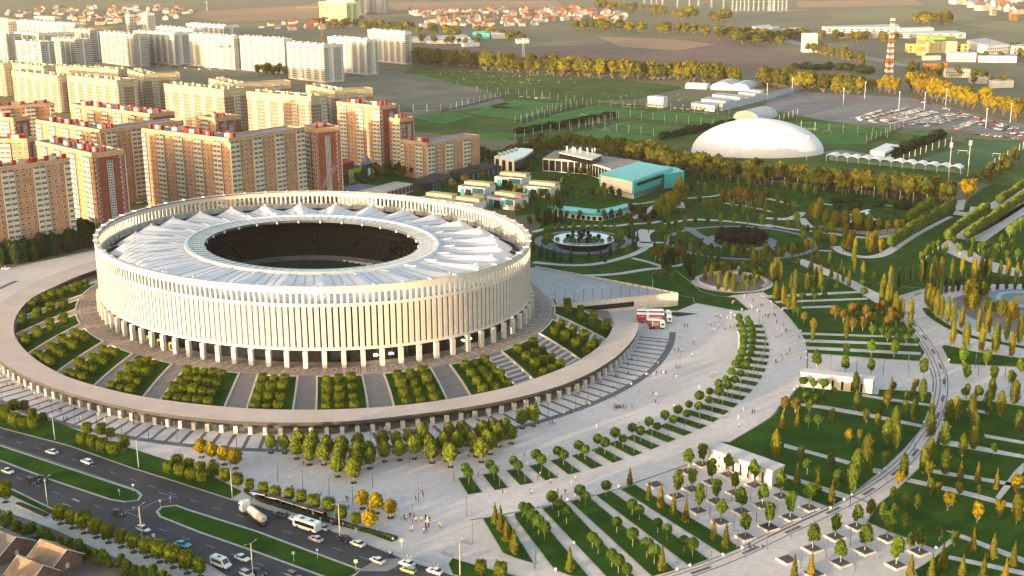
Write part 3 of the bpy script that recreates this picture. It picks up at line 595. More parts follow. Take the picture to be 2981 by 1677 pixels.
# sports ground beyond the park
PITCHES = ['C -490,1130 -190,1060 310,1100 20,1200', 'C -1000,1180 -700,1110 -420,1160 -720,1240', 'C -360,1080 0,1000 520,1040 250,1090', 'C 320,1160 820,1060 1330,1110 1020,1180', 'C 0,1225 420,1160 620,1175 230,1260', 'C 780,1300 1110,1215 1760,1290 1400,1365', 'C 1160,1180 1450,1110 2180,1170 2130,1235', 'C 560,1325 800,1305 1390,1372 1150,1440', 'D 250,1260 350,1215 1240,1290 1180,1360 1000,1443 400,1443', 'D 1440,1330 1520,1300 1900,1330 1700,1420', 'C -400,1330 100,1330 -100,1400 -600,1390']
sheet('football_pitch', m_turf, 'mown green football pitches of the academy', [QQ(s) for s in PITCHES], 0.06)
sheet('main_pitch', m_turf2, 'dull green artificial pitch behind the white shelter', [QQ('H 1400,190 1950,20 2000,-60 2800,-20 2700,140 2300,240')], 0.065)
sheet('car_park', mat('car_park_asphalt', (0.20,0.185,0.175), scale=.05, coord='World'), 'large grey car park beyond the pitches', [QQ('D 0,1010 340,905 940,950 1430,975 1900,1080 2576,1250 3300,1400 3300,1560 2600,1400 2300,1340 1900,1300 1500,1285 1230,1260 600,1210 250,1130 0,1100'), QQ('H 560,80 740,55 1060,100 1020,160 700,150')], 0.07)
sheet('academy_ground', m_lawn2, 'green ground between the academy pitches', [QQ('T 1030,300 1250,235 1600,265 1900,275 2240,330 2576,380 2576,470 2000,420 1700,390 1030,330')], 0.03)
b = MB()
def outline(s, wd=0.5, inset=0.93, z=0.1):
    q = QQ(s); c = sum(q, Vector())/len(q); q = [c+(v-c)*inset for v in q]; strip(b, q+[q[0]], wd, z)
for s in PITCHES[:4]+PITCHES[5:8]: outline(s)
outline('H 1560,150 1960,40 2500,120 2250,215', .4); 
struct('pitch_lines', b, m_line, 'white touchlines on the academy pitches')
# ---------------------------------------------------------------- trees
m_bark = mat('brown_bark', (0.13,0.10,0.075), scale=3.0, var=0.2)
m_barkp = mat('pale_bark', (0.32,0.29,0.25), scale=3.0, var=0.2)
L_BOX = leafmat('clipped_leaves', (0.075,0.105,0.008), (0.125,0.15,0.012), (0.11,0.125,0.01), 0.2)
L_RND = leafmat('round_leaves', (0.05,0.105,0.014), (0.09,0.14,0.018), (0.075,0.14,0.022), 0.22)
L_PLANE = leafmat('plane_leaves', (0.10,0.14,0.016), (0.165,0.19,0.022), (0.14,0.17,0.02), 0.2)
L_MAPLE = leafmat('maple_leaves', (0.05,0.095,0.012), (0.12,0.165,0.016), (0.09,0.15,0.014), 0.3)
L_CONE = leafmat('conifer_needles', (0.075,0.09,0.014), (0.14,0.13,0.016), (0.19,0.145,0.016), 0.3)
L_POP = leafmat('poplar_leaves', (0.085,0.105,0.014), (0.165,0.16,0.016), (0.22,0.175,0.013), 0.3)
L_PARK = leafmat('park_leaves', (0.05,0.085,0.014), (0.10,0.13,0.018), (0.16,0.15,0.016), 0.3)
L_PALE = leafmat('pale_young_leaves', (0.10,0.155,0.022), (0.16,0.205,0.03), (0.13,0.18,0.03), 0.2)
L_DARK = leafmat('dark_leaves', (0.024,0.046,0.014), (0.045,0.075,0.018), (0.035,0.06,0.022), 0.3)
L_OAK = leafmat('oak_leaves', (0.06,0.075,0.013), (0.115,0.12,0.016), (0.16,0.14,0.014), 0.25, scale=0.35)
L_GOLD = leafmat('golden_leaves', (0.21,0.165,0.010), (0.32,0.24,0.012), (0.28,0.20,0.01), 0.2, scale=0.5)
L_RUST = leafmat('rusty_leaves', (0.12,0.095,0.016), (0.20,0.135,0.018), (0.14,0.11,0.02), 0.25)
L_BELT = leafmat('belt_leaves', (0.075,0.085,0.014), (0.14,0.135,0.016), (0.21,0.17,0.012), 0.28, scale=0.12)
L_BLUE = leafmat('blue_needles', (0.04,0.055,0.045), (0.07,0.085,0.07), None, 0.2)
L_MAUVE = leafmat('plum_leaves', (0.022,0.022,0.02), (0.045,0.038,0.034), (0.03,0.03,0.025), 0.25)
def crownmesh(name, kind, seed, n, leaf, lm):
    """leaf cards through a crown volume of unit width and height, over a smaller core of the same leaves"""
    r = random.Random(seed); b = MB(); blobs = []
    if kind == 'irr':
        for i in range(7):
            z = r.uniform(.22, .8); a = r.uniform(0, 6.28); q = r.uniform(.08, .25)*(1.25-z); blobs.append((q*cos(a), q*sin(a), z, r.uniform(.18, .30)))
        blobs.append((0, 0, .45, .32))
    elif kind == 'wood':
        for i in range(8):
            z = r.uniform(.3, .82); a = i*0.8+r.uniform(-.3,.3); q = r.uniform(.14, .30)*(1.2-z*.6); blobs.append((q*cos(a), q*sin(a), z, r.uniform(.17, .27)))
        blobs.append((0, 0, .5, .36))
    def rad(z):
        if kind == 'cone': return 0.5*max(0.02, (1-z))**0.85*min(1, z*9+.3)
        if kind == 'col': return 0.5*(max(0, 1-(2*z-0.9)**2*0.80 if z > .45 else 1-(1-z/.45)**2.4*.6))**0.6
        if kind == 'egg': return 0.5*max(0.0, 1-((z-.42)/.58)**2 if z > .42 else 1-((.42-z)/.42)**2.2)**0.55
        return 0.5
    def sample():
        while True:
            if kind in ('irr', 'wood'):
                c = r.choice(blobs); d = Vector((r.gauss(0,1), r.gauss(0,1), r.gauss(0,1))).normalized(); q = c[3]*r.uniform(.72, 1.08); z = c[2]+d.z*q*(1.0 if kind == 'wood' else .85)
                if 0 < z < 1.03: return Vector((c[0]+d.x*q, c[1]+d.y*q, z)), d
            elif kind == 'box':
                d = Vector((r.uniform(-1,1), r.uniform(-1,1), r.uniform(-1,1))); m = max(abs(d.x), abs(d.y), abs(d.z)); e = d/m; rr = (abs(e.x)**5+abs(e.y)**5+abs(e.z)**5)**(1/5); p = e/rr*0.5*r.uniform(.93, 1.03)
                return Vector((p.x, p.y, p.z+.5)), e.normalized()
            elif kind == 'ball':
                d = Vector((r.gauss(0,1), r.gauss(0,1), r.gauss(0,1))).normalized(); p = d*0.5*r.uniform(.90, 1.04); return Vector((p.x, p.y, p.z+.5)), d
            else:
                z = r.random()**(1.25 if kind == 'cone' else 1.0); a = r.uniform(0, 6.283); q = rad(z)*r.uniform(.78, 1.08)*(1+.12*sin(3*a+seed+z*9)); return Vector((q*cos(a), q*sin(a), z)), Vector((cos(a), sin(a), .35)).normalized()
    # core
    nn, kk = 10, 7
    if kind in ('irr', 'wood'):
        for c in blobs: b.ball(c[:3], c[3]*.80, 0, 6, 4)
    else:
        rows = []
        for i in range(kk+1):
            t = i/kk
            if kind in ('box', 'ball'):
                ang = pi*t; zz = .5-.42*cos(ang); q = .42*sin(ang) if kind == 'ball' else .41*min(1, sin(ang)*2.2)
            else: zz = .03+.90*t; q = rad(zz)*.80
            row = []
            for j in range(nn):
                a = 2*pi*j/nn; s = 1.0
                if kind == 'box': s = 1/max(abs(cos(a)), abs(sin(a)))**.8
                row.append((q*s*cos(a)*r.uniform(.94,1.04), q*s*sin(a)*r.uniform(.94,1.04), zz))
            rows.append(row)
        b.grid(rows, 0, True)
    for i in range(n):
        p, d = sample(); q = (d+Vector((r.gauss(0,.55), r.gauss(0,.55), r.gauss(0,.55)))).normalized()
        u = q.cross(Vector((r.gauss(0,1), r.gauss(0,1), r.gauss(0,1)))).normalized(); v = q.cross(u); s = leaf*r.uniform(.6, 1.35)
        b.face([p+u*s, p+v*s*.62, p-u*s, p-v*s*.62])
    return b.mesh(name, lm)
def trunkmesh(m, limbs=3):
    b = MB(); b.tube([(0,0,-.02), (.06,0,.5), (0,.05,1.0)], 1.0, 6, 0, .62)
    for i in range(limbs):
        a = i*2.2+.4; b.tube([(0,.05,.85), (2.2*cos(a), 2.2*sin(a), 1.25), (3.4*cos(a), 3.4*sin(a), 1.7)], .5, 4, 0, .2)
    return b.mesh('trunk', m)
TRK = {False: trunkmesh(m_bark), True: trunkmesh(m_barkp)}
KINDS = dict(  # name: (crown shape, cards, leaf size, leaf material, trunk share of height, crown width, trunk radius, pale bark)
 box_tree=('box', 420, .085, L_BOX, .27, .76, .11, False), round_tree=('ball', 380, .085, L_RND, .42, .60, .08, True), plane_tree=('egg', 460, .085, L_PLANE, .27, .60, .10, True),
 maple_tree=('irr', 620, .075, L_MAPLE, .20, .58, .10, True), cone_conifer=('cone', 460, .075, L_CONE, .03, .36, .12, False), poplar_tree=('col', 480, .075, L_POP, .09, .22, .12, True),
 park_tree=('irr', 520, .085, L_PARK, .2, .62, .10, False), pale_tree=('egg', 360, .09, L_PALE, .3, .46, .08, True), dark_cypress=('col', 320, .085, L_DARK, .05, .2, .12, False),
 forest_tree=('wood', 620, .075, L_OAK, .22, .78, .25, False), golden_tree=('wood', 620, .075, L_GOLD, .2, .85, .2, False), belt_tree=('wood', 420, .085, L_BELT, .12, .95, .3, False),
 shrub=('ball', 300, .10, L_DARK, .02, 1.15, .1, False), hedge_bush=('irr', 460, .085, L_MAPLE, .04, .8, .1, False), rusty_tree=('irr', 500, .085, L_RUST, .22, .75, .1, True), blue_spruce=('cone', 360, .085, L_BLUE, .04, .42, .12, False),
 plum_tree=('irr', 480, .085, L_MAUVE, .2, .7, .1, False), oval_tree=('col', 420, .08, L_PARK, .10, .34, .1, True), willow_tree=('egg', 480, .085, L_POP, .12, .75, .12, False))
CRN = {}; 
for ki, (kn, v) in enumerate(KINDS.items()): CRN[kn] = [crownmesh(kn+'_crown', v[0], ki*11+j, v[1], v[2], v[3]) for j in range(3)]
ALLT = []
TREECAT = dict(shrub='bush', hedge_bush='bush')
def tree(kind, p, h, label=None, group=None, w=None, mat_=None, name=None):
    v = KINDS[kind]; r = RND; hh = h*r.uniform(.86, 1.12); th = hh*v[4]; cw = hh*v[5]*(w or 1.0)*r.uniform(.93, 1.07)
    o = ob(name or kind, None, None, (p[0], p[1], p[2] if len(p) > 2 else 0)); rz = r.uniform(-.25, .25) if kind == 'box_tree' else r.uniform(0, 6.28)
    ob('trunk', TRK[v[7]], o, (0,0,0), rz, (v[6]*hh/5, v[6]*hh/5, th*1.08))
    ob('crown', CRN[kind][r.randrange(3)], o, (0,0,th), rz, (cw, cw*r.uniform(.94,1.06), hh-th))
    tag(o, label, TREECAT.get(kind, 'tree'), group); return o
def trees(kind, pts, h, desc, where, group, w=None, size=None):
    """trees at points, each told apart by its place along the group, counted left to right in the photo"""
    lst = sorted(pts, key=lambda p: px((p[0], p[1], 0))[0]); out = []
    for i, p in enumerate(lst):
        lab = f'{desc} {where}, {nth(i)} from the left' if len(lst) > 1 else f'{desc} {where}'
        out.append(tree(kind, p, h, lab, group, w))
    return out
BEDN = ['behind the stadium end','third left of the kiosks side','far left','left end','left side','left of the kiosks','below the kiosks','left of the widest','widest','first right of the widest','second right of the widest','middle right','right of middle','near the steps','next to the stone wall']
# clipped trees in the wedge lawns: four rows across, two to five along
NCOL = [3, 2, 2, 4, 3, 3, 5, 3, 3, 3, 3, 3, 3, 2]
for bi, (bd, nc) in enumerate(zip(BEDS, NCOL)):
    for ri, s in enumerate((0.26, 0.47, 0.68, 0.89)):
        for ci in range(nc):
            u = (ci+0.5)/nc*0.78+0.08 if bi < 12 else (ci+.5)/nc*.8+.1
            p = bedpt(bd, u, s, 0.3)
            tree('box_tree', p, 4.3*RND.uniform(.92,1.06), f'clipped boxy tree in the {nth(bi)} wedge lawn clockwise, {["inmost","second","third","outmost"][ri]} row, {nth(ci)} along', 'clipped trees on the wedge lawns')
# clipped trees by the road
RD1 = QQ('I -20,1300 60,1300 150,1390 240,1410 335,1420 440,1360 M 825,150 925,180 1030,215 1135,250 1020,60 1110,80 1245,190 875,50 M 1690,430 1805,465 1918,508 2030,545 1780,380 1890,420 2010,440 2140,480 2255,525 2378,560 2500,605')
RD1 += QQ('N 60,650 180,690 320,705 440,740 565,795 715,830 840,895 985,950 2235,1440 2430,1480 I 60,1330 150,1250 250,1240 330,1310')
for i, p in enumerate(sorted(RD1, key=lambda q: px(q)[0])): tree('box_tree', p, 4.6, f'clipped square tree on the verge between road and plaza, {nth(i)} from the left', 'clipped trees along the road', .86)
RD2 = QQ('M 55,705 610,920 725,965 845,1015 965,1060 1090,1110 1215,1155 1340,1205 1470,1255 1600,1305 1735,1360 1875,1415 2000,1450')
grate = MB(); grate.prism([(1.0*cos(i*pi/8), 1.0*sin(i*pi/8)) for i in range(16)], 0, .05); gmesh = grate.mesh('tree_grate', mat('dark_grate', (0.05,0.048,0.047)))
def put_grate(p, what): tag(ob('tree_grate', gmesh, None, (p[0], p[1], .052)), what, 'grate', 'round tree grates')
for i, p in enumerate(sorted(RD2, key=lambda q: px(q)[0])):
    tree('box_tree', p, 5.6, f'dome clipped tree with dark grate on the hedge side pavement, {nth(i)} from the left', 'pavement trees by the hedge', .80); put_grate(p, f'dark round grate at the foot of the {nth(i)} hedge side pavement tree')
PZ = QQ('N 135,212 272,215 390,270 415,212 518,332 530,275 560,215 662,330 690,275 700,215 802,450 815,390 830,330 845,270 962,512 975,450 990,390 1000,330 1005,270 1010,215 1125,370 1110,310 1270,298 1260,240 1255,180 1390,180 1420,285 1520,155 1566,270 1650,140 1680,200 1745,312 1720,260 1700,200 1928,352 1890,290 1860,235 2000,215 1915,105 2140,195 2090,140 2045,85 2238,305 2185,250 2250,115 2325,225 2290,170 2408,150 2355,95 2475,70 2535,118 K 70,1400 180,1375')
for i, p in enumerate(sorted(PZ, key=lambda q: px(q)[0])):
    tree('plane_tree', p, 7.0, f'bushy plaza tree in a round grate before the canopy, {nth(i)} from the left', 'plaza trees in round grates'); put_grate(p, f'dark round grate of the {nth(i)} plaza tree from the left')
AUT = [('M', 2015,255), ('M', 2125,292), ('M', 2243,328), ('M', 2355,368), ('N', 1050,770), ('N', 1190,818), ('N', 1330,860), ('N', 1125,990)]
for i, (r, x, y) in enumerate(AUT):
    p = Q(r, x, y); o = tree('plane_tree', p, 6.0, f'yellow autumn tree in a round grate by the road plaza, {nth(i)} from the left', 'yellow plaza trees', 1.1); put_grate(p, f'round grate of the {nth(i)} yellow plaza tree')
GOLDC = [crownmesh('golden_crown', 'egg', 900+j, 460, .085, L_GOLD) for j in range(2)]
for o in [x for x in COL.objects if x.get('group') == 'yellow plaza trees']:
    for ch in o.children:
        if ch.name.startswith('crown'): ch.data = GOLDC[RND.randrange(2)]
# round trees on the fanned strips and lamps beside them are placed per strip
for i, q in enumerate(STRIPS):
    a = (q[0]+q[1])/2; c = (q[3]+q[2])/2
    for j, t in enumerate((0.10, 0.42)): tree('round_tree', a.lerp(c, t), 5.0, f'round clipped tree on the {nth(i)} fanned grass strip from the road end, {["nearer the stadium","farther from the stadium"][j]}', 'round trees on the fanned strips')
RS = ['O 75,850 120,905 180,970 235,1025 292,1090', 'O 370,775 435,850 513,920 770,1165 828,1225 965,1355 1030,1415 1115,1490', 'O 645,700 700,760 1015,1010 1172,1150 1315,1260 1390,1325', 'O 908,645 1168,835 1240,885 1425,1015 1517,1080 1685,1195 1770,1255']
for k, s in enumerate(RS): trees('round_tree', QQ(s), 5.1, 'round clipped tree', f'on the {nth(k+1)} long diagonal lawn', 'round trees on the diagonal lawns')
trees('cone_conifer', QQ('N 2375,930 2430,1000 2490,1100 2560,1170 O -20,1190 0,1220'), 7.0, 'slim rusty conifer', 'in the row on the first diagonal lawn', 'conifers on the diagonal lawns')
trees('cone_conifer', QQ('O 545,1400 1465,1390 1145,535 1335,690 1455,760 1580,820 1705,905 1980,1075 2105,1160'), 6.4, 'cone shaped conifer', 'scattered on the diagonal lawns', 'conifers on the diagonal lawns')
# maples in square planters
plm = MB(); plm.box((0,0,0), (4.2,4.2,.5)); plm.box((0,0,.5), (3.5,3.5,.02), 0, 1); plmesh = plm.mesh('planter', [m_lime2, mat('planter_deck', (0.085,0.08,0.085))])
ax = Q('P', 745,1365)-Q('P', 665,1320); PRZ = atan2(ax.y, ax.x)
PLT = QQ('O 1870,335 1405,540 1615,655 1765,585 1960,515 2130,440 1725,405 1830,800 2200,620 2010,705 2055,910 2390,545 2470,745 2260,805 2300,1060 2535,965 P 150,655 430,770 240,865 30,960 465,1180 690,1060 905,960 1210,1075 985,1200 745,1320 1300,1340 1530,1210 215,1290 480,1430')
NOT = QQ('O 1405,540 P 215,1290 480,1430')
for i, p in enumerate(sorted(PLT, key=lambda q: px(q)[0])):
    bare = any((p-q).length < .5 for q in NOT)
    tag(ob('square_planter', plmesh, None, (p.x, p.y, .03), PRZ), f'square stone bench planter {"without a tree " if bare else ""}on the side plaza, {nth(i)} from the left', 'planter', 'square planters')
    if not bare: tree('maple_tree', (p.x, p.y, .5), 7.6, f'leafy maple growing in the {nth(i)} square planter from the left', 'maples in square planters')
trees('maple_tree', QQ('L 505,810 790,850 1050,865 1575,895 800,700 1050,690 1275,700 2000,930 2270,950 1970,780 2200,790 2540,870 2450,1000'), 7.6, 'leafy maple', 'on the upper plaza by the long pavilion', 'maples on the upper plaza')
# conifers, columns and lawn trees of the right-hand park
trees('cone_conifer', QQ('P 305,530 515,600 655,700 1030,400 1940,480 2110,520 2300,580 2065,1195 2265,1270 2470,1350 1760,1380 1960,1440 2170,1470 1440,1470 280,1470 450,1440 1650,1460 2390,1480 L 1250,1030 1470,1050 160,1400 310,1400'), 6.6, 'cone shaped conifer', 'on the lawns right of the diagonal lawns', 'conifers of the big park')
trees('oval_tree', QQ('P 95,255 905,470 860,610 1010,290 1300,170 1370,480 1570,420 1640,310 1785,440 1960,250 2070,180 2500,920 1780,150 1640,60 1210,110 L 900,1230 890,1060 1480,1320 1560,1130 1290,1440 2250,1120 2210,1260 2340,1290 2480,1170 2080,1440 1900,1310 1820,1390 2520,1440 2050,1330'), 8.6, 'tall oval yellow green tree', 'on the right-hand park lawns', 'oval trees of the big park')
trees('park_tree', QQ('P 345,300 505,505 715,570 1185,350 650,380 930,110 1000,230 1270,720 1390,750 1505,785 1040,860 1160,880 1275,880 1380,980 1730,1100 1880,1155 1640,640 1625,470 1715,640 1925,650 2275,240 2120,660 1540,1190 1440,1190 L 570,1150 680,1100 430,1250 300,1240 660,1330 1000,1360 1110,1400 1210,1210 1130,1300 1390,1260 1400,1150 1500,1020 2000,1110 2110,1110 2060,1180 1650,1290 1270,1050 1980,860'), 5.4, 'bushy green tree', 'on the right-hand park lawns', 'bushy trees of the big park')
trees('round_tree', QQ('L 460,80 552,62 700,55 362,152 485,152 585,132 975,105 315,288 1060,485 1155,490 1250,495 1355,495 1445,500 1210,560 1310,570 1400,575 1500,585 370,1010 470,1025 580,1040 390,1170 490,1190 420,1400 520,1410 1980,1110 2130,1120 P 410,430 720,540 2080,110 H 960,1440'), 4.8, 'round clipped tree', 'among the pale straight park paths', 'round trees of the big park')
trees('rusty_tree', QQ('L 690,310 770,350 850,300 915,260 1000,300 860,430 965,420 1050,380 1090,270 1160,250 1200,420 1240,360 1300,380 375,350 470,430 215,225 180,1230 290,1250 1210,1180'), 6.5, 'orange brown tree', 'in the grove between the pale paths', 'orange grove')
trees('golden_tree', QQ('P 1815,790 2330,860 820,130 1330,560 2500,640 2110,910'), 6.0, 'golden yellow tree', 'on the right-hand park lawns', 'golden trees of the big park', .8)
trees('poplar_tree', QQ('L 1150,190 1205,200 1300,340 1350,330 1440,420 1620,200 1660,250 1700,290 1750,320 1810,350 1870,400 1950,410 2000,600 2120,450 2150,640 2210,470 2280,660 2300,640 2400,520 2450,690 2530,560 1860,580 1990,590 1600,160 f 60,1240 1750,1100 1870,1150 1960,1290 2080,1380 2250,1430 1730,1000'), 11.0, 'tall slim golden poplar', 'along the curved promenade', 'poplars along the promenade')
trees('poplar_tree', QQ('f 40,1000 480,640 560,660 570,790 990,670 1100,750 1200,480 1360,590 1560,740 1190,300 300,800 90,780 L 465,525 800,500 95,110 165,155 260,140'), 8.5, 'slim autumn cypress', 'beside the diagonal walk', 'autumn cypresses')
trees('cone_conifer', QQ('f 150,340 390,430 510,230 740,300 770,570 960,470 880,710 460,650 H 250,1440 540,1443 410,1430'), 7.0, 'dark pointed conifer', 'beside the diagonal walk', 'pointed conifers by the walk')
trees('dark_cypress', QQ('g 100,800 220,750 340,730 460,700 860,860 950,880 1020,900 1110,870 1230,850 1340,830 1460,820 700,620 1850,560 1900,800 2070,800 2240,800 2400,800 2560,790'), 9.5, 'dark slim cypress', 'behind the round bowl garden', 'dark cypresses')
trees('poplar_tree', QQ('g 60,720 640,640 830,660 1010,620 1215,590 1400,560 1630,640 1760,590 1910,620 2120,590 2260,640 2420,740 880,560 2560,560'), 10.5, 'slim golden poplar', 'in the row behind the bowl garden', 'poplars behind the bowl')
trees('willow_tree', QQ('g 1600,1180 1800,930 1900,1260 2150,1290 2330,1390 1560,960'), 8, 'weeping golden willow', 'at the rim of the round bowl', 'willows at the bowl')
# rows of the alley
def row(kind, a, bq, n, h, desc, where, group, w=None):
    P = [a.lerp(bq, i/(n-1)) for i in range(n)]
    for i, p in enumerate(P): tree(kind, p, h, f'{desc} {where}, {nth(i)} from the near end', group, w)
row('pale_tree', Q('d', 60,1180), Q('d', 1230,470), 24, 7.5, 'lime green alley tree', 'in the dense row left of the open lawn', 'alley trees', 1.35)
row('pale_tree', Q('d', 420,720), Q('d', 800,480), 9, 8.0, 'lime green alley tree', 'in the short row by the pink path', 'alley trees', 1.3)
row('pale_tree', Q('d', 1150,1090), Q('d', 1870,520), 18, 7.5, 'lime green alley tree', 'in the row right of the open lawn', 'alley trees', 1.35)
row('pale_tree', Q('d', 1510,1060), Q('d', 2700,240), 30, 7.5, 'lime green alley tree', 'in the middle row of the alley', 'alley trees', 1.35)
row('pale_tree', Q('d', 2110,400), Q('d', 2700,0), 14, 7.5, 'lime green alley tree', 'in the far row of the alley', 'alley trees', 1.3)
row('pale_tree', Q('d', 2300,1000), Q('d', 2800,640), 6, 8, 'lime green alley tree', 'in the right row of the alley', 'alley trees', 1.2)
trees('maple_tree', QQ('d 740,1400 860,1280 960,1220 1180,1130 1270,1180 1370,1330 1600,1180 1720,1260 1800,1300 1900,1260 2030,1340 2150,1150 2190,1250 2350,1230 1560,1420 g 640,300 780,200 2000,280 2240,290 2440,280 1100,150 1780,260'), 7.0, 'bright green tree', 'where the alley meets the open lawn', 'bright trees at the alley end')
# ring of young trees round the mirror pool and the plum grove
for k in range(26):
    a = radians(k*360/26+4); p = Vector((cm.x+Rm*0.80*cos(a), cm.y+Rm*0.80*sin(a), 0)) if k % 2 == 0 or True else None
    tree('pale_tree', p, 6.3, f'young pale green tree ringing the mirror pool, {nth(k)} anticlockwise', 'young trees round the pool')
for k in range(34):
    a = radians(k*360/34); p = Vector((cg.x+Rg*1.06*cos(a), cg.y+Rg*1.06*sin(a), 0)); tree('park_tree' if k % 3 else 'pale_tree', p, 7.2, f'leafy tree ringing the plum grove garden, {nth(k)} anticlockwise', 'trees round the grove', .8)
for k in range(30):
    a = radians(k*360/30+5); p = Vector((cg.x+Rg*0.84*cos(a), cg.y+Rg*0.84*sin(a), 0)); 
    if 150 < k*12 < 330: tree('park_tree', p, 7.0, f'leafy tree inside the near ring of the plum grove garden, {nth(k-12)} anticlockwise', 'inner trees round the grove', .9)
k = 0
for i in range(-4, 5):
    for j in range(-4, 5):
        if hypot(i, j) < 4.4:
            p = Vector((cg.x+i*Rg*.072+RND.uniform(-1,1), cg.y+j*Rg*.072+RND.uniform(-1,1), 0)); tree('plum_tree', p, 6.5, 'dark plum leaved tree packed in the round grove', 'plum trees of the round grove', 1.2); k += 1
trees('dark_cypress', QQ('a 400,680 440,700 480,720 540,740 580,700 620,720 660,660 720,560 790,540 830,560 870,560 880,720 840,700 650,760 760,700'), 9, 'dark cypress', 'behind the mirror pool', 'cypresses by the pool', 1.1)
trees('blue_spruce', QQ('a 2130,1000 2220,1010 2290,1050 2200,1160 2260,1180 2130,880 720,1420 860,1440 1030,1400 1380,1400 1600,1380 1780,1320 600,1400 460,1380 500,1300 1050,1440 1680,1440'), 6.5, 'blue grey spruce', 'round the mirror pool', 'spruces by the pool', .8)
trees('park_tree', QQ('a 270,800 500,720 730,700 960,680 1210,660 1660,680 1800,640 1960,640 2090,740 2330,560 2140,520 2400,720 350,1290 2180,800 1560,640 2500,900 1930,1330 2110,1330 b 60,500 200,440 380,430 330,330 520,250 600,330 440,190 300,700 640,460 680,520 220,620 640,180 720,160 840,140 980,160 1130,120 1200,180 870,400 960,470 1080,480 1180,540 1240,470 1320,380 1500,500 1620,480 1700,560 1800,540 1900,560 2000,470 2100,560 2250,560 2330,400 2440,560 2500,420 2560,500 1600,60 1800,60 1950,60 2100,60 2300,130 2420,110 2520,120'), 7.5, 'leafy park tree', 'in the shaded northern park', 'trees of the northern park', .85)
trees('rusty_tree', QQ('b 1300,330 1370,300 1440,330 1520,320 1600,330 1680,330 1740,380 1850,350 1930,350 2020,370 2120,330 1800,290 1560,250 e 40,280 130,300 260,310 330,290 440,290 520,280 200,330'), 10, 'brownish feathery tree', 'in the grove of the shaded park', 'brown grove trees', .7)
trees('poplar_tree', QQ('b 300,560 380,480 420,300 460,400 500,180 270,470 120,560 180,520 60,560 c 400,640 440,620 480,650 560,560 670,760 830,800 1020,840 1220,830 1470,850'), 11, 'yellow green poplar', 'standing along the winding walk', 'green poplars of the park', 2.2)
trees('golden_tree', QQ('c 1650,850 1820,880 1990,880 2080,850 310,1230 50,1330 800,1170 1000,1250 1700,1280'), 7.5, 'small golden tree', 'near the dark sculpture mound', 'golden trees by the mound', .7)
trees('poplar_tree', QQ('c 1010,1100 1050,1050 1090,1200 1130,1200 1210,1320 1190,1180 1480,1250 1520,1250 1570,1200 1610,1150 1440,1180'), 10, 'slim rusty cypress', 'in the cluster before the sculpture mound', 'rusty cypress cluster')
trees('pale_tree', QQ('c 680,960 750,960 120,760 240,960 500,1130 260,1080 60,500 280,200 80,150 540,440 460,210'), 7.5, 'pale green tree', 'left of the sculpture mound', 'trees left of the mound', 1.1)
trees('shrub', QQ('c 1700,370 2160,430 900,440 1080,330 1200,440 1300,300 1000,300 1260,420 860,330 1640,400 2060,440 1900,600 1750,640'), 4, 'dark rounded shrub', 'behind the sculpture mound', 'shrubs by the mound', 1.6)
trees('poplar_tree', QQ('e 980,640 1095,650 1230,810 1370,850 1510,860 1880,350 1990,340 2090,330 2190,390 2280,470 2390,620 2300,560 2220,660 2340,500'), 9, 'golden columnar tree', 'round the sunken amphitheatre', 'golden columns of the amphitheatre', 1.15)
trees('park_tree', QQ('e 1590,850 1760,840 1900,830 1820,700 1700,720 1640,580 1720,480 1850,480 1960,500 2010,600 1900,620 1400,500 1300,480 1220,460 1150,500 1500,500 1560,460 1330,600 1440,640 1960,700'), 6.0, 'small glowing tree', 'inside the sunken amphitheatre', 'trees in the amphitheatre')
trees('dark_cypress', QQ('e 30,250 190,400 250,380 300,390 370,320 590,360 980,360 700,560 760,420 760,620 1230,330 660,480'), 9.5, 'tall dark cypress', 'left of the sunken amphitheatre', 'cypresses by the amphitheatre', 1.1)
trees('park_tree', QQ('e 50,680 370,740 300,560 1440,170 1700,190 2440,220 2150,160 1100,260 860,270'), 6.5, 'dark leafy tree', 'on the lawn by the sunken amphitheatre', 'trees by the amphitheatre')
trees('cone_conifer', QQ('e 2480,1060 2300,980 2430,960'), 8.5, 'rusty pointed conifer', 'right of the sunken amphitheatre', 'conifers by the amphitheatre')
tree('golden_tree', Q('d', 1500, 330), 15.5, 'big blazing yellow tree at the end of the dark forest row', None, .95)
# hedge of bushes behind the hedge side pavement
HB = resample([Vector(v) for v in QQ('M -60,930 100,970 300,1060 480,1110 620,1190 900,1290 1150,1370 1350,1470 1560,1560 1800,1650')], 2.6)
for i, p in enumerate(HB): tree('hedge_bush', p+Vector((RND.uniform(-.8,.8), RND.uniform(-.8,.8), 0)), 4.6*RND.uniform(.75,1.2), f'leafy hedge bush behind the pavement, {nth(i)} from the left', 'hedge bushes')
# ---- forest rows and belts further back
def belt(kind, line, n, h, spread, desc, where, group, w=None, seed=1):
    r = random.Random(seed); P = spline(QQ(line), 6); f = arcat(P); L = []
    for i in range(n):
        p = f((i+.5)/n); d = (f(min(1,(i+1)/n))-f(i/n)).normalized(); q = p+Vector((-d.y, d.x, 0))*r.uniform(-spread, spread); q.z = 0; L.append(q)
    for i, p in enumerate(L): tree(kind, p, h*r.uniform(.85, 1.12), f'{desc} {where}, {nth(i)} from the left', group, w)
belt('forest_tree', 'G 950,130 1150,150 1350,200 1550,260 1750,300 2000,330 2250,350 2576,390 H 200,400 500,430 800,470 1100,500 1400,530 1650,560 1850,570', 165, 13.5, 12, 'big autumn olive tree', 'in the long dark forest row', 'forest row trees', 1.0, 3)
belt('forest_tree', 'F 2300,150 G -60,200 300,60 700,40 1000,60 1300,110', 60, 11, 14, 'dark olive tree', 'behind the academy buildings', 'academy wood trees', 1.0, 4)
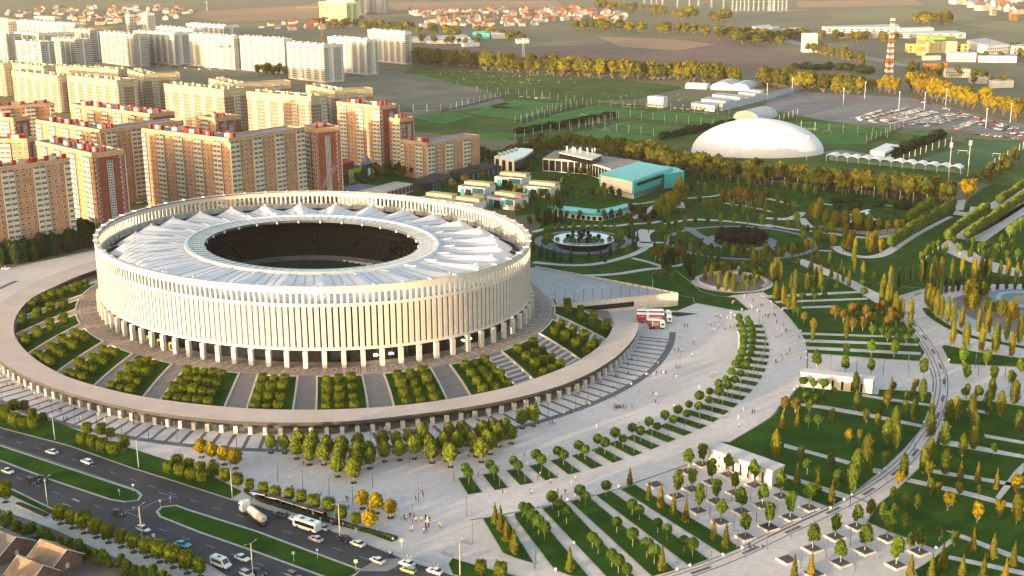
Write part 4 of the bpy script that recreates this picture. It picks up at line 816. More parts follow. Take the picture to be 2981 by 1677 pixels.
belt('belt_tree', 'B 1540,640 1900,665 2250,690 2576,715 C 400,740 800,765 1200,785 1600,800 1950,825 2200,838', 150, 22, 14, 'autumn tree', 'in the long tree belt before the ploughed field', 'tree belt', .9, 5)
belt('belt_tree', 'D -60,850 200,880 450,905 700,925 930,945', 34, 21, 12, 'autumn tree', 'in the tree belt behind the car park', 'tree belt', .95, 6)
belt('golden_tree', 'D 1010,915 1100,920 1230,930 1340,945', 9, 17, 6, 'golden tree', 'in the short clump by the lattice mast', 'golden clump', .9, 7)
belt('golden_tree', 'D 1480,900 1650,975 1850,1030 2100,1090 2350,1150 2600,1215', 36, 20, 9, 'golden yellow tree', 'in the bright belt along the car park', 'golden belt', .95, 8)
belt('dark_cypress', 'E -80,1170 200,1130 500,1060 750,1000 920,960', 46, 12, 3, 'dark poplar', 'in the thick row before the brick flats', 'dark row before the flats', 2.6, 9)
belt('dark_cypress', 'E -80,1210 200,1180 500,1110 750,1050 930,1010', 40, 11, 3, 'dark poplar', 'in the front row by the long side street', 'dark row before the flats', 2.6, 10)
belt('shrub', 'C 420,1290 700,1215 1000,1165', 26, 5.5, 2, 'dark hedge tree', 'in the clipped row between two pitches', 'hedges between pitches', 1.0, 11)
belt('shrub', 'C 0,1340 200,1310 410,1270', 16, 5.5, 2, 'dark hedge tree', 'in the left clipped row between pitches', 'hedges between pitches', 1.0, 12)
belt('shrub', 'C 1440,1400 1750,1330 1900,1310 2100,1270 2200,1250', 26, 6, 3, 'dark hedge tree', 'in the row before the white dome', 'hedges by the dome', 1.0, 13)
belt('shrub', 'H 1180,130 1300,120 1420,60 1640,-20 1760,-80', 22, 7, 3, 'dark bushy tree', 'beside the main pitch', 'bushes by the main pitch', 1.0, 14)
belt('forest_tree', 'B 0,740 150,755 350,770 560,770 600,790', 16, 15, 8, 'dark tree', 'in the clump below the far white slabs', 'dark clump by the flats', 1.0, 15)
belt('belt_tree', 'C 850,60 1150,110 1500,150 1900,200 2200,230', 40, 24, 60, 'hazy tree', 'in the far wood on the slope', 'far slope trees', 1.3, 16)
belt('belt_tree', 'C 580,290 900,310 1300,325 1700,345 2000,365 2300,410 2500,460', 44, 22, 30, 'hazy tree', 'in the wood behind the ploughed field', 'far field trees', 1.3, 17)
belt('forest_tree', 'D 440,520 600,560 750,590 920,640', 24, 17, 8, 'green roadside tree', 'along the far town road', 'far road trees', 1.0, 18)
belt('belt_tree', 'D 0,420 250,380 700,400 900,410 1150,430', 34, 18, 40, 'dull tree', 'among the far works sheds', 'works trees', 1.2, 19)
belt('belt_tree', 'D 1460,230 1600,250 1850,240', 12, 26, 20, 'hazy tree', 'in the far round copse', 'far copse trees', 1.4, 20)
belt('forest_tree', 'D 1050,680 1400,720 1700,760 2000,820 2500,860', 26, 14, 30, 'green tree', 'among the yards behind the golden belt', 'yard trees', 1.0, 21)
belt('forest_tree', 'D 2050,480 2300,500 2576,520 2576,600 2100,600', 16, 15, 25, 'green tree', 'round the far offices', 'office trees', 1.0, 22)
belt('shrub', 'D 230,690 500,700 800,690 1000,740', 18, 9, 12, 'low dark bush', 'on the slope before the mast', 'slope bushes', 1.3, 23)
belt('belt_tree', 'B 520,260 900,260 1300,300 1800,330 2200,370 2400,420', 44, 17, 60, 'dull tree', 'among the far village roofs', 'village trees', 1.4, 24)
belt('forest_tree', 'B 1500,420 1700,430 1900,440 2200,455', 14, 14, 15, 'dark tree', 'beside the far long sheds', 'shed trees', 1.2, 25)
belt('forest_tree', 'H 2100,420 2250,330 2400,250 2576,120', 18, 9, 6, 'dark green tree', 'at the corner right of the forest row', 'corner trees', 1.0, 26)
trees('forest_tree', QQ('F 800,400 1000,400 1060,380 1200,330 1250,360 1350,350 1450,340 1550,330 1650,320 1180,300 1300,300 1050,440 1150,420 1850,440 1950,480 2080,430 2200,330 2250,380 2450,400 2520,480 2130,300 1400,310 1230,250'), 9, 'dark garden tree', 'among the villas and the yellow kindergarten', 'garden trees by the villas', 1.0)
trees('park_tree', QQ('G 0,540 60,620 130,620 200,600 260,560 330,590 420,260 350,220 230,240 150,260 430,480 400,400 470,430 560,480 600,420 540,360 620,250 700,260 760,240 800,280 650,330 740,350 500,560 420,560 620,560 680,520 760,520 830,530 900,560 960,540 1040,560 380,620 300,540 100,660 30,700 880,500 960,500'), 7.5, 'dense green tree', 'in the gardens round the turquoise hall', 'garden trees by the hall', 1.1)
trees('plum_tree', QQ('G 1170,720 1260,790 1300,800 1380,770 1290,740'), 7, 'purplish tree', 'by the winding walk', 'purple trees by the walk')
# ---------------------------------------------------------------- apartment blocks
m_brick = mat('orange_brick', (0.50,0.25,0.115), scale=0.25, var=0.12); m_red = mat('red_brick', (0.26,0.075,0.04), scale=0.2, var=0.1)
m_cream = mat('cream_render', (0.60,0.53,0.38), scale=0.3, var=0.07); m_roofg = mat('blue_grey_roof', (0.25,0.27,0.33), scale=0.12, var=0.15)
m_wframe = mat('white_window_frame', (0.62,0.61,0.58), var=0.05); m_pane = mat('window_pane', (0.045,0.05,0.06), rough=0.1, spec=0.6, var=0.3, scale=0.5)
m_chim = mat('red_chimney', (0.40,0.045,0.03), var=0.2); m_brown = mat('brown_brick', (0.27,0.16,0.105), scale=0.2); m_beige = mat('beige_brick', (0.50,0.39,0.23), scale=0.2, var=0.08)
m_white = mat('white_panel', (0.66,0.63,0.56), scale=0.1, var=0.06); m_gpanel = mat('grey_panel', (0.40,0.39,0.38), scale=0.1, var=0.08); m_joint = mat('dark_joint', (0.06,0.04,0.03))
m_green = mat('green_white_panel', (0.55,0.62,0.30), scale=0.05); m_logg = mat('loggia_glass', (0.13,0.14,0.15), rough=0.15, spec=0.5, var=0.3, scale=0.4); m_lime_g = mat('lime_green', (0.35,0.48,0.03))
m_turq = mat('turquoise_panel', (0.05,0.40,0.38), rough=0.4, var=0.05); m_tglass = mat('turquoise_glass', (0.05,0.26,0.25), rough=0.15, spec=0.5, var=0.15); m_terr = mat('pale_terracotta', (0.55,0.36,0.20))  # villa roof pavilions take one even terracotta tone
m_violet = mat('violet_grey_roof', (0.20,0.18,0.22), scale=0.3)
WM = {}
def winmesh(kind):
    if kind in WM: return WM[kind]
    b = MB(); w_, h_ = {'a': (1.5,1.5), 'b': (3.0,1.5), 'c': (1.9,1.35)}[kind]
    b.box((0,0.03,0), (w_, .1, h_)); n = 2 if kind != 'b' else 4; pw = (w_-.2)/n
    for i in range(n): b.box((-w_/2+.1+pw*(i+.5), 0.065, .12), (pw-.16, .08, h_-.24), 0, 1)
    if kind == 'a': b.box((.95, .25, -.7), (.8, .5, .6))
    WM[kind] = b.mesh('window', [m_wframe, m_pane]); return WM[kind]
def rect3(s, H):
    L, C, R = QQ(s, H); L.z = C.z = R.z = 0
    u = (L-C); lu = u.length; u.normalize(); v = Vector((-u.y, u.x, 0)); d = (R-C).dot(v)
    if d < 0: v = -v; d = -d
    return C, u, lu, v, max(d, 9.0)
def flats(s, H, style, label, nwin=0, name='apartment_block', ph=2.85, lv=None, roofy=True, sign=None):
    C, u, lu, v, lv0 = rect3(s, H); lv = lv or min(lv0, 60)
    t = thing(name, label, 'apartment block', C, 0, 'apartment blocks'); r = random.Random(int(lu*100))
    walls = dict(brick=m_brick, beige=m_brown, white=m_white, grey=m_gpanel, green=m_green)[style]; endm = m_red if style == 'brick' else walls
    b = MB(); EL = lv > 24 and lu > 24; cor = [Vector((0,0,0)), u*lu, u*lu+v*15, u*15+v*15, u*15+v*lv, v*lv] if EL else [Vector((0,0,0)), u*lu, u*lu+v*lv, v*lv]; b.prism(cor, 0, H, 0, 1)
    if style == 'beige': 
        pass
    wallo = b.build('wall', [walls, m_roofg], t)
    pb = MB(); cc = (u*lu+v*lv)/2
    def big(k): return [cc+(p-cc)*(1+2*k/((p-cc).length)) for p in cor]
    top = m_brick if style == 'brick' else m_beige if style == 'beige' else walls
    for p_, q_ in zip(cor, cor[1:]+cor[:1]):
        m_ = (p_+q_)/2; e_ = q_-p_; az = atan2(e_.y, e_.x); pb.box((m_.x, m_.y, H-1.6), (e_.length+.5, .5, 2.5), az)
        if style == 'brick':
            for z in (H-1.5, H-.5, H+.45): pb.box((m_.x, m_.y, z), (e_.length+.66, .66, .26), az, 1)
    pb.build('parapet', [top, m_cream], t)
    nf = int((H-2.5)/ph); wins = []; cream = MB(); dark = MB(); band = MB(); lg = MB()
    faces = [(u*lu, -u, lu, -v, 0), (Vector((0,0,0)), v, lv, -u, 1), (v*lv, u, lu, v, 2), (u*lu+v*lv, -v, lv, u, 3)]
    for o, d, L, n, fi in (faces[:2] if EL else faces):
        if fi == 2 and style in ('white', 'grey', 'green'): pass
        nb = max(2, int(L/3.4)); bw = L/nb; ang = atan2(d.y, d.x); 
        if d.cross(n).z > 0: flip = True
        else: flip = False
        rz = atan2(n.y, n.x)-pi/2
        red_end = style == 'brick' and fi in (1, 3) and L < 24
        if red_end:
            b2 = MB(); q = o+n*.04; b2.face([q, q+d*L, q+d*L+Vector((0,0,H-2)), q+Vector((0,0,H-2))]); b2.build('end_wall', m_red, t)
        for k in range(nb):
            cxp = o+d*(bw*(k+.5)); kind = (k*7+fi*3+int(lu)) % 5
            if style in ('brick',):
                if kind in (1, 4) and not red_end:
                    cream.box((*(cxp+n*.35)[:2], 2.5), (bw*.96, .7, H-4.6), rz)
                    for f in range(nf): wins.append((cxp+n*.72, 1.2+f*ph+2.0, 'b', rz))
                elif kind == 3 and not red_end:
                    dark.box((*(cxp-d*bw*.5+n*.06)[:2], 0), (.45, .16, H-1), rz)
                    for f in range(nf): wins.append((cxp+n*.03, 1.2+f*ph+2.0, 'c', rz))
                elif red_end:
                    if k == nb//2:
                        lg.box((*(cxp+n*.3)[:2], 4), (3.4, .6, H-8), rz)
                        for f in range(int((H-9)/1.4)): lg.box((*(cxp+n*.63)[:2], 4.6+f*1.4), (3.5, .1, .28), rz, 1)
                        for q in range(4): lg.box((*(cxp+n*.64+d*(-1.5+q*1.0))[:2], 4), (.2, .12, H-8), rz, 1)
                    elif k % 2 == 0:
                        for f in range(nf): wins.append((cxp+n*.08, 1.2+f*ph+2.0, 'a', rz))
                else:
                    for f in range(nf): wins.append((cxp+n*.03, 1.2+f*ph+2.0, 'a' if k % 2 else 'c', rz))
            elif style == 'beige':
                if kind in (1, 3): cream.box((*(cxp+n*.3)[:2], 1), (bw*.8, .6, H-2.5), rz)
                for f in range(nf): wins.append((cxp+n*(.62 if kind in (1,3) else .03), 1.2+f*ph+1.6, 'c' if kind in (1,3) else 'a', rz))
            else:
                if kind in (0, 2, 3): lg.box((*(cxp+n*.25)[:2], 2), (bw*.72, .5, H-5), rz)
                elif kind == 1: cream.box((*(cxp+n*.25)[:2], 1), (bw*.5, .5, H-2), rz)
                for f in range(nf):
                    if kind in (0, 2, 3): cream.box((*(cxp+n*.56)[:2], 1+f*ph+1.8), (bw*.78, .14, 1.15), rz)
                    elif kind == 4: wins.append((cxp+n*.03, 1.2+f*ph+1.6, 'c', rz))
        if style == 'beige':
            for f in range(nf): band.box((*(o+d*L/2+n*.1)[:2], 1+f*ph), (L, .24, .35), rz)
            band.box((*(o+d*L/2+n*.12)[:2], H-6.5), (L, .3, 5.0), rz, 1)
    if cream.v: cream.build('loggia_panel', m_cream if style in ('brick', 'beige') else m_green if style == 'green' else m_white, t)
    if dark.v: dark.build('wall_joint', m_joint, t)
    if band.v: band.build('floor_band', [m_cream, m_beige], t)
    if lg.v: lg.build('loggia_glazing', [m_logg, m_wframe], t)
    # windows: the nearest ones one by one, the rest as one part
    wins.sort(key=lambda q: (q[0]+C).length*1.0 - q[1]*.1 if nwin else 0)
    for p, z, k, rz in wins[:nwin]: ob('window', winmesh(k), t, (p.x, p.y, z), rz)
    if len(wins) > nwin:
        g = MB()
        for p, z, k, rz in wins[nwin:]:
            w_, h_ = {'a': (1.5,1.5), 'b': (3.0,1.5), 'c': (1.9,1.35)}[k]; g.box((p.x, p.y, z), (w_, .16, h_), rz)
            cs, sn = cos(rz), sin(rz); npn = 2 if k != 'b' else 4; pw = (w_-.2)/npn
            for i in range(npn):
                lx = -w_/2+.1+pw*(i+.5); g.box((p.x+cs*lx-sn*.06, p.y+sn*lx+cs*.06, z+.12), (pw-.16, .1, h_-.24), rz, 1)
        o = g.build('window_grid', [m_wframe, m_pane], t); o['kind'] = 'stuff'
    if roofy:
        nb_ = max(1, int(lu/16)); bh = MB(); bh.box((0,0,0), (4.5,4.0,2.6), 0, 0, 1); bm = bh.mesh('stair_bulkhead', [m_cream if style != 'white' else m_white, m_roofg]); chm = MB(); chm.box((0,0,0), (2.2,1.5,2.7)); chm.box((0,0,2.7), (2.6,1.9,.3)); cm2 = chm.mesh('chimney', m_chim if style == 'brick' else m_beige)
        rz = atan2(u.y, u.x)
        for i in range(nb_):
            p = u*(lu*(i+.5)/nb_)+v*(min(lv, 15)*.5); ob('stair_bulkhead', bm, t, (p.x, p.y, H), rz)
            for q in range(3 if style == 'brick' else 1):
                p2 = p+u*(r.uniform(2.6,6.5)*(1 if q % 2 else -1))+v*r.uniform(-4,4); ob('chimney', cm2, t, (p2.x, p2.y, H), rz, None)
    if sign:
        fi, txt = sign; o, d, L, n, _ = faces[fi]; rz = atan2(n.y, n.x)-pi/2+pi
        for i, chx in enumerate(txt):
            cu = bpy.data.curves.new('lettering', 'FONT'); cu.body = chx; cu.size = 3.2; cu.extrude = .05; cu.align_x = 'CENTER'; cu.materials.append(m_wframe)
            to = ob('lettering', cu, t); p = o+d*(L*.3)+n*.15; to.location = (p.x, p.y, H-6-i*3.2); to.rotation_euler = (pi/2, 0, rz)
    return t
NEAR = [('E -200,272 690,152 800,128', 48.5, 'brick', 'orange brick block with striped cornice at the frame edge nearest the stadium', 100, None),
 ('E 360,-22 925,105 1212,62', 48.5, 'brick', 'long brick block with a red end wall and a white glazed stair strip', 100, None),
 ('A 360,1208 1000,1310 1840,1190', 48.5, 'brick', 'brick block with curved cream corner behind the striped cornice blocks', 100, None),
 ('A 1420,1295 2290,1398 3010,1275', 48.5, 'brick', 'widest brick block with a glazed corner right behind the stadium rim', 100, (None)),
 ('B 445,1262 560,1298 755,1258', 47, 'brick', 'narrow brick tower with a dark red side beside the crane jib', 60, None),
 ('A 1990,1172 2152,1192 3000,1232', 48.5, 'brick', 'brick block with a bright orange end wall and white letters', 60, (1, 'ЮСИ')),
 ('B 790,1025 1222,1072 1330,1045', 48.5, 'brick', 'tall brick slab at the right end of the estate', 100, None),
 ('B 1235,1180 1425,1198 1528,1175', 39.5, 'brick', 'lower brick wing with a white line emblem on its end wall', 60, (1, 'ЮСИ')),
 ('B 1435,1405 1690,1440 2135,1348', 25.5, 'brick', 'nine storey brick block with a round glazed corner', 60, None),
 ('A -200,1088 540,1038 690,1012', 48.5, 'brick', 'shaded brick block with cream panels and a blank dark red end', 40, None),
 ('A -200,1172 132,1190 312,1166', 48.5, 'brick', 'brick block whose dark red end carries a column of white letters', 40, (1, 'ЮСИ')),
 ('A -300,1402 270,1400 380,1376', 48.5, 'brick', 'brick block at the frame edge behind the nearest block', 40, None),
 ('A 700,1050 1500,1150 1700,1118', 48.5, 'brick', 'brick block with sunlit orange stair heads behind the curved corner block', 40, None)]
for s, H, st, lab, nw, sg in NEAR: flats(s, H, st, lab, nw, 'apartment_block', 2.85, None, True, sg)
MID = [('A 115,712 575,765 680,742','beige banded block, leftmost of the three sunlit ones'),('A 670,760 1165,812 1292,788','beige banded block, middle of the three sunlit ones'),('A 1275,700 1440,752 1812,738','brown banded tower with two wings behind the sunlit blocks'),
 ('A 1640,845 2235,905 2345,872','beige banded block, rightmost of the three sunlit ones'),('B -110,922 535,978 640,955','beige block with brown storeys beside the tall brick slab'),('B 485,855 770,915 1150,890','unfinished beige block with dark window holes'),('A 2090,792 2330,850 2926,820','unfinished beige block behind the sunlit banded block'),
 ('A 35,628 430,668 560,655','beige banded block, back row on the left'),('A 560,668 1180,702 1280,690','beige banded block, back row in the middle'),('A -250,605 30,642 125,625','grey banded tower at the frame edge')]
for s, lab in MID: flats(s, 37.5, 'beige', lab, 0, 'banded_block', 3.0)
FAR = [('A 1335,312 1735,336 1805,322','white','long white slab behind the parked cars, first from its left'),('A 1560,268 1930,296 1965,285','white','white slab half hidden in the back row'),('A 1862,238 2235,263 2295,250','white','white slab farthest back with orange roof edge'),('A 1890,340 2330,368 2402,352','white','wide white slab crossed by a slanting shadow'),('A 2395,366 2836,396 2905,390','white','white slab in the middle of the far row'),
 ('B 290,425 655,455 748,435','white','creamy far slab below the yellow crane'),('B 700,372 1085,402 1142,392','white','creamy far slab with green tinted side'),('B 1100,300 1470,326 1525,322','white','bright white tower slab at the right end of the far row'),('A 995,320 1330,350 1405,338','grey','grey unfinished tower left of the white slabs'),('A 515,380 745,402 870,390','grey','grey tower behind the orange crane'),
 ('A 155,410 400,426 495,415','grey','grey tower left of the orange crane'),('A 165,205 430,226 470,220','white','white slab with orange top at the far left'),('A 340,222 745,242 775,232','white','pale pink far slab at the left'),('A 735,292 895,306 968,290','grey','pinkish far tower'),('A 145,325 380,341 580,312','white','bluish white stepped towers at the left'),('A -100,172 75,206 120,196','white','white slab with red roof edge at the frame corner'),('A -100,346 60,352 150,340','grey','bluish tower at the left frame edge'),('A 340,168 540,180 570,175','white','small white slab far left')]
for s, st, lab in FAR: flats(s, 47, st, lab, 0, 'far_slab', 2.9)
for s, st, lab in (('B 610,22 880,33 905,25','green','lime green and white far tower slab'),('B 690,-30 955,-22 992,-28','white','pale tower slab behind the lime green one'),('B 1015,-45 1090,-40 1135,-46','grey','bluish far tower'),('B 1185,-40 1240,-36 1256,-40','grey','grey far tower at the right of the lime green slab'),('A 1250,150 1290,154 1325,150','white','thin white far tower, left of the pair'),('A 1410,135 1460,141 1515,135','white','thin white far tower, right of the pair')):
    flats(s, 50, st, lab, 0, 'far_slab', 2.9)
# blocks out of frame on the left that throw the evening shade over the estate
for i, (x, y, a, L) in enumerate(((-415,640,.5,90),(-480,760,.6,90),(-560,880,.5,110),(-520,620,.6,90),(-640,760,.5,100),(-720,940,.5,100))):
    b = MB(); b.box((0,0,0), (L,15,38.0), a, 0, 1); o = b.build('apartment_block', [m_brick, m_roofg], None); o.location = (x, y, 0); tag(o, f'brick block beyond the left frame edge, {nth(i)} from the stadium', 'apartment block', 'apartment blocks')
# ---------------------------------------------------------------- small and special buildings
def block(name, s, H, mats, label, cat='building', z0=0.0, parts=None, prj=None):
    P = QQ(s, H); o0 = sum(P, Vector())/len(P); o0.z = 0; t = thing(name, label, cat, o0)
    b = MB(); b.prism([p-o0 for p in P], z0, H, 0, 1); b.build('wall', mats, t)
    return t, o0, [Vector((p.x-o0.x, p.y-o0.y, 0)) for p in P]
def facade_bays(t, a, c, z0, z1, n, fill, m, name='window', out=.08):
    """n flat openings along the wall a-c, each a part"""
    d = (c-a); L = d.length; d.normalize(); nn = Vector((d.y, -d.x, 0)); nn = nn if (a+nn+t.location).length < (a+t.location).length else -nn
    w_ = L/n*fill; b = MB(); b.box((0,0,0), (w_, out*2, z1-z0)); me = b.mesh(name, m); rz = atan2(d.y, d.x)
    for i in range(n):
        p = a+d*(L*(i+.5)/n); ob(name, me, t, (p.x+nn.x*.02, p.y+nn.y*.02, z0), rz)
def roofbox(t, c, size, rz, m, name, z): 
    b = MB(); b.box((0,0,0), size); return ob(name, b.mesh(name, m), t, (c.x, c.y, z), rz)
t, o0, P = block('academy_office', 'F 2365,120 2560,160 G -10,160 90,120 180,58 175,48 60,35 F 2500,70', 11.5, [m_white, m_glass], 'white framed office with curved black glass front near the brick estate')
facade_bays(t, P[0], P[1], 0.3, 10, 3, .5, m_glass); facade_bays(t, P[2], P[3], .3, 10.3, 4, .97, m_glass); facade_bays(t, P[3], P[4], .3, 10.3, 6, .98, m_glass)
for i in range(5): roofbox(t, P[0].lerp(P[6], .2+.15*i), (2, 2, 1.2), .3, m_steel, 'roof_unit', 11.5)
t, o0, P = block('academy_hall', 'G 275,138 400,62 620,60 850,112 1250,165 1180,200 950,246 720,172', 9.5, [m_lime2, mat('terrace_roof', (0.27,0.23,0.20), scale=.3)], 'long cream framed academy building with roof terrace')
facade_bays(t, P[0], P[7], .5, 8.3, 7, .88, m_glass); facade_bays(t, P[7], P[6], .5, 8.3, 8, .86, m_glass)
P2 = QQ('G 440,85 760,155 860,110 560,45', 13.5); b = MB(); b.prism([p-o0 for p in P2], 9.6, 13.2, 0, 1); b.prism([(p-o0)*1.04-sum((q-o0 for q in P2), Vector())/4*.04 for p in P2], 13.2, 13.8, 2); b.build('upper_storey', [m_glass, m_violet, m_lime2], t)
am = MB(); am.tube([(0,0,0), (0,0,4.2)], .12, 5); am.box((0,0,2), (.7,.4,2.2)); amm = am.mesh('antenna', m_steel)
for i in range(12): p = P2[0].lerp(P2[2], .1+.07*i)-o0+Vector((RND.uniform(-4,4), RND.uniform(-4,4), 0)); ob('antenna', amm, t, (p.x, p.y, 13.7))
# turquoise sports hall
F_ = [Q('G', 840, 290, 13), Q('G', 1185, 362, 13), Q('G', 1580, 230, 13), Q('G', 1240, 165, 13)]
o0 = (F_[0]+F_[1]+F_[2]+F_[3])/4; o0.z = 0; T1 = thing('sports_hall', 'big turquoise sports hall with a white front panel and dark strip window', 'sports hall', o0)
f = [Vector((p.x-o0.x, p.y-o0.y, 0)) for p in F_]; 
b = MB(); cc = sum(f, Vector())/4
lo = [p+(cc-p)*.05 for p in f]; rows = []
for k, z in ((.10, 3.2), (.02, 4.2), (0, 8.5), (0.0, 11.6), (.02, 12.6), (.06, 13.0)): rows.append([Vector((*(p+(cc-p)*k)[:2], z)) for p in f])
b.grid(rows, 0, True); b.face(rows[-1]); b.face(list(reversed(rows[0]))); 
if (f[1]-f[0]).cross(f[2]-f[1]).z < 0: pass
b.build('shell', m_turq, T1, False)
b = MB(); b.prism([p+(cc-p)*.12 for p in f], 0, 3.3); b.build('ground_floor', m_white, T1)
def on(a, c, t0, t1, z0, z1, out):
    d = (c-a); n = Vector((d.y, -d.x, 0)).normalized(); n = n if (a+n-cc).length > (a-cc).length else -n
    p0, p1 = a+d*t0+n*out, a+d*t1+n*out; return [Vector((*p0[:2], z0)), Vector((*p1[:2], z0)), Vector((*p1[:2], z1)), Vector((*p0[:2], z1))], n, d
q, n1, d1 = on(f[0], f[1], .05, .96, 4.4, 12.0, .12); b = MB(); b.face(q); b.build('front_panel', mat('ivory_panel', (0.62,0.58,0.53), var=.03), T1)
q, n2, d2 = on(f[1], f[2], .08, .72, 8.6, 10.6, .1); b = MB(); b.face(q); b.build('strip_window', m_glass, T1)
facade_bays(T1, f[1]+(cc-f[1])*.12, f[1].lerp(f[2], .8)+(cc-f[1])*.10, .2, 3.0, 16, .55, m_glass)
for z, txt, sz in ((6.6, 'Тренажёрный', 1.5), (5.3, 'зал спортивной академии', 1.0)):
    cu = bpy.data.curves.new('lettering', 'FONT'); cu.body = txt; cu.size = sz; cu.materials.append(m_joint); to = ob('lettering', cu, T1); p = f[0]+d1*.12+n1*.2; to.location = (p.x, p.y, z); to.rotation_euler = (pi/2, 0, atan2(d1.y, d1.x))
E_ = [Q('G', 1490, 300, 11), Q('G', 1690, 270, 11), Q('G', 1620, 235, 11), Q('G', 1500, 215, 11)]
b = MB(); b.prism([p-o0 for p in E_], 1.0, 11, 0); b.build('side_wing', m_turq, T1)
# low turquoise zigzag pavilion
Z = QQ('G 330,625 400,608 550,622 700,640 840,652 1000,620 1140,585 1205,598 1080,640 960,675 880,695 760,690 550,668 420,650', 4.5); o0 = sum(Z, Vector())/len(Z); o0.z = 0
t = thing('low_pavilion', 'low zigzag pavilion with a turquoise roof above the mirror pool', 'pavilion', o0)
b = MB(); b.prism([p-o0 for p in Z], 2.9, 4.5, 0); b.build('roof', m_turq, t); b = MB(); cz = sum((p-o0 for p in Z), Vector())/len(Z); b.prism([(p-o0)*.985 for p in Z], 0, 2.9, 0); b.build('wall', m_white, t)
zz = [p-o0 for p in Z]
for a, c, n in ((zz[12], zz[11], 4), (zz[11], zz[10], 2), (zz[10], zz[9], 3), (zz[9], zz[8], 3)): facade_bays(t, Vector((*a[:2],0))*.99, Vector((*c[:2],0))*.99, .4, 2.5, n, .55, m_glass, 'window', .3)
# villas
for i, (s, lab) in enumerate((('F 2005,415 2270,440', 'highest on the slope'), ('F 2370,322 2640,345', 'farthest from the stadium'), ('F 2290,520 2570,560', 'largest in view beside the rim'), ('F 1612,530 1880,560', 'half hidden behind the rim'), ('F 1912,570 2150,600', 'lowest behind the rim'), ('G 78,415 352,440', 'nearest the turquoise hall'))):
    a, c = QQ(s, 7.0); d = c-a; L = d.length; d.normalize(); n = Vector((-d.y, d.x, 0)); n = n if n.y > 0 else -n; o0 = (a+c)/2; o0.z = 0
    t = thing('villa', f'white framed villa with turquoise glass, {lab}', 'house', o0, atan2(d.y, d.x), 'turquoise glass villas')
    b = MB(); b.box((0,7,3.0), (L,14,4.0)); b.box((0,7.5,0), (L*.8,11,3.0)); b.build('wall', m_white, t)
    b = MB(); b.box((L*.24,-.03,3.3), (L*.42,.1,3.3)); b.box((-L*.34,-.03,.4), (L*.16,.1,5.0)); b.build('glass_front', m_tglass, t); b = MB(); b.box((-L*.12,-.05,.4), (L*.22,.1,5.0)); b.build('recess', m_glass, t)
    b = MB(); b.box((-L*.25,3.5,7.0), (L*.42,6,.08)); b.box((L*.24,3.5,7.0), (L*.44,6,.08)); b.build('flat_roof', m_violet, t); b = MB(); b.box((0,10.5,7.0), (L*.96,6.5,1.9)); b.build('roof_pavilion', m_terr, t)
for s, H, lab in (('F 1550,355 1740,385 1955,318 1780,285', 6, 'black low studio with glazed fins, nearer the stadium'), ('F 1920,272 2080,300 2430,215 2280,180', 6, 'black low studio with glazed fins, farther from the stadium')):
    t, o0, P = block('studio', s, H, [mat('black_cladding', (0.025,0.028,0.033)), mat('black_roof', (0.03,0.032,0.036))], lab); facade_bays(t, P[1], P[2], .3, 5, 7, .3, m_tglass)
t, o0, P = block('concrete_frame', 'F 800,520 1180,505 1550,395 1380,370', 9, [m_conc, mat('dusty_slab', (0.38,0.35,0.31), scale=.2)], 'unfinished concrete frame building behind the stadium rim'); facade_bays(t, P[1], P[2], .5, 4.0, 10, .82, m_joint, 'opening'); facade_bays(t, P[1], P[2], 4.6, 8.2, 10, .82, m_joint, 'opening')
t, o0, P = block('blue_roof_hall', 'F 815,445 1010,392 1190,412 1000,470', 5, [mat('blue_steel', (0.06,0.16,0.36)), mat('blue_grey_sheet', (0.14,0.17,0.23))], 'low hall with a blue edged roof behind the rim')
t, o0, P = block('kindergarten', 'F 785,245 880,262 1040,232 960,200 850,205', 10, [m_lime_g, mat('plum_roof', (0.13,0.06,0.08))], 'lime green kindergarten with white windows', 'kindergarten'); facade_bays(t, P[1], P[2], 1, 3.2, 6, .35, m_wframe); facade_bays(t, P[1], P[2], 5, 7.2, 6, .35, m_wframe); facade_bays(t, P[0], P[1], 5, 7.2, 2, .3, m_wframe)
t, o0, P = block('burgundy_wing', 'F 770,165 880,140 960,170 850,200', 15, [mat('burgundy', (0.16,0.025,0.035)), m_chim], 'burgundy gabled wing behind the lime green kindergarten')
t, o0, P = block('green_turret', 'F 1035,190 1080,205 1145,185 1090,170', 12, [mat('bottle_green', (0.02,0.09,0.05)), m_violet], 'dark green turret house with a pointed roof by the kindergarten'); b = MB(); ap = sum(P, Vector())/4+Vector((0,0,18)); pp = [Vector((*(p*1.1)[:2], 12)) for p in P]; [b.face([pp[i], pp[(i+1) % 4], ap]) for i in range(4)]; b.build('roof', m_violet, t); facade_bays(t, P[1], P[2], 4, 9, 1, .4, m_wframe)
# two long kiosks on the plaza
for k, (s, lab, H) in enumerate((('L 350,842 1068,920 1092,880 385,803', 'long white pavilion with narrow dark doorways on the upper plaza', 5.0), ('O 1935,175 P 62,400 182,338 O 2002,95', 'long white pavilion glowing with warm light beside the maple plaza', 4.6))):
    t, o0, P = block('plaza_pavilion', s, H, [m_lime2, mat('pavilion_roof', (0.55,0.53,0.50), scale=.3, var=.05)], lab, 'pavilion'); facade_bays(t, P[0].lerp(P[1], .12), P[0].lerp(P[1], .92), .1, 3.4, 7 if k else 6, .22, m_glass, 'doorway')
    b = MB(); c4 = sum(P, Vector())/4; b.prism([c4+(p-c4)*1.025 for p in P], H, H+.3); b.build('roof', mat('pavilion_roof', (0.55,0.53,0.50)), t)
    if k:
        d = (P[1]-P[0]).normalized(); b = MB(); b.box((0,0,0), (.7,.1,1.6)); me = b.mesh('lit_window', m_warm)
        for q in (.2, .45, .6, .93): p = P[0].lerp(P[1], q); ob('lit_window', me, t, (p.x+d.y*.15, p.y-d.x*.15, 1.2), atan2(d.y, d.x))
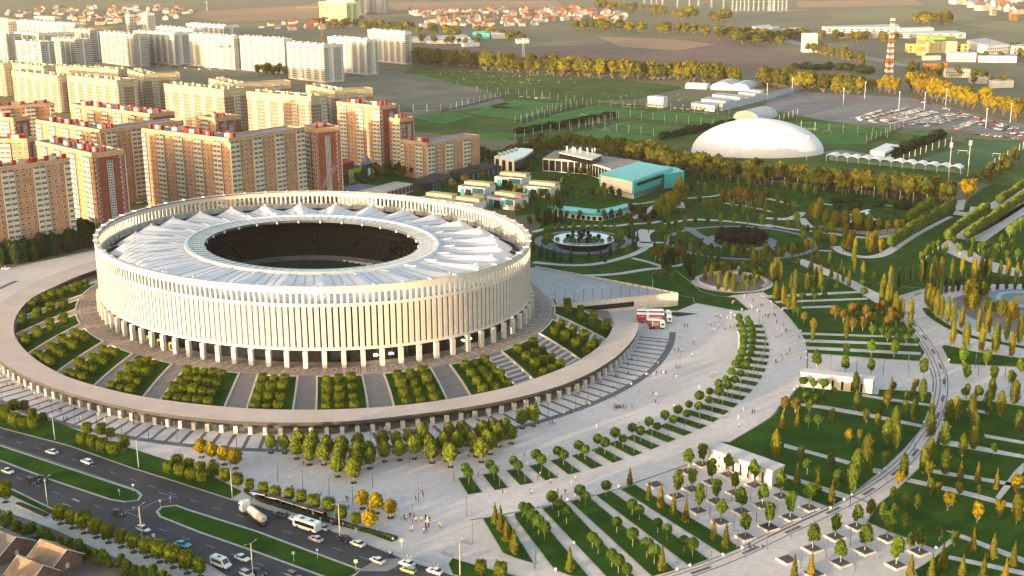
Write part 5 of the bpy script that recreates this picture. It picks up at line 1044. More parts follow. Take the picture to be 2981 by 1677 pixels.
# white air dome, hangar, shelter, works yard
def dome(s, H, name, label, mt):
    a, c = QQ(s); o0 = (a+c)/2; d = (c-a); rx = d.length/2; t = []; b = MB(); rows = []
    for i in range(13):
        e = i/12*pi/2; rows.append([(rx*cos(e)**1.12*cos(x), rx*.62*cos(e)**1.12*sin(x), H*sin(e)) for x in [k*2*pi/64 for k in range(64)]])
    b.grid(rows, 0, True); o = b.build(name, mt, None, True); o.location = o0+Vector((0, rx*.30, 0)); o.rotation_euler = (0, 0, atan2(d.y, d.x)); tag(o, label, 'dome'); return o
dome('T 1746,390 2084,390', 27, 'air_dome', 'huge smooth white air dome beside the forest row', m_mem)
def vault(name, a, c, wdt, H, label, cat, mw, mr, ends=True):
    """arched shed from point a to point c"""
    d = c-a; L = d.length; o0 = a.copy(); t = thing(name, label, cat, (o0.x, o0.y, 0), atan2(d.y, d.x)); b = MB(); N_ = 12
    arc = [(-wdt/2*cos(pi*i/N_), H*.25+H*.75*sin(pi*i/N_)) for i in range(N_+1)]; arc = [(-wdt/2, 0)]+arc+[(wdt/2, 0)]
    b.grid([[(0, y, z) for y, z in arc], [(L, y, z) for y, z in arc]]); b.build('roof', mr, t, False)
    b = MB(); b.face([(0.02, y, z) for y, z in arc]); b.face([(L-.02, y, z) for y, z in arc]); b.build('end_wall', mw, t); return t
t = vault('hangar', Q('C', 2300,1208), Q('C', 2500,1160), 26, 9.5, 'white arched hangar behind the air dome', 'hangar', m_white, mat('hangar_grey', (0.50,0.52,0.56)))
a, c = Q('H', 615, 165), Q('H', 1955, 300); d = c-a; t = thing('grandstand_shelter', 'long white shelter of twelve shallow vaults along the main pitch', 'shelter', a, atan2(d.y, d.x)); L = d.length
vb = MB(); bw = L/12; arc = [(bw*i/8, 4.6+1.7*sin(pi*i/8)) for i in range(9)]; vb.grid([[(x, -3.5, z-.5) for x, z in arc], [(x, -2.5, z) for x, z in arc], [(x, 5, z+.4) for x, z in arc], [(x, 6.5, z-2.2) for x, z in arc]]); vm = vb.mesh('roof_vault', m_mem)
for i in range(12): ob('roof_vault', vm, t, (i*bw, 0, 0))
b = MB(); b.box((L/2,3,0), (L,.4,4.4)); b.build('back_wall', mat('green_grey_wall', (0.10,0.2,0.17)), t)
pm_ = MB(); pm_.tube([(0,0,0),(0,0,4.6)], .15, 5); pmm = pm_.mesh('post', m_steel)
for i in range(13): ob('post', pmm, t, (i*bw, -2.4, 0))
t, o0, P = block('changing_block', 'H 1042,62 1185,85 1335,8 1200,-10', 7, [m_white, m_mem], 'white two storey changing block by the far pitch'); facade_bays(t, P[1], P[2], 3.8, 5.4, 1, .85, m_glass, 'strip_window')
m_lav = mat('lavender_sheet', (0.36,0.40,0.52), scale=.1); m_silver = mat('silver_sheet', (0.50,0.50,0.50), scale=.1)
for i, (a, c, w_, H) in enumerate(((Q('C',1720,880), Q('C',1930,890), 14, 7), (Q('C',2060,900), Q('C',2160,858), 26, 9), (Q('C',2230,905), Q('C',2330,866), 26, 8))): vault('arched_shed', a, c, w_, H, f'grey arched shed in the works yard, {nth(i)} from the left', 'shed', m_white, m_silver)
for i, (s, H, rf) in enumerate((('C 1325,962 1480,975 1525,965 1400,950', 11, m_silver), ('C 1760,1030 1990,1060 2020,1030 1800,1010', 6, m_lav), ('C 1970,945 2240,975 2290,950 2020,925', 7, m_lav), ('C 1860,990 2100,1015 2150,985 1930,965', 6, m_gpanel), ('C 2230,920 2400,940 2440,925 2270,905', 6, m_lav), ('C 2330,900 2450,915 2490,900 2370,890', 7, m_silver), ('C 2040,1045 2070,1050 2072,1040 2045,1036', 6, m_silver))):
    t, o0, P = block('work_shed', s, H, [m_white, rf], f'low white shed with grey or lavender roof in the works yard, {nth(i)} in the yard', 'shed'); facade_bays(t, P[0], P[1], 1.5, 2.8, 6, .4, m_glass)
b = MB(); wl = QQ('C 2070,1108 2570,985 D 340,905'); 
for p, q in zip(wl, wl[1:]): b.box(((p.x+q.x)/2, (p.y+q.y)/2, 0), ((q-p).length, .5, 7), atan2(q.y-p.y, q.x-p.x))
tag(b.build('screen_wall', mat('pale_blue_screen', (0.44,0.48,0.53))), 'long pale blue screen wall between works yard and car park', 'wall')
FARB = [('D 1810,518 1830,530 2105,530 2080,512', 13, m_white, m_lav, 'cream office block with a lavender roof in the far works'), ('D 2110,548 2130,560 2510,565 2480,540', 9, m_white, m_lav, 'long low building with lavender roof right of the cream office'), ('D 1575,628 1600,640 1820,632 1800,618', 12, mat('orange_sheet', (0.50,0.19,0.05)), mat('rust_roof', (0.30,0.16,0.09)), 'bright orange warehouse in the far works'), ('D 357,330 380,338 520,338 500,325', 30, m_white, m_silver, 'lone white slab tower by the far road'), ('D 1510,342 1525,348 1610,348 1600,340', 32, mat('ochre_sheet', (0.50,0.34,0.12)), m_silver, 'ochre silo tower with a slanting conveyor'), ('D 1395,432 1420,440 2030,440 1990,425', 14, mat('ochre_sheet2', (0.48,0.36,0.12)), mat('green_sheet', (0.18,0.30,0.06)), 'long ochre shed with a green base behind the silos'),
 ('D 560,262 600,275 1340,270 1320,240', 12, m_silver, m_silver, 'huge grey far warehouse, left of the lattice mast'), ('D 1340,275 1360,285 1680,280 1640,265', 10, m_white, m_silver, 'far warehouse right of the lattice mast'), ('D 960,320 1000,330 2000,330 1900,305', 10, m_gpanel, m_silver, 'wide low far factory roof behind the ochre tower'), ('D 2010,400 2220,460 2440,445 2200,380', 14, m_white, m_silver, 'huge pale shed with pitched roof at the right edge'), ('D 2450,450 2480,465 2800,450 2750,420', 14, m_white, m_silver, 'pale gabled shed cut by the right frame edge'), ('D 1780,680 1800,700 2045,695 2010,675', 10, m_cream, m_conc, 'cream unfinished block with dark openings behind the golden belt'), ('D 1560,555 1580,565 1750,560 1730,548', 6, m_cream, m_silver, 'low cream shed before the silos'),
 ('D 720,335 735,342 850,340 840,330', 8, m_brick, m_chim, 'red roofed far house'), ('D 0,270 20,280 140,275 120,260', 9, m_white, m_silver, 'white far shed at the left of the tower'), ('D 140,285 160,292 370,285 340,270', 9, m_cream, m_silver, 'sunlit far shed by the white tower'), ('B 1525,365 1560,385 2130,378 2080,345', 8, m_white, m_silver, 'long pale shed row right of the white tower slab'), ('B 2150,318 2180,335 2320,335 2290,305', 11, m_turq, m_turq, 'turquoise end of the far warehouse'), ('B 2325,320 2340,335 2500,328 2480,295', 11, m_white, m_silver, 'far grey warehouse beside its turquoise end'), ('B 1680,395 1700,408 2160,405 2120,385', 6, m_white, m_silver, 'second long pale shed row'), ('B 2040,430 2060,440 2220,432 2200,415', 6, m_white, m_lav, 'small pale shed by the tree belt'), ('B 1610,235 1640,248 1740,245 1720,230', 8, m_cream, m_conc, 'sunlit long village barn'), ('C 0,388 20,400 140,395 120,378', 7, m_white, m_silver, 'white barn at the edge of the plough land'), ('D 2240,70 2260,80 2310,78 2300,64', 20, m_cream, m_cream, 'small cream block in the hazy town'), ('D 2430,130 2450,140 2520,138 2500,125', 16, mat('orange_sheet', (0.5,0.19,.05)), m_cream, 'orange lit block in the hazy town'), ('C 2370,262 2400,280 2576,275 2540,245', 14, m_white, m_silver, 'white far factory hall by the slope wood'), ('D 2230,800 2260,815 2480,808 2440,790', 8, m_white, m_silver, 'pale yard shed behind the golden belt, right'), ('D 2030,755 2050,768 2220,775 2190,752', 8, m_gpanel, m_silver, 'grey yard shed behind the golden belt, middle')]
for s, H, mw, mr, lab in FARB:
    t, o0, P = block('far_building', s, H, [mw, mr], lab)
    if H >= 9 and len(P) == 4: facade_bays(t, P[1], P[2], H*.2, H*.4, 10, .4, m_pane); facade_bays(t, P[1], P[2], H*.55, H*.75, 10, .4, m_pane)
sm = MB(); sm.tube([(0,0,0),(0,0,19)], 5, 12); smm = sm.mesh('silo', mat('yellow_silo', (0.58,0.48,0.26)))
for i in range(8): 
    p = Q('D', 1600+i*37+(20 if i > 3 else 0), 530); tag(ob('silo', smm, None, p), f'cylindrical cream silo in the far battery, {nth(i)} from the left', 'silo', 'silo battery')
b = MB(); q0, q1 = Q('D', 1590, 512), Q('D', 1880, 512); b.box(((q0.x+q1.x)/2, (q0.y+q1.y)/2, 19), ((q1-q0).length, 12, 5), atan2(q1.y-q0.y, q1.x-q0.x)); b.tube([Q('D',1590,365,30), Q('D',1690,430,22)], 2.5, 5); tag(b.build('silo_gallery', mat('green_sheet', (0.18,0.30,0.06))), 'green roof gallery over the silo battery with slanting conveyor', 'silo gallery')
# villages
hm = []
for wc, rc_ in (((0.55,0.50,0.42),(0.30,0.09,0.05)),((0.50,0.47,0.43),(0.17,0.13,0.14)),((0.45,0.33,0.24),(0.36,0.12,0.05)),((0.58,0.55,0.50),(0.24,0.23,0.27)),((0.5,0.42,0.30),(0.14,0.09,0.08))):
    b = MB(); b.box((0,0,0),(11,9,5)); b.grid([[(-6.2,-5.2,4.8),(6.2,-5.2,4.8)],[(-6.2,0,8.6),(6.2,0,8.6)],[(-6.2,5.2,4.8),(6.2,5.2,4.8)]], 1); b.face([(-5.5,-4.5,5),(-5.5,4.5,5),(-5.5,0,8.2)]); b.face([(5.5,-4.5,5),(5.5,0,8.2),(5.5,4.5,5)])
    b.box((2,1,7),(.8,.8,2.2),0,1); hm.append(b.mesh('village_house', [mat('house_wall_%d' % len(hm), wc), mat('house_roof_%d' % len(hm), rc_)]))
def village(n, poly, where, seed, sc=1.0, pick=None):
    r = random.Random(seed); q = [tuple(float(v) for v in t.split(',')) for t in poly.split()[1:]]; rg = poly.split()[0]; L = []
    xs = [p[0] for p in q]; ys = [p[1] for p in q]
    def inside(x, y):
        c = False
        for (x1, y1), (x2, y2) in zip(q, q[1:]+q[:1]):
            if (y1 > y) != (y2 > y) and x < (x2-x1)*(y-y1)/(y2-y1)+x1: c = not c
        return c
    while len(L) < n:
        x, y = r.uniform(min(xs), max(xs)), r.uniform(min(ys), max(ys))
        if inside(x, y): L.append((x, y))
    L.sort()
    for i, (x, y) in enumerate(L):
        p = Q(rg, x, y); k = r.choice(pick or range(5)); tag(ob('village_house', hm[k], None, p, r.choice((.3, 1.87))+r.uniform(-.2,.2), (sc*r.uniform(.8,1.3),)*3), f'gabled {["red roofed","dark roofed","orange roofed","grey roofed","brown roofed"][k]} house {where}, {nth(i)} from the left', 'house', 'village houses')
village(105, 'A 0,120 500,95 1300,60 1900,80 2030,110 1800,180 1400,250 900,250 600,170 100,170', 'in the hazy village at far left', 31, 1.5)
village(24, 'B 30,240 500,230 1050,210 1050,280 700,290 500,300 40,310', 'by the lime green slab', 32, 1.3)
village(85, 'B 1500,120 2576,90 C 0,0 B 2576,260 2200,290 1600,230'.replace('C 0,0 B ', ''), 'in the middle far village', 33, 1.4)
village(70, 'C 0,100 600,90 1000,120 1150,200 1000,240 500,230 0,280', 'in the red roofed far village', 34, 1.5, (0, 2, 2, 0, 3))
village(14, 'D 1750,20 2576,10 2576,250 2300,120 1900,80', 'in the hazy town at far right', 35, 2.4)
# village houses by the hedge, bottom left
for i, (s, z, L, W_, H, lab) in enumerate((('M 560,1345', 0, 9.5, 9.0, 3.0, 'small house with a rusty sheet gable roof behind the hedge'), ('M 20,1200', 0, 13, 10, 3.0, 'grey roofed house at the lower left corner'), ('M 330,1500', 0, 9, 8, 2.8, 'rusty roofed house cut by the lower frame edge'))):
    p = QQ(s)[0]; dr = Q('M', 700, 1285)-Q('M', 500, 1205); t = thing('cottage', lab, 'house', p, atan2(dr.y, dr.x)); R_ = mat('rusty_sheet_roof', (0.33,0.20,0.10), col2=(0.17,0.13,0.11), scale=.35) if i != 1 else mat('slate_sheet_roof', (0.16,0.14,0.13), scale=.4)
    b = MB(); b.box((0,0,0), (L,W_,H)); b.face([(L/2,-W_/2,H),(L/2,W_/2,H),(L/2,0,H+3)]); b.face([(-L/2,-W_/2,H),(-L/2,0,H+3),(-L/2,W_/2,H)]); b.build('wall', mat('cottage_brick', (0.22,0.12,0.09), scale=1), t)
    for sgn in (-1, 1): b = MB(); b.grid([[(-L/2-.5,sgn*(W_/2+.5),H-.3),(L/2+.5,sgn*(W_/2+.5),H-.3)],[(-L/2-.5,0,H+3.15),(L/2+.5,0,H+3.15)]]); b.build('roof', R_, t)
    b = MB(); 
    for sgn in (-1, 1):
        for x in (-L/2-.55, L/2+.55): b.tube([(x, sgn*(W_/2+.5), H-.25), (x, 0, H+3.2)], .12, 4)
    b.build('barge_board', m_wframe, t); b = MB(); b.box((L/2+.03,0,.9), (.06,1.0,1.4)); b.build('window', m_wframe, t)
# ---------------------------------------------------------------- vehicles
m_rub = mat('black_rubber', (0.012,0.012,0.013)); m_rim = mat('alloy_rim', (0.45,0.45,0.46), metal=.6, rough=.4); m_cglass = mat('car_glass', (0.015,0.018,0.022), rough=.06, spec=.7); m_lamp = mat('headlamp', (0.75,0.75,0.7), rough=.1); m_tail = mat('tail_lamp', (0.35,0.01,0.01), rough=.2)
PAINT = {n: mat(n+'_paint', c, rough=.22, spec=.6, var=.03) for n, c in dict(white=(.74,.74,.73), black=(.012,.012,.014), silver=(.42,.43,.44), grey=(.15,.155,.16), blue=(.03,.36,.52), navy=(.02,.035,.06), olive=(.10,.11,.07), lime=(.33,.36,.13), red=(.35,.03,.025)).items()}
def carmesh(kind):
    """half-width rows from sill to roof, swept along the side profile"""
    b = MB(); g = MB(); L = 2.25
    prof = [(-2.25,.45,.55,.80),(-2.15,.28,.90,.86),(-1.5,.24,.97,.90),(0,.24,.94,.92),(1.0,.24,.92,.91),(1.9,.28,.78,.84),(2.22,.40,.62,.70)]
    rows = [[(x,-w_*.92,z0),(x,-w_,(z0+z1)/2),(x,-w_*.9,z1),(x,w_*.9,z1),(x,w_,(z0+z1)/2),(x,w_*.92,z0)] for x, z0, z1, w_ in prof]; b.grid(rows); b.face(rows[0]); b.face(list(reversed(rows[-1])))
    cab = {'sedan': [(-1.75,.97,.78,.0),(-1.05,1.42,.66,1),(.25,1.44,.66,1),(1.1,.93,.78,0)], 'hatch': [(-2.1,.95,.78,0),(-1.75,1.46,.66,1),(.3,1.50,.68,1),(1.15,.93,.80,0)], 'suv': [(-2.15,.97,.82,0),(-1.95,1.66,.72,1),(.3,1.70,.74,1),(1.05,.95,.84,0)]}[kind]
    r0 = [[(x,-w_,z),(x,w_,z)] for x, z, w_, _ in cab]; base = [(cab[0][0],-.82,.95),(cab[-1][0],-.82,.92)]
    g.grid([r0[0], r0[1]]); g.grid([r0[2], r0[3]]); b.grid([r0[1], r0[2]])
    for s in (-1, 1): pts = [(x, s*w_, z) for x, z, w_, _ in cab]; g.face(pts if s > 0 else pts[::-1])
    for s in (-1, 1): b.box((-.4, s*.71, .95), (.09, .14, .49))
    b.box((2.18,0,.45),(.08,1.1,.12)); return b, g
CARM = {k: carmesh(k) for k in ('sedan','hatch','suv')}; CMESH = {}
wb = MB(); wb.tube([(0,-.11,0),(0,.11,0)], .33, 12); WHEEL = wb.mesh('wheel', m_rub); rm_ = MB(); rm_.tube([(0,-.125,0),(0,.125,0)], .20, 8); RIM = rm_.mesh('rim', m_rim)
hb = MB(); hb.box((0,0,0),(.12,.36,.16)); HEADL = hb.mesh('headlight', m_lamp); TAILL = hb.mesh('tail_light', m_tail)
GLM = {k: v[1].mesh('window_glass', m_cglass) for k, v in CARM.items()}
def heading(p, down):
    best = None
    for a, c in zip(RK, RK[1:]):
        d = c-a; t = max(0, min(1, (p-a).dot(d)/d.dot(d))); e = (a+d*t-p).length
        if best is None or e < best[0]: best = (e, d)
    d = best[1] if down else -best[1]; return atan2(d.y, d.x)
def car(p, rz, kind, paint, label, group='cars on the dual carriageway'):
    t = thing('car', label, 'car', (p.x, p.y, .03), rz, group); key = (kind, paint)
    if key not in CMESH: CMESH[key] = CARM[kind][0].mesh('body', PAINT[paint])
    ob('body', CMESH[key], t); ob('window_glass', GLM[kind], t)
    for x in (-1.35, 1.35):
        for y in (-.80, .80): ob('rim', RIM, ob('wheel', WHEEL, t, (x, y, .33)))
    for y in (-.55, .55): ob('headlight', HEADL, t, (2.17, y, .56)); ob('tail_light', TAILL, t, (-2.2, y, .72))
    return t
CARS = [('M',520,218,0,'sedan','white','driving alone beside the upper grass median'),('M',870,314,0,'hatch','white','driving beside the upper median tip'),('M',82,412,1,'sedan','white','nearest the left frame edge'),('M',325,512,1,'suv','black','next to another black car by a lamp post'),('M',432,484,1,'sedan','black','partly behind a lamp post by the median'),('M',1185,828,1,'sedan','navy','crossing near the median gap'),('M',1435,992,1,'hatch','white','behind a lamp post on the lower carriageway'),('M',1830,1145,1,'sedan','blue','bright blue and alone on the lower carriageway'),('M',2425,1282,1,'sedan','white','beside the white minibus'),('M',2470,1440,1,'hatch','silver','cut by the lower frame edge'),('M',2570,1420,1,'sedan','black','by the bottom lamp post'),
 ('N',240,842,0,'hatch','olive','parked in the lay-by before the shelters'),('N',378,890,0,'sedan','white','just ahead of the white bus'),('N',648,976,0,'sedan','silver','right behind the white bus'),('N',585,1090,0,'sedan','silver','in the lane below the bus'),('N',868,1084,0,'sedan','black','parked in front of a white taxi'),('N',1000,1138,0,'sedan','white','parked behind the black car'),('N',1198,1306,0,'sedan','white','waiting at the crossing'),('N',1495,1336,0,'sedan','white','right of the crossing, inner lane'),('N',1510,1402,0,'hatch','lime','yellow green, beside a white car'),('N',1772,1412,0,'sedan','white','last in line at the lower edge'),('N',10,1425,1,'sedan','navy','leaving at the lower edge'),('N',360,1455,1,'hatch','grey','half below the lower frame edge')]
for r, x, y, dn, kd, pt, lab in CARS: p = Q(r, x, y); car(p, heading(p, dn), kd, pt, f'{pt} {"saloon" if kd == "sedan" else kd} car {lab}')
for r, x, y, rz in (('E',270,1148,.3),('E',450,1102,.3),('E',830,1016,.3),('E',60,1252,.3)): p = Q(r, x, y); car(p, rz, 'sedan', 'white', f'white car parked under the dark poplar row, {nth([270,450,830,60].index(x))} listed', 'cars under the poplar row')
def boxcar(name, label, cat, p, rz, parts, group=None):
    t = thing(name, label, cat, (p.x, p.y, .03), rz, group)
    for nm, boxes, m in parts:
        b = MB()
        for c, sz in boxes: b.box(c, sz)
        b.build(nm, m, t)
    return t
def wheels(t, xs, y, r=.5):
    for x in xs:
        for s in (-1, 1): ob('wheel', WHEEL, t, (x, s*y, r), 0, (r/.33, 1.6, r/.33))
def shell(prof, hw, top):
    """rounded van or bus body from a side outline"""
    b = MB(); n = len(prof); rows = []
    for k, (y, s) in enumerate(((-hw,.0),(-hw,.0),(-hw*.9,.0),(hw*.9,.0),(hw,.0),(hw,.0))):
        ins = 0.12 if k in (0, 5) else 0.0 if k in (2, 3) else .03
        cx_ = sum(q[0] for q in prof)/n; cz_ = sum(q[1] for q in prof)/n
        rows.append([(cx_+(x-cx_)*(1-ins*.3), y, cz_+(z-cz_)*(1-ins*.4)) for x, z in prof])
    b.grid(rows, 0, True); b.face(rows[0][::-1]); b.face(rows[-1]); return b
p = Q('N', 495, 975); rz = heading(p, 0); t = thing('bus', 'white city bus with two dark roof hatches pulling up at the shelters', 'bus', (p.x,p.y,.03), rz)
shell([(-4.1,.45),(4.0,.45),(4.15,1.0),(3.95,2.75),(3.6,3.0),(-3.9,3.0),(-4.15,2.6)], 1.22, 3).build('body', PAINT['white'], t)
b = MB(); b.box((-.2,1.225,1.35),(7.0,.05,1.05)); b.box((-.2,-1.225,1.35),(7.0,.05,1.05)); b.box((4.04,0,1.35),(.06,2.0,1.2)); b.box((-4.09,0,1.5),(.06,1.9,1.0)); b.build('window_band', m_cglass, t)
for x in (-1.9, 1.5): b = MB(); b.box((x,0,3.0),(1.2,.9,.12)); b.build('roof_hatch', m_gsteel, t)
wheels(t, (-2.4, 2.6), 1.05, .48)
p = Q('M', 2212, 1345); t = thing('minibus', 'white minibus with dark windows on the lower carriageway', 'minibus', (p.x,p.y,.03), heading(p, 1))
shell([(-2.9,.4),(2.8,.4),(3.0,.9),(2.0,1.3),(1.3,2.4),(.9,2.55),(-2.8,2.55),(-2.95,2.3)], 1.0, 2.5).build('body', PAINT['white'], t)
b = MB(); b.box((-.6,1.0,1.3),(3.6,.06,.75)); b.box((-.6,-1.0,1.3),(3.6,.06,.75)); b.grid([[(2.03,-.85,1.32),(2.03,.85,1.32)],[(1.36,-.8,2.36),(1.36,.8,2.36)]]); b.box((-.5,0,2.56),(.8,.7,.1)); b.build('window_glass', m_cglass, t); wheels(t, (-1.8, 1.9), .85, .36)
p = Q('M', 2535, 872); rz = heading(p, 0); t = thing('tanker_lorry', 'cream cement tanker lorry with white cab heading up the road', 'lorry', (p.x,p.y,.03), rz)
b = MB(); n = 14; prof = [(-6.6,.75,2.4),(-6.2,1.12,2.35),(-2.5,1.22,2.1),(1.2,1.15,2.35),(1.8,.85,2.5)]; rows = [[(x, r*cos(2*pi*k/n), z+r*sin(2*pi*k/n)) for k in range(n)] for x, r, z in prof]; b.grid(rows, 0, True); b.face(rows[0]); b.face(rows[-1][::-1]); b.box((-2.3,0,3.35),(7,.5,.12)); b.build('tank', mat('cream_tank', (.62,.55,.44), rough=.35), t, True)
b = MB(); b.box((-2.5,0,.75),(8.6,.9,.3)); b.box((4.2,0,.6),(5,.9,.3)); b.build('chassis', m_gsteel, t)
b = MB(); b.prism([(4.2,-1.2),(6.4,-1.2),(6.5,0),(6.4,1.2),(4.2,1.2)], .7, 3.1); b.prism([(4.2,-1.15),(5.4,-1.15),(5.4,1.15),(4.2,1.15)], 3.1, 3.8); b.build('cab', PAINT['white'], t); b = MB(); b.box((6.46,0,2.0),(.1,2.1,.9)); b.box((5.8,1.22,2.0),(.8,.05,.7)); b.box((5.8,-1.22,2.0),(.8,.05,.7)); b.build('cab_window', m_cglass, t); wheels(t, (-5.6,-4.4,-3.2,3.2,5.6), .95, .5)
# red promotional trucks at the end of the canopy
for i, (x0, y0, x1, y1, Lr, lab) in enumerate(((1215,300,1560,300,13.5,'red promotional truck, the farther of the two long ones'),(1215,335,1570,345,13.5,'red promotional truck, the nearer of the two long ones'),(1325,398,1500,400,7.5,'short red food truck parked before the long red trucks'))):
    a, c = Q('K', x0, y0), Q('K', x1, y1); d = c-a; rz = atan2(d.y, d.x); L = d.length if i < 2 else d.length; m = (a+c)/2
    t = thing('promotion_truck', lab, 'truck', (m.x, m.y, .03), rz, 'red promotional trucks'); bl = L*.76 if i < 2 else L*.66
    b = MB(); b.box((-L/2+bl/2,0,1.0),(bl,2.5,2.7)); b.build('box_body', PAINT['red'], t)
    b = MB(); b.box((-L/2+bl/2,0,3.7),(bl+.1,2.6,.25)); b.box((-L/2+bl*.40,-1.27,1.2),(bl*.10,.06,2.4)); b.build('white_trim', PAINT['white'], t)
    b = MB(); b.box((-L/2+bl*.70,-1.28,1.5),(bl*.48,.08,1.5)); b.build('side_panel', mat('peach_panel', (.62,.35,.24)), t)
    cu = bpy.data.curves.new('lettering', 'FONT'); cu.body = 'cola' if False else '~~~~'; 
    b = MB()
    for q in range(5): b.box((-L/2+bl*(.10+.05*q),-1.29,2.7+.06*(q % 2)),(bl*.03,.05,.22))
    b.build('lettering', PAINT['white'], t)
    b = MB(); b.box((L/2-1.2,0,.7),(2.2,2.4,2.4)); b.prism([(L/2-2.2,-1.1),(L/2-.8,-1.1),(L/2-.8,1.1),(L/2-2.2,1.1)], 3.1, 3.6); b.build('cab', PAINT['white'], t); b = MB(); b.box((L/2-.08,0,1.8),(.08,2.1,.9)); b.box((L/2-1.1,-1.22,1.7),(1.1,.06,.8)); b.box((L/2-2.6,0,.5),(.7,2.2,2.0)); b.build('cab_window', m_cglass, t); wheels(t, (-L/2+1.2, -L/2+2.4, L/2-1.2), .98, .48)
p = Q('K', 1020, 1192); t = boxcar('golf_cart', 'small cream roofed golf cart on the plaza', 'golf cart', p, .6, (('body', [((0,0,.3),(2.6,1.2,.5)), ((-.5,0,.8),(.5,1.1,.5))], PAINT['grey']), ('roof', [((-.1,0,1.9),(1.9,1.25,.08))], m_cream), ('post', [((.7,.5,.8),(.06,.06,1.1))], m_gsteel))); wheels(t, (-.85,.9), .5, .28)
# car park: simple small cars, row by row
PKM = []
for pn in ('white','silver','white','grey','navy','black','white','silver','red'):
    b, g = CARM['sedan' if len(PKM) % 2 else 'hatch']; q = MB(); q.v = b.v+g.v; q.f = b.f+[tuple(i+len(b.v) for i in f) for f in g.f]; q.m = b.m+[1]*len(g.f)
    for x in (-1.35, 1.35):
        for y in (-.8, .8): q.box((x, y, 0), (.62, .22, .62), 0, 2)
    PKM.append((pn, q.mesh('parked_car', [PAINT[pn], m_cglass, m_rub])))
ROWS = [((920,1185),(1150,1110),11),((940,1205),(1440,1080),20),((1050,1215),(1540,1095),21),((1090,1232),(1560,1110),20),((1200,1225),(1660,1120),20),((1240,1245),(1700,1130),20),((1380,1245),(1850,1140),20),((1430,1258),(1880,1150),20),((1570,1245),(1960,1165),16),((1600,1268),(2000,1175),16),((1890,1280),(2080,1215),10),((1910,1300),(2110,1225),10),((1540,1020),(2200,1205),18),((1850,1105),(2500,1290),20),((2120,1200),(2576,1335),16),((2150,1250),(2576,1370),14),((2080,1345),(2576,1400),12)]
nc = 0
for ri, (s, e, n) in enumerate(ROWS):
    a, c = Q('D', *s), Q('D', *e); d = atan2(c.y-a.y, c.x-a.x)+pi/2
    for i in range(n):
        if RND.random() < .12 or nc >= 285: continue
        pn, me = PKM[RND.randrange(len(PKM))]; p = a.lerp(c, (i+RND.uniform(-.12,.12))/(n-1)); nc += 1
        tag(ob('parked_car', me, None, (p.x, p.y, .08), d+(pi if RND.random() < .5 else 0), (1.15,1.15,1.15)), f'{pn} car in the {nth(ri)} row of the crowded car park, {nth(i)} along', 'car', 'cars in the big car park')
for i, (x, y) in enumerate(((60,970),(130,978),(210,985),(270,990),(440,1000),(530,1010),(1000,1040),(1140,1050),(1180,1055),(1240,1060),(1600,1085),(1660,1090),(1730,1095),(1880,1105))): tag(ob('roadside_car', PKM[i % 5][1], None, Q('C', x, y), .15), f'{PKM[i % 5][0]} car parked along the pitch fence, {nth(i)} from the left', 'car', 'cars along the pitch fence')
for i, (x, y) in enumerate(((1290,520),(1330,515),(1390,508),(1440,502),(1320,575),(1350,580),(1400,590),(1430,582),(1450,572),(1300,548),(1380,540),(1430,535))): tag(ob('courtyard_car', PKM[i % 6][1], None, Q('E', x, y), .4), f'{PKM[i % 6][0]} car in the dark yard between brick blocks, {nth(i)} counted', 'car', 'cars in the dark yard')
for i in range(40):
    x, y = RND.uniform(1440,2380), RND.uniform(640,690)-0.0; x = 1440+i*23; tag(ob('distant_car', PKM[i % 9][1], None, Q('A', x, 640+(i % 5)*9+(x-1440)*.035), RND.uniform(0,3)), f'{PKM[i % 9][0]} car parked below the far white slabs, {nth(i)} from the left', 'car', 'cars below the white slabs')
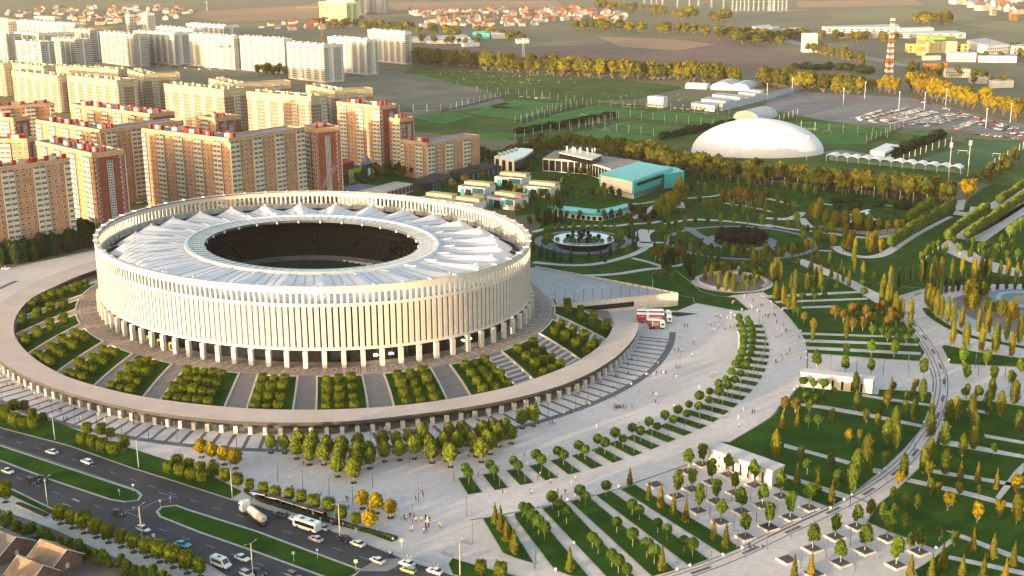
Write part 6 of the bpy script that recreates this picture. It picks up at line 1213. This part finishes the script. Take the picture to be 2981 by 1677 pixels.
# ---------------------------------------------------------------- people
def body(pose):
    V = [(0,0,.95),(0,0,1.15),(0,0,1.38),(0,0,1.50),(0,0.01,1.62),(0,0.01,1.74),(.1,0,.92),(-.1,0,.92)]; R = [.13,.12,.14,.055,.09,.07,.09,.09]; E = [(0,1),(1,2),(2,3),(3,4),(4,5),(0,6),(0,7)]
    def add(p, r, a): V.append(p); R.append(r); E.append((a, len(V)-1)); return len(V)-1
    st = {'stand': .04, 'walk': .22, 'stride': .32, 'sit': 0}[pose]
    for s, h in ((1, 6), (-1, 7)):
        f = st*s
        if pose == 'sit': k = add((.11*s,-.42,.52),.065,h); an = add((.11*s,-.44,.10),.045,k)
        else: k = add((.105*s,-.06-f*.45,.50),.065,h); an = add((.105*s,.02-f,.08),.042,k)
        add((.115*s,V[an][1]-.16,.03),.035,an)
        sh = add((.19*s,0,1.40),.06,2); el = add((.25*s,.02+f*.5,1.12),.045,sh); wr = add((.24*s,-.10+f*.7,.88),.03,el); pm_ = add((.24*s,-.12+f*.75,.81),.026,wr)
        for q in range(4): add((.24*s+(q-1.5)*.017,-.13+f*.78,.73-(.012 if q in (0,3) else 0)),.008,pm_)
        add((.21*s,-.16+f*.75,.79),.009,pm_)
    add((0,-.10,1.63),.02,4)
    me = bpy.data.meshes.new('person'); me.from_pydata(V, E, []); o = ob('person_base', me); md = o.modifiers.new('skin', 'SKIN'); md.use_smooth_shade = True
    for i, q in enumerate(R): sv = me.skin_vertices[0].data[i]; sv.radius = (q, q*.8); sv.use_root = (i == 0)
    dg = bpy.context.evaluated_depsgraph_get(); m2 = bpy.data.meshes.new_from_object(o.evaluated_get(dg)); bpy.data.objects.remove(o); m2.name = 'person'
    m2.materials.clear()
    idx = []
    for f in m2.polygons:
        c = f.center; z = c.z; k = 1
        if z > 1.53: k = 3 if (z > 1.69 or c.y > .06) else 2
        elif z < .95 and abs(c.x) < .2: k = 0
        elif abs(c.x) > .2 and z < 1.2: k = 2
        if z < .09: k = 4
        idx.append(k)
    for k in range(5): m2.materials.append(m_rub)
    m2.polygons.foreach_set('material_index', idx); return m2
POSES = {k: body(k) for k in ('stand','walk','stride','sit')}
m_skin = mat('skin', (.45,.27,.19)); HAIR = [mat('dark_hair', (.03,.02,.015)), mat('fair_hair', (.22,.13,.06))]
CLO = [('white top and dark trousers',(.7,.7,.68),(.03,.03,.04)),('black clothes',(.02,.02,.022),(.02,.02,.022)),('pale pink dress',(.6,.35,.32),(.6,.35,.32)),('light grey top and jeans',(.4,.4,.4),(.06,.09,.16)),('yellow top and grey trousers',(.6,.42,.06),(.12,.12,.12)),('white clothes',(.7,.69,.66),(.62,.6,.56)),('blue shirt and black trousers',(.06,.12,.3),(.02,.02,.02)),('red top and dark jeans',(.45,.04,.04),(.04,.05,.09))]
PM = {}
for ci, (nm, tc, bc) in enumerate(CLO):
    for k, me in POSES.items():
        q = me.copy(); q.name = 'person'
        for j, mm in enumerate((mat('trousers_%d' % ci, bc), mat('top_%d' % ci, tc), m_skin, HAIR[ci % 2], m_rub)): q.materials[j] = mm
        PM[(ci, k)] = q
NPER = 0
def people(pts, where, poses=('walk','stride','stand'), z=0.03, zs=None):
    global NPER
    L = sorted(pts, key=lambda p: px(p)[0])
    for i, p in enumerate(L):
        if NPER >= 295: return
        ci = RND.choice((0,0,1,1,2,3,4,5,5,6,7)); k = RND.choice(poses); NPER += 1
        tag(ob('person', PM[(ci, k)], None, (p.x, p.y, p.z+z), RND.uniform(0,6.28), (RND.uniform(.94,1.06),)*3), f'person in {CLO[ci][0]} {where}, {nth(i)} from the left', 'person', 'people on the plaza')
def cl(s, n=2, sp=1.1):
    out = []
    for p in QQ(s):
        for i in range(n): out.append(p+Vector((RND.uniform(-sp,sp), RND.uniform(-sp,sp), 0)))
    return out
people(QQ('K 1645,495 1655,580 1590,620 1610,620 1630,635 1665,640 1780,560 1800,530 1770,685 1645,700 1710,440 1690,390 1720,390 1605,790 1620,800 1645,800 1340,890 1380,880 1415,860 1460,855 1480,860 1505,860 1550,910 1610,905 1840,1010 1960,890 1990,870 1230,1045 1350,1080 1370,1050 1410,1080 1430,1085 1400,1150 1430,1155 1080,1200 1105,1210 1165,1195 995,1160 995,1090 880,1120 815,1400 1240,1350 1590,1200 550,1255 340,1360 370,1365 395,1360 230,1360 2280,1230 2370,1250 2390,1255 2230,1310 2240,1390 1940,365 1965,370 2030,390 1970,435 1995,435 2095,420 2150,400 2180,410'), 'on the wide pale plaza')
people(QQ('K 1420,545 1450,545 1165,725 1230,715 1330,725 1370,730 1040,730 1125,780 1000,890 1020,890 1130,865 815,930 835,940 860,950 870,955 680,980 980,1000 680,1020 620,1060 635,1070 725,1095 380,1120 410,1125 710,1150 720,1160 15,1200 95,1210 110,1225 220,1150 215,1165'), 'on the striped forecourt right of the middle')
people(QQ('J 620,1390 650,1400 880,1420 905,1400 950,1395 1050,1390 1065,1410 1080,1430 1230,1430 1270,1430 1325,1415 1505,1400 1640,1430 1715,1340 1750,1410 1790,1430 1830,1430 2100,1300 2170,1300 2270,1280 2290,1290 2310,1340 2430,1280 I 30,810 40,950 70,980 30,1000 130,980 165,950 180,970 230,950 245,945 225,1015 240,1010 290,1010 300,1020 350,1080 370,1110 480,1140 505,1145 520,1140 620,1140 630,1125 395,1190 575,1240 595,1235 615,1240 710,1190 750,1220 640,1330 655,1340 670,1320 795,1330 815,1315 980,1290 990,1300 1020,1215 1145,1225 1050,1330 1205,1300 1255,1280 1285,1330 1340,1370 1375,1370 1520,1300 1565,1290 1620,1380 1660,1360 1745,1370 1920,1390 2150,1400 2290,1410'), 'on the striped forecourt before the canopy')
people(QQ('K 2100,1300 2290,90 2305,90 2340,120 2370,140 2385,130 2345,185 2360,190 2350,200 2365,210 2420,240 2430,230 2460,100 2480,110 2455,180 2470,175 2500,290 2530,270 2120,310 2135,300 2150,310 2165,260 2190,290 2200,300 2155,270 2010,285 2025,290 2055,300 2265,235 2275,240 2170,160 2185,150 e 1800,1330'), 'in the crowd at the amphitheatre path')
people(QQ('L 40,260 80,205 100,205 80,280 95,285 85,350 105,350 170,375 165,440 190,440 205,435 160,480 100,495 120,490 150,480 320,490 330,495 335,660 345,710 150,680 205,670 165,715 95,745 110,745 235,640 20,300'), 'on the sweeping path edge')
people(QQ('N 325,495 635,640 890,690 905,700 910,770 345,580 1095,745 1115,755 1245,780 1375,850 1430,830 1435,880 1470,880 1485,890 1525,860 1565,860 1585,910 1640,900 1680,880 1700,900 1720,900 1690,940 1710,945 1680,960 1705,965 1690,1000 1665,1020 1535,1000 1555,985 1820,960 1835,960 1285,970 1645,610 1655,650 1580,690 2205,450 2450,620 2480,630 460,340 1940,180 2110,250 2535,260 400,805 560,860 630,910 735,930 745,940 760,940 775,930 855,960 985,1020 1330,1250 1345,1250 2385,1330 1270,1060'), 'near the road end of the plaza')
people(QQ('O 85,140 90,240 225,480 250,450 355,520 415,470 565,535 605,490 625,530 620,440 640,450 710,415 900,300 970,330 150,620 165,630 400,620 425,620 435,690 460,685 500,625 195,1380 1610,320 1630,325 1660,300 1740,160 1205,430 595,660 1880,745 1865,760 480,190 2430,1040 P 325,880 345,870 150,940 115,1090 375,930 420,960 555,960 655,1090 660,1100 935,1170 820,1270 855,1270 1135,1100 1190,1110 1390,1080 1405,1070 1140,610 1160,605 980,685 1000,690 1120,700 1215,410 1235,410 1255,415 L 1640,1290 1785,1220 1850,825 1870,830 1540,230 1525,470 2345,930 2360,980'), 'among the diagonal lawns and side plazas')
people(QQ('e 410,570 445,565 510,610 545,740 620,840 1500,1060 1520,1030 1720,930 1760,930 f 1210,750 1240,755 1350,780 1380,750 1550,910'), 'on the lawn by the sunken amphitheatre')
# ---------------------------------------------------------------- lamps, signs, shelters, small things
lb = MB(); lb.tube([(0,0,0),(0,0,7.0)], .10, 6); lb.box((0,0,6.6),(.26,.26,.45)); LPM = lb.mesh('plaza_lamp', m_gsteel)
def lamps(s, where, h=1.0):
    L = sorted(QQ(s), key=lambda p: px(p)[0])
    for i, p in enumerate(L): tag(ob('plaza_lamp', LPM, None, (p.x, p.y, .03), 0, (1,1,h)), f'slim dark lamp column {where}, {nth(i)} from the left', 'lamp post', 'dark lamp columns')
lamps('K 330,1290 605,1200 847,1105 1050,1005 1218,905 1348,800 1447,695 1510,600 25,1380 I 25,1130 533,1330 752,1385 975,1440 M 1225,65 1490,90 1775,115 2065,140 2368,160 N 735,160 1135,150', 'along the dark band of the forecourt', .7)
lamps('N 205,500 455,585 718,665 953,745 1150,563 1518,340 1965,505 1610,703 2090,850 2150,1125 1550,930', 'on the open plaza near the road', .85)
lamps('O 1680,490 1715,690 1910,650 1945,860 2185,1000 2350,690 2410,905 2160,700 205,1320 P 345,1370 600,1255 630,1450 840,1140 890,1398 1135,1270 110,815', 'among the square planters', .7)
lamps('O 2215,1170 2290,1265 1955,1385 2515,1180 P 475,965 250,1075 670,855 838,765 1035,650 1205,515 1475,265 1580,85 10,1180 L 1610,680 1605,520 1650,585 1690,650 1720,720 1745,780 1770,850 1780,930 1755,1240 1720,1340 1790,1000', 'along the curved promenade', .75)
lamps('L 645,810 905,835 1170,865 1425,895 1420,815 2140,965 2120,870 2385,895 2090,800 2420,980', 'on the upper plaza', .8)
WT = QQ('K 400,152 495,145 588,138 682,130 776,122 868,115 960,106 1052,97 1145,87 1236,75 1325,65', 5)
for i, p in enumerate(WT): tag(ob('plaza_lamp', LPM, None, p, 0, (1,1,.75)), f'slim dark lamp column on the triangular terrace, {nth(i)} from the stadium', 'lamp post', 'dark lamp columns')
for i, q in enumerate(STRIPS):
    p = ((q[0]+q[1])/2).lerp((q[3]+q[2])/2, .86); b = None; tag(ob('strip_lamp', LPM, None, (p.x, p.y, .1), 0, (1,1,.95)), f'thin lamp post on the {nth(i)} fanned grass strip from the road end', 'lamp post', 'strip lamp posts')
rb = MB(); rb.tube([(0,0,0),(0,0,9.2)], .17, 8, 0, .11); rb.tube([(0,0,9.1),(1.6,0,9.5)], .05, 5); rb.tube([(0,0,9.1),(-1.6,0,9.5)], .05, 5); rb.box((1.7,0,9.45),(.6,.25,.12)); rb.box((-1.7,0,9.45),(.6,.25,.12)); RLM = rb.mesh('street_lamp', mat('pale_concrete_pole', (.40,.37,.31)))
for i, p in enumerate(QQ('M 550,82 1388,362 2325,672 480,765 1420,1058 2530,1450 N 822,1028 2025,1437')): tag(ob('street_lamp', RLM, None, p, heading(p, 1)+pi/2), f'pale concrete street lamp with two arms on the road, {nth(i)} in order', 'street lamp', 'concrete street lamps')
# bus shelters
for i, (x, y) in enumerate(((20,690),(175,735),(310,775),(455,820),(610,865))):
    p = Q('N', x, y); t = thing('bus_shelter', f'dark bus shelter with pale roof edge, {nth(i)} from the left', 'bus shelter', (p.x,p.y,.05), heading(p, 1), 'bus shelters'); b = MB(); b.box((0,0,2.4),(5.0,1.7,.15)); b.build('roof', m_gsteel, t); b = MB(); b.box((0,-.9,2.42),(5.1,.12,.16)); b.build('roof_edge', m_cream, t); b = MB(); b.box((0,.75,.2),(5.0,.06,2.0)); b.build('back_panel', m_glass, t)
    for xx in (-2.3, 0, 2.3): b = MB(); b.tube([(xx,-.7,0),(xx,-.7,2.4)], .05, 5); b.build('post', m_gsteel, t)
b = MB(); hl = resample([Vector(v) for v in QQ('M 2450,600 N 40,700 650,890 1390,1080')], 1.2); 
for p, q in zip(hl, hl[1:]): b.box(((p.x+q.x)/2, (p.y+q.y)/2, 0), ((q-p).length+.1, .9, 1.0+RND.uniform(-.1,.1)), atan2(q.y-p.y, q.x-p.x))
tag(b.build('hedge', mat('hedge_leaves', (.02,.04,.012), col2=(.012,.024,.008), scale=2)), 'low dark hedge behind the bus shelters', 'hedge')
b = MB(); b.poly(QQ('M 148,735 190,722 510,850 460,872'), .55); hp = QQ('M 148,735 190,722 510,850 460,872'); b = MB(); b.prism(hp, .03, .45, 0, 0); t = thing('planter_bed', 'long low planter with dark plants on the hedge side pavement', 'planter', (0,0,0)); b.build('curb', m_kerb, t); c4 = sum(hp, Vector())/4; b = MB(); b.prism([c4+(v-c4)*.93 for v in hp], .4, .9); b.build('plants', MATS['hedge_leaves'], t)
def sign(p, m, shape, label, h=3.0, rz=0):
    t = thing('road_sign', label, 'road sign', p, rz, 'road signs'); b = MB(); b.tube([(0,0,0),(0,0,h)], .045, 5); b.build('pole', m_steel, t); b = MB()
    if shape == 'tri': b.face([(-.5,-.06,h),(.5,-.06,h),(0,-.06,h-.9)]); b.face([(-.5,-.05,h),(0,-.05,h-.9),(.5,-.05,h)])
    else: b.box((0,-.06,h-.9),(shape,.05,.9))
    b.build('panel', m, t)
    if shape != 'tri': b = MB(); b.box((0,-.10,h-.65),(shape*.5,.03,.45)); b.build('symbol', m_wframe, t)
m_bsign = mat('blue_sign', (.04,.14,.45)); m_ysign = mat('yellow_green_sign', (.5,.6,.1)); m_gsign = mat('green_sign', (.15,.32,.12))
sign(Q('N',600,1270), m_bsign, .9, 'blue direction sign on the lower median'); sign(Q('N',362,1300), m_gsign, .9, 'green sign standing in the lower median'); sign(Q('N',985,1400), m_ysign, .9, 'yellow green crossing sign on the lower median tip', 3.4); sign(Q('N',1440,1175), m_ysign, .9, 'yellow green crossing sign on the plaza kerb'); sign(Q('M',1335,600), m_wframe, 'tri', 'white give way triangle at the upper median tip', 2.4); sign(Q('M',1605,760), m_wframe, 'tri', 'white give way triangle in the median gap', 2.4); sign(Q('M',1707,715), m_bsign, .8, 'blue arrow sign in the median gap', 2.2); sign(Q('M',1195,640), m_gsign, .6, 'small sign in the upper median', 2.2); sign(Q('M',2545,700), m_bsign, 1.3, 'blue bus stop sign before the shelters', 3.0); sign(Q('M',1540,1100), m_wframe, .8, 'small white pair of plates by the hedge side kerb', 2.4)
gbm = MB(); gbm.ball((0,0,.35), .38, 0, 10, 6); GB = gbm.mesh('globe_bollard', m_steel)
GLB = sorted(QQ('N 80,460 340,545 575,615 840,700 1195,990 1355,1080 O 1035,552 790,622 525,685 255,748 120,328 405,1385 1620,1385 1748,1345 2078,1238 2270,1168 588,1120 P 855,638 780,690 645,770 1130,430 1185,380 1700,1170 L 345,430 385,530 400,640 405,700 345,830 315,985 280,1015 225,1105 50,135 165,215 1660,1140 1580,1345 1660,1060 1830,720 K 2228,445 2235,470 2240,498 2242,525 2238,550 2240,575 2235,600 2230,625 1428,750 1312,860 1160,960 745,1160 490,1250'), key=lambda p: px(p)[0])
for i, p in enumerate(GLB): tag(ob('globe_bollard', GB, None, (p.x,p.y,.03)), f'white globe bollard at a plaza edge, {nth(i)} from the left', 'bollard', 'globe bollards')
# rental scooters and bicycle racks near the road
bk = MB(); bk.tube([(-.5,0,.1),(.45,0,.12),(.55,0,1.05)], .03, 5); bk.tube([(.55,-.22,1.05),(.55,.22,1.05)], .02, 4)
for x in (-.5,.5): bk.tube([(x,-.03,.11),(x,.03,.11)], .11, 8)
BK = bk.mesh('scooter', m_gsteel)
for i, p in enumerate(QQ('N 1850,1210 1868,1218 1886,1226 1904,1234 1922,1242 1940,1250 2040,1098 2060,1102 2080,1106 2100,1112 2120,1118 2140,1124')): tag(ob('scooter', BK, None, (p.x,p.y,.03), 1.0), f'parked rental scooter near the lower plaza lawn, {nth(i)} in its line', 'scooter', 'parked scooters')
bl_ = MB(); bl_.ball((0,0,.3), .28, 0, 8, 5); BL_ = bl_.mesh('stone_bollard', m_conc)
for i in range(15): p = Q('N', 1232, 1172).lerp(Q('N', 1860, 1350), i/14); tag(ob('stone_bollard', BL_, None, (p.x,p.y,.04)), f'small stone ball bollard along the kerb by the crossing, {nth(i)} from the left', 'bollard', 'stone ball bollards')
# garden lamp masts on the wedge lawns
for bi in range(3, 14):
    p = bedpt(BEDS[bi], .5, .22, .3); tag(ob('garden_mast', LPM, None, p, 0, (.9,.9,.62)), f'thin mast on the {nth(bi)} wedge lawn clockwise', 'lamp post', 'masts on the wedge lawns')
# ---------------------------------------------------------------- mirror pool, amphitheatre, sculpture, screens
c0 = Q('a', 1275, 1000, 4.2); Rp = (Q('a', 1860, 1000, 4.2)-c0).length
t = thing('mirror_pool', 'raised round mirror pool with trees standing on its still water', 'pool', (c0.x, c0.y, 0)); n = 72; T = [2*pi*i/n for i in range(n+1)]
b = MB(); b.grid([[(Rp*.80*cos(a), Rp*.80*sin(a), 0) for a in T], [(Rp*cos(a), Rp*sin(a), 4.1) for a in T]]); b.build('basin', mat('black_granite', (.02,.022,.028), rough=.25), t, True)
b = MB(); b.grid([[(Rp*cos(a), Rp*sin(a), 4.1) for a in T], [(Rp*cos(a), Rp*sin(a), 4.25) for a in T], [(Rp*.975*cos(a), Rp*.975*sin(a), 4.25) for a in T], [(Rp*.975*cos(a), Rp*.975*sin(a), 4.1) for a in T]]); b.build('rim', m_steel, t)
b = MB(); b.grid([[(0.01*cos(a), .01*sin(a), 4.2) for a in T], [(Rp*.976*cos(a), Rp*.976*sin(a), 4.2) for a in T]][::-1]); b.build('water', m_water, t)
b = MB(); ringb(b, Vector((0,0,0)), Rp*.82, Rp*1.16, .3); b.build('apron', m_bluep, t)
plb = MB(); plb.prism([(2.2*cos(i*pi/3), 2.2*sin(i*pi/3)) for i in range(6)], 0, .4); PLB = plb.mesh('island', m_glass)
for i, (x, y) in enumerate(((985,1000),(1065,1045),(1200,935),(1365,930),(1185,1065),(1350,1065),(1480,1045),(1560,1010),(1280,910),(1240,1000),(1400,1000),(1080,920))):
    p = Q('a', x, y, 4.22); ob('island', PLB, t, p-t.location, .3*i); tree('shrub', (p.x, p.y, 4.5), 2.6, f'dark round tree on an island in the mirror pool, {nth(i)} counted', 'trees on the mirror pool', .8)
c0 = Q('e', 1490, 660); Rr = (Q('e', 790, 660)-c0).length; t = thing('sunken_amphitheatre', 'round sunken garden with pale curved seating walls', 'amphitheatre', (c0.x, c0.y, 0))
b = MB(); ringb(b, Vector(), .01, Rr*.88, .13); b.build('floor', m_mauve, t); b = MB(); ringb(b, Vector(), Rr*.94, Rr*1.08, .14); b.build('outer_walk', m_pave2, t)
for i in range(26):
    a = 2*pi*i/26
    if 4.55 < a < 5.35: continue
    b = MB(); T2 = [a+k*2*pi/26/5*.96 for k in range(6)]; b.grid([[(Rr*.93*cos(q), Rr*.93*sin(q), .1) for q in T2], [(Rr*.93*cos(q), Rr*.93*sin(q), 1.5) for q in T2], [(Rr*.89*cos(q), Rr*.89*sin(q), 1.5) for q in T2], [(Rr*.89*cos(q), Rr*.89*sin(q), .1) for q in T2]][::-1]); b.build('seat_wall', m_lime2, t)
b = MB(); m0 = Q('c', 1340, 690); b.ball((0,0,0), 26, 0, 28, 12, (1.1,.75,.20)); o = b.build('grass_mound', m_lawn, None, True); o.location = m0; tag(o, 'low grassy mound carrying the dark sculpture', 'mound')
t = thing('sculpture', 'dark angular sculpture of three long bars on the grassy mound', 'sculpture', (0,0,0))
for a, c in (('c 1050,600', 'c 1480,500'), ('c 1205,575', 'c 1130,740'), ('c 1425,520', 'c 1560,695')):
    a, c = QQ(a, 4.5)[0], QQ(c, 4.0)[0]; b = MB(); d = c-a; b.box(((a.x+c.x)/2, (a.y+c.y)/2, 3.2), (d.length, 3.0, 2.2), atan2(d.y, d.x)); b.build('bar', m_glass, t); b = MB(); b.box(((a.x+c.x)/2, (a.y+c.y)/2, 5.42), (d.length, .8, .1), atan2(d.y, d.x)); b.build('bar_trim', m_steel, t)
SL_ = resample([Vector(v) for v in QQ('H 60,405 700,470 1250,545 1640,600', 0)], 9)
t = thing('screen_gallery', 'long dark screen on posts before the forest row', 'screen', SL_[0]); b = MB()
for p, q in zip(SL_, SL_[1:]): b.box(((p.x+q.x)/2-SL_[0].x, (p.y+q.y)/2-SL_[0].y, 3.4), ((q-p).length-.6, .5, 2.4), atan2(q.y-p.y, q.x-p.x))
b.build('screen_panel', m_glass, t); pm2 = MB(); pm2.box((0,0,0),(.35,.35,6.0)); pm2m = pm2.mesh('post', m_conc)
for p in SL_: ob('post', pm2m, t, p-SL_[0])
cube = MB(); cube.box((0,0,0),(5,3,2.2)); tag(ob('garden_kiosk', cube.mesh('garden_kiosk', m_white), None, Q('e',1530,440)), 'small white gate pavilion above the amphitheatre', 'kiosk')
# fences with posts round the pitches
fp = MB(); fp.tube([(0,0,0),(0,0,7.5)], .13, 5); FP = fp.mesh('post', m_steel); m_net = mat('dark_net', (.06,.09,.07))
for i, s in enumerate(('C -380,930 60,955 850,1060 1700,1120 2200,1170', 'C 0,1230 380,1110 560,1050', 'C 60,1240 600,1080 800,1060', 'C 0,1400 420,1310 800,1250 1060,1180', 'C 780,1290 1400,1365', 'C 1150,1180 1900,1260 2180,1290', 'C 560,1320 1060,1190', 'D 130,1230 350,1150', 'D 350,1290 1250,1380', 'D 1000,1440 1400,1270', 'H 1370,200 1600,100 1900,0', 'H 2280,240 2576,60', 'B 1420,1120 1900,1110 2500,960')):
    P = resample([Vector(v) for v in QQ(s)], 14); t = thing('pitch_fence', f'tall net fence on white posts round the academy pitches, {nth(i)} stretch', 'fence', P[0], 0, 'pitch fences')
    for p in P[:90]: ob('post', FP, t, p-P[0])
    b = MB()
    for p, q in zip(P, P[1:]): b.box(((p.x+q.x)/2-P[0].x, (p.y+q.y)/2-P[0].y, .3), ((q-p).length, .06, 1.3), atan2(q.y-p.y, q.x-p.x))
    if b.v: b.build('lower_panel', m_net, t)
gl = MB(); gl.tube([(-3.6,0,0),(-3.6,0,2.4),(3.6,0,2.4),(3.6,0,0)], .12, 5); GLO = gl.mesh('goal', m_steel)
for i, p in enumerate(QQ('C 1118,1090 683,1170 865,1250 65,1310 905,1320 H 1970,95 2315,125 D 615,1335')): tag(ob('goal', GLO, None, p, -.4), f'white football goal on the academy pitches, {nth(i)} counted', 'goal', 'football goals')
# tall lights, mast, cranes
fm = MB(); fm.tube([(0,0,0),(0,0,24)], .3, 6, 0, .2)
for i in range(3): fm.box((0,0,22+i*1.2),(2.4,.5,.8), 0, 1)
FM = fm.mesh('floodlight_mast', [mat('pale_mast', (.5,.46,.40)), m_steel])
for i, p in enumerate(QQ('H 1825,345 2015,320 405,160 155,130')): tag(ob('floodlight_mast', FM, None, p, .4, (1,1,1 if i < 2 else .75)), f'tall floodlight mast by the main pitch and dome, {nth(i)} from the right', 'floodlight mast', 'floodlight masts')
cl_ = MB(); cl_.tube([(0,0,0),(0,0,18)], .2, 5); cl_.box((0,0,17.8),(1.6,.5,.5)); CLM = cl_.mesh('car_park_light', m_steel)
for i, p in enumerate(QQ('D 260,940 770,1055 985,990 1325,1100 1580,1105 1795,1060 2195,1290 2440,1230 C 2515,1005')): tag(ob('car_park_light', CLM, None, p), f'tall light column of the car park, {nth(i)} counted', 'light column', 'car park lights')
def lattice(b, a, c, w_, n, m=0, w2=None):
    d = c-a; z = d.normalized(); u = z.cross(Vector((0,0,1)) if abs(z.z) < .9 else Vector((1,0,0))).normalized(); v = z.cross(u); w2 = w_ if w2 is None else w2; K = []
    for i in range(n+1):
        t = i/n; r = (w_+(w2-w_)*t)/2; p = a.lerp(c, t); K.append([p+u*r+v*r, p-u*r+v*r, p-u*r-v*r, p+u*r-v*r])
    for i in range(n):
        mm = m if not isinstance(m, tuple) else m[(i*len(m)*3//n) % len(m)]
        for j in range(4): b.tube([K[i][j], K[i+1][j]], max(.10, w_*.028), 4, mm); b.tube([K[i][j], K[i+1][(j+1) % 4]], max(.07, w_*.018), 3, mm); b.tube([K[i][j], K[i][(j+1) % 4]], max(.07, w_*.018), 3, mm)
p = Q('D', 1222, 805); t = thing('lattice_mast', 'tall red and white lattice radio mast behind the golden clump', 'mast', p); b = MB(); lattice(b, Vector(), Vector((0,0,74)), 8.5, 21, (0,1,0,1,0,1,0), 3.2); b.build('tower', [mat('mast_red', (.42,.12,.06)), m_steel], t); b = MB(); b.box((0,0,74),(5,5,2.5)); b.build('platform', m_cream, t)
m_crane = mat('crane_yellow', (.55,.27,.04))
def crane(p, H, j0, j1, rz, label, m, cat='tower crane'):
    t = thing('tower_crane', label, cat, p, rz, 'tower cranes'); b = MB(); lattice(b, Vector(), Vector((0,0,H)), 2.4, 12); b.build('tower', m, t); b = MB(); lattice(b, Vector((-j0,0,H)), Vector((j1,0,H)), 2.0, 14); b.box((-j0+2,0,H-2),(4,2,2)); b.build('jib', m, t); b = MB(); b.tube([(0,0,H),(0,0,H+7)], .3, 4); b.tube([(0,0,H+7),(j1*.7,0,H+1)], .1, 3); b.tube([(0,0,H+7),(-j0,0,H+1)], .1, 3); b.build('tie', m, t)
crane(Q('A',778,655), 56, 16, 60, .1, 'orange tower crane before the grey unfinished towers', m_crane); crane(Q('B',650,520), 75, 12, 42, 3.2, 'yellow tower crane above the creamy far slabs', m_crane); crane(Q('A',2280,700), 34, 10, 40, .2, 'small dark tower crane before the white slabs', m_gsteel)
a = QQ('F 632,470', 32)[0]; c = QQ('F 780,212', 55)[0]; b = MB(); lattice(b, a, c, 1.2, 16); tag(b.build('crane_jib', m_gsteel), 'dark slanting crane jib before the narrow brick tower', 'crane jib')
py = MB(); lattice(py, Vector(), Vector((0,0,32)), 4.5, 6, 0, 1.0); py.tube([(-6,0,27),(6,0,27)], .3, 4); PY = py.mesh('pylon', m_steel)
for i, p in enumerate(QQ('C 80,590 1290,40 1360,60 1410,60 1470,50 1620,80 1740,70 1830,60 1960,70 2080,90 2170,110 2210,110 2250,110 2290,110 2330,110 2380,110 2430,110 2480,110 2530,110 2576,110 D 40,110 80,110 120,110 160,110 200,110 A 2070,110')): tag(ob('pylon', PY, None, p, .3), f'pale lattice pylon in the hazy distance, {nth(i)} counted', 'pylon', 'far pylons')
rb_ = MB()
for i in range(170):
    x, y = RND.gauss(250,260), RND.gauss(740,60); p = Q('C', x, y); 
    if i % 3 == 0: p = Q('B', RND.uniform(1750,2500), RND.uniform(700,850))
    if i % 5 == 0: p = Q('C', RND.uniform(880,1700), RND.uniform(930,1010))
    rb_.box((p.x, p.y, .05), (RND.uniform(.5,2.2), RND.uniform(.5,1.5), RND.uniform(.2,.7)), RND.uniform(0,3))
tag(rb_.build('rubble', m_conc), 'scattered pale building rubble on the meadow and works yard', None, None, 'stuff')
# mesh lettering instead of text curves
dg = bpy.context.evaluated_depsgraph_get()
for o in [x for x in COL.objects if x.type == 'FONT']:
    me = bpy.data.meshes.new_from_object(o.evaluated_get(dg)); me.name = 'lettering'; n_ = bpy.data.objects.new('lettering', me); COL.objects.link(n_); n_.parent = o.parent; n_.location = o.location; n_.rotation_euler = o.rotation_euler; bpy.data.objects.remove(o)
# unseen trees added beyond the lower left frame corner to shade road and forecourt
b = MB(); r = random.Random(5)
for i in range(150):
    t = i/149; p = Vector((-345+235*t, 335-122*t, 0)); b.ball((p.x+r.uniform(-5,5), p.y+r.uniform(-5,5), r.uniform(4.5,7.0)), r.uniform(3.2,4.6), 0, 7, 5)
tag(b.build('tree_line', L_DARK), 'dense village trees beyond the lower corner of the frame', None, None, 'stuff')
# ---------------------------------------------------------------- evening air
hz = MB(); hz.prism([(-4200,-700),(5200,-700),(5200,6500),(-4200,6500)], -1.0, 156.0, 0, 0, True)
mh = bpy.data.materials.new('haze_air'); mh.use_nodes = True; nt = mh.node_tree; nt.nodes.remove(nt.nodes['Principled BSDF']); pv = nt.nodes.new('ShaderNodeVolumePrincipled'); pv.inputs['Color'].default_value = (.95,.86,.80,1); pv.inputs['Density'].default_value = 0.000025; pv.inputs['Anisotropy'].default_value = 0.0
nt.links.new(pv.outputs['Volume'], nt.nodes['Material Output'].inputs['Volume'])
tag(hz.build('haze', mh), 'thin warm evening haze over the whole place', None, None, 'stuff')
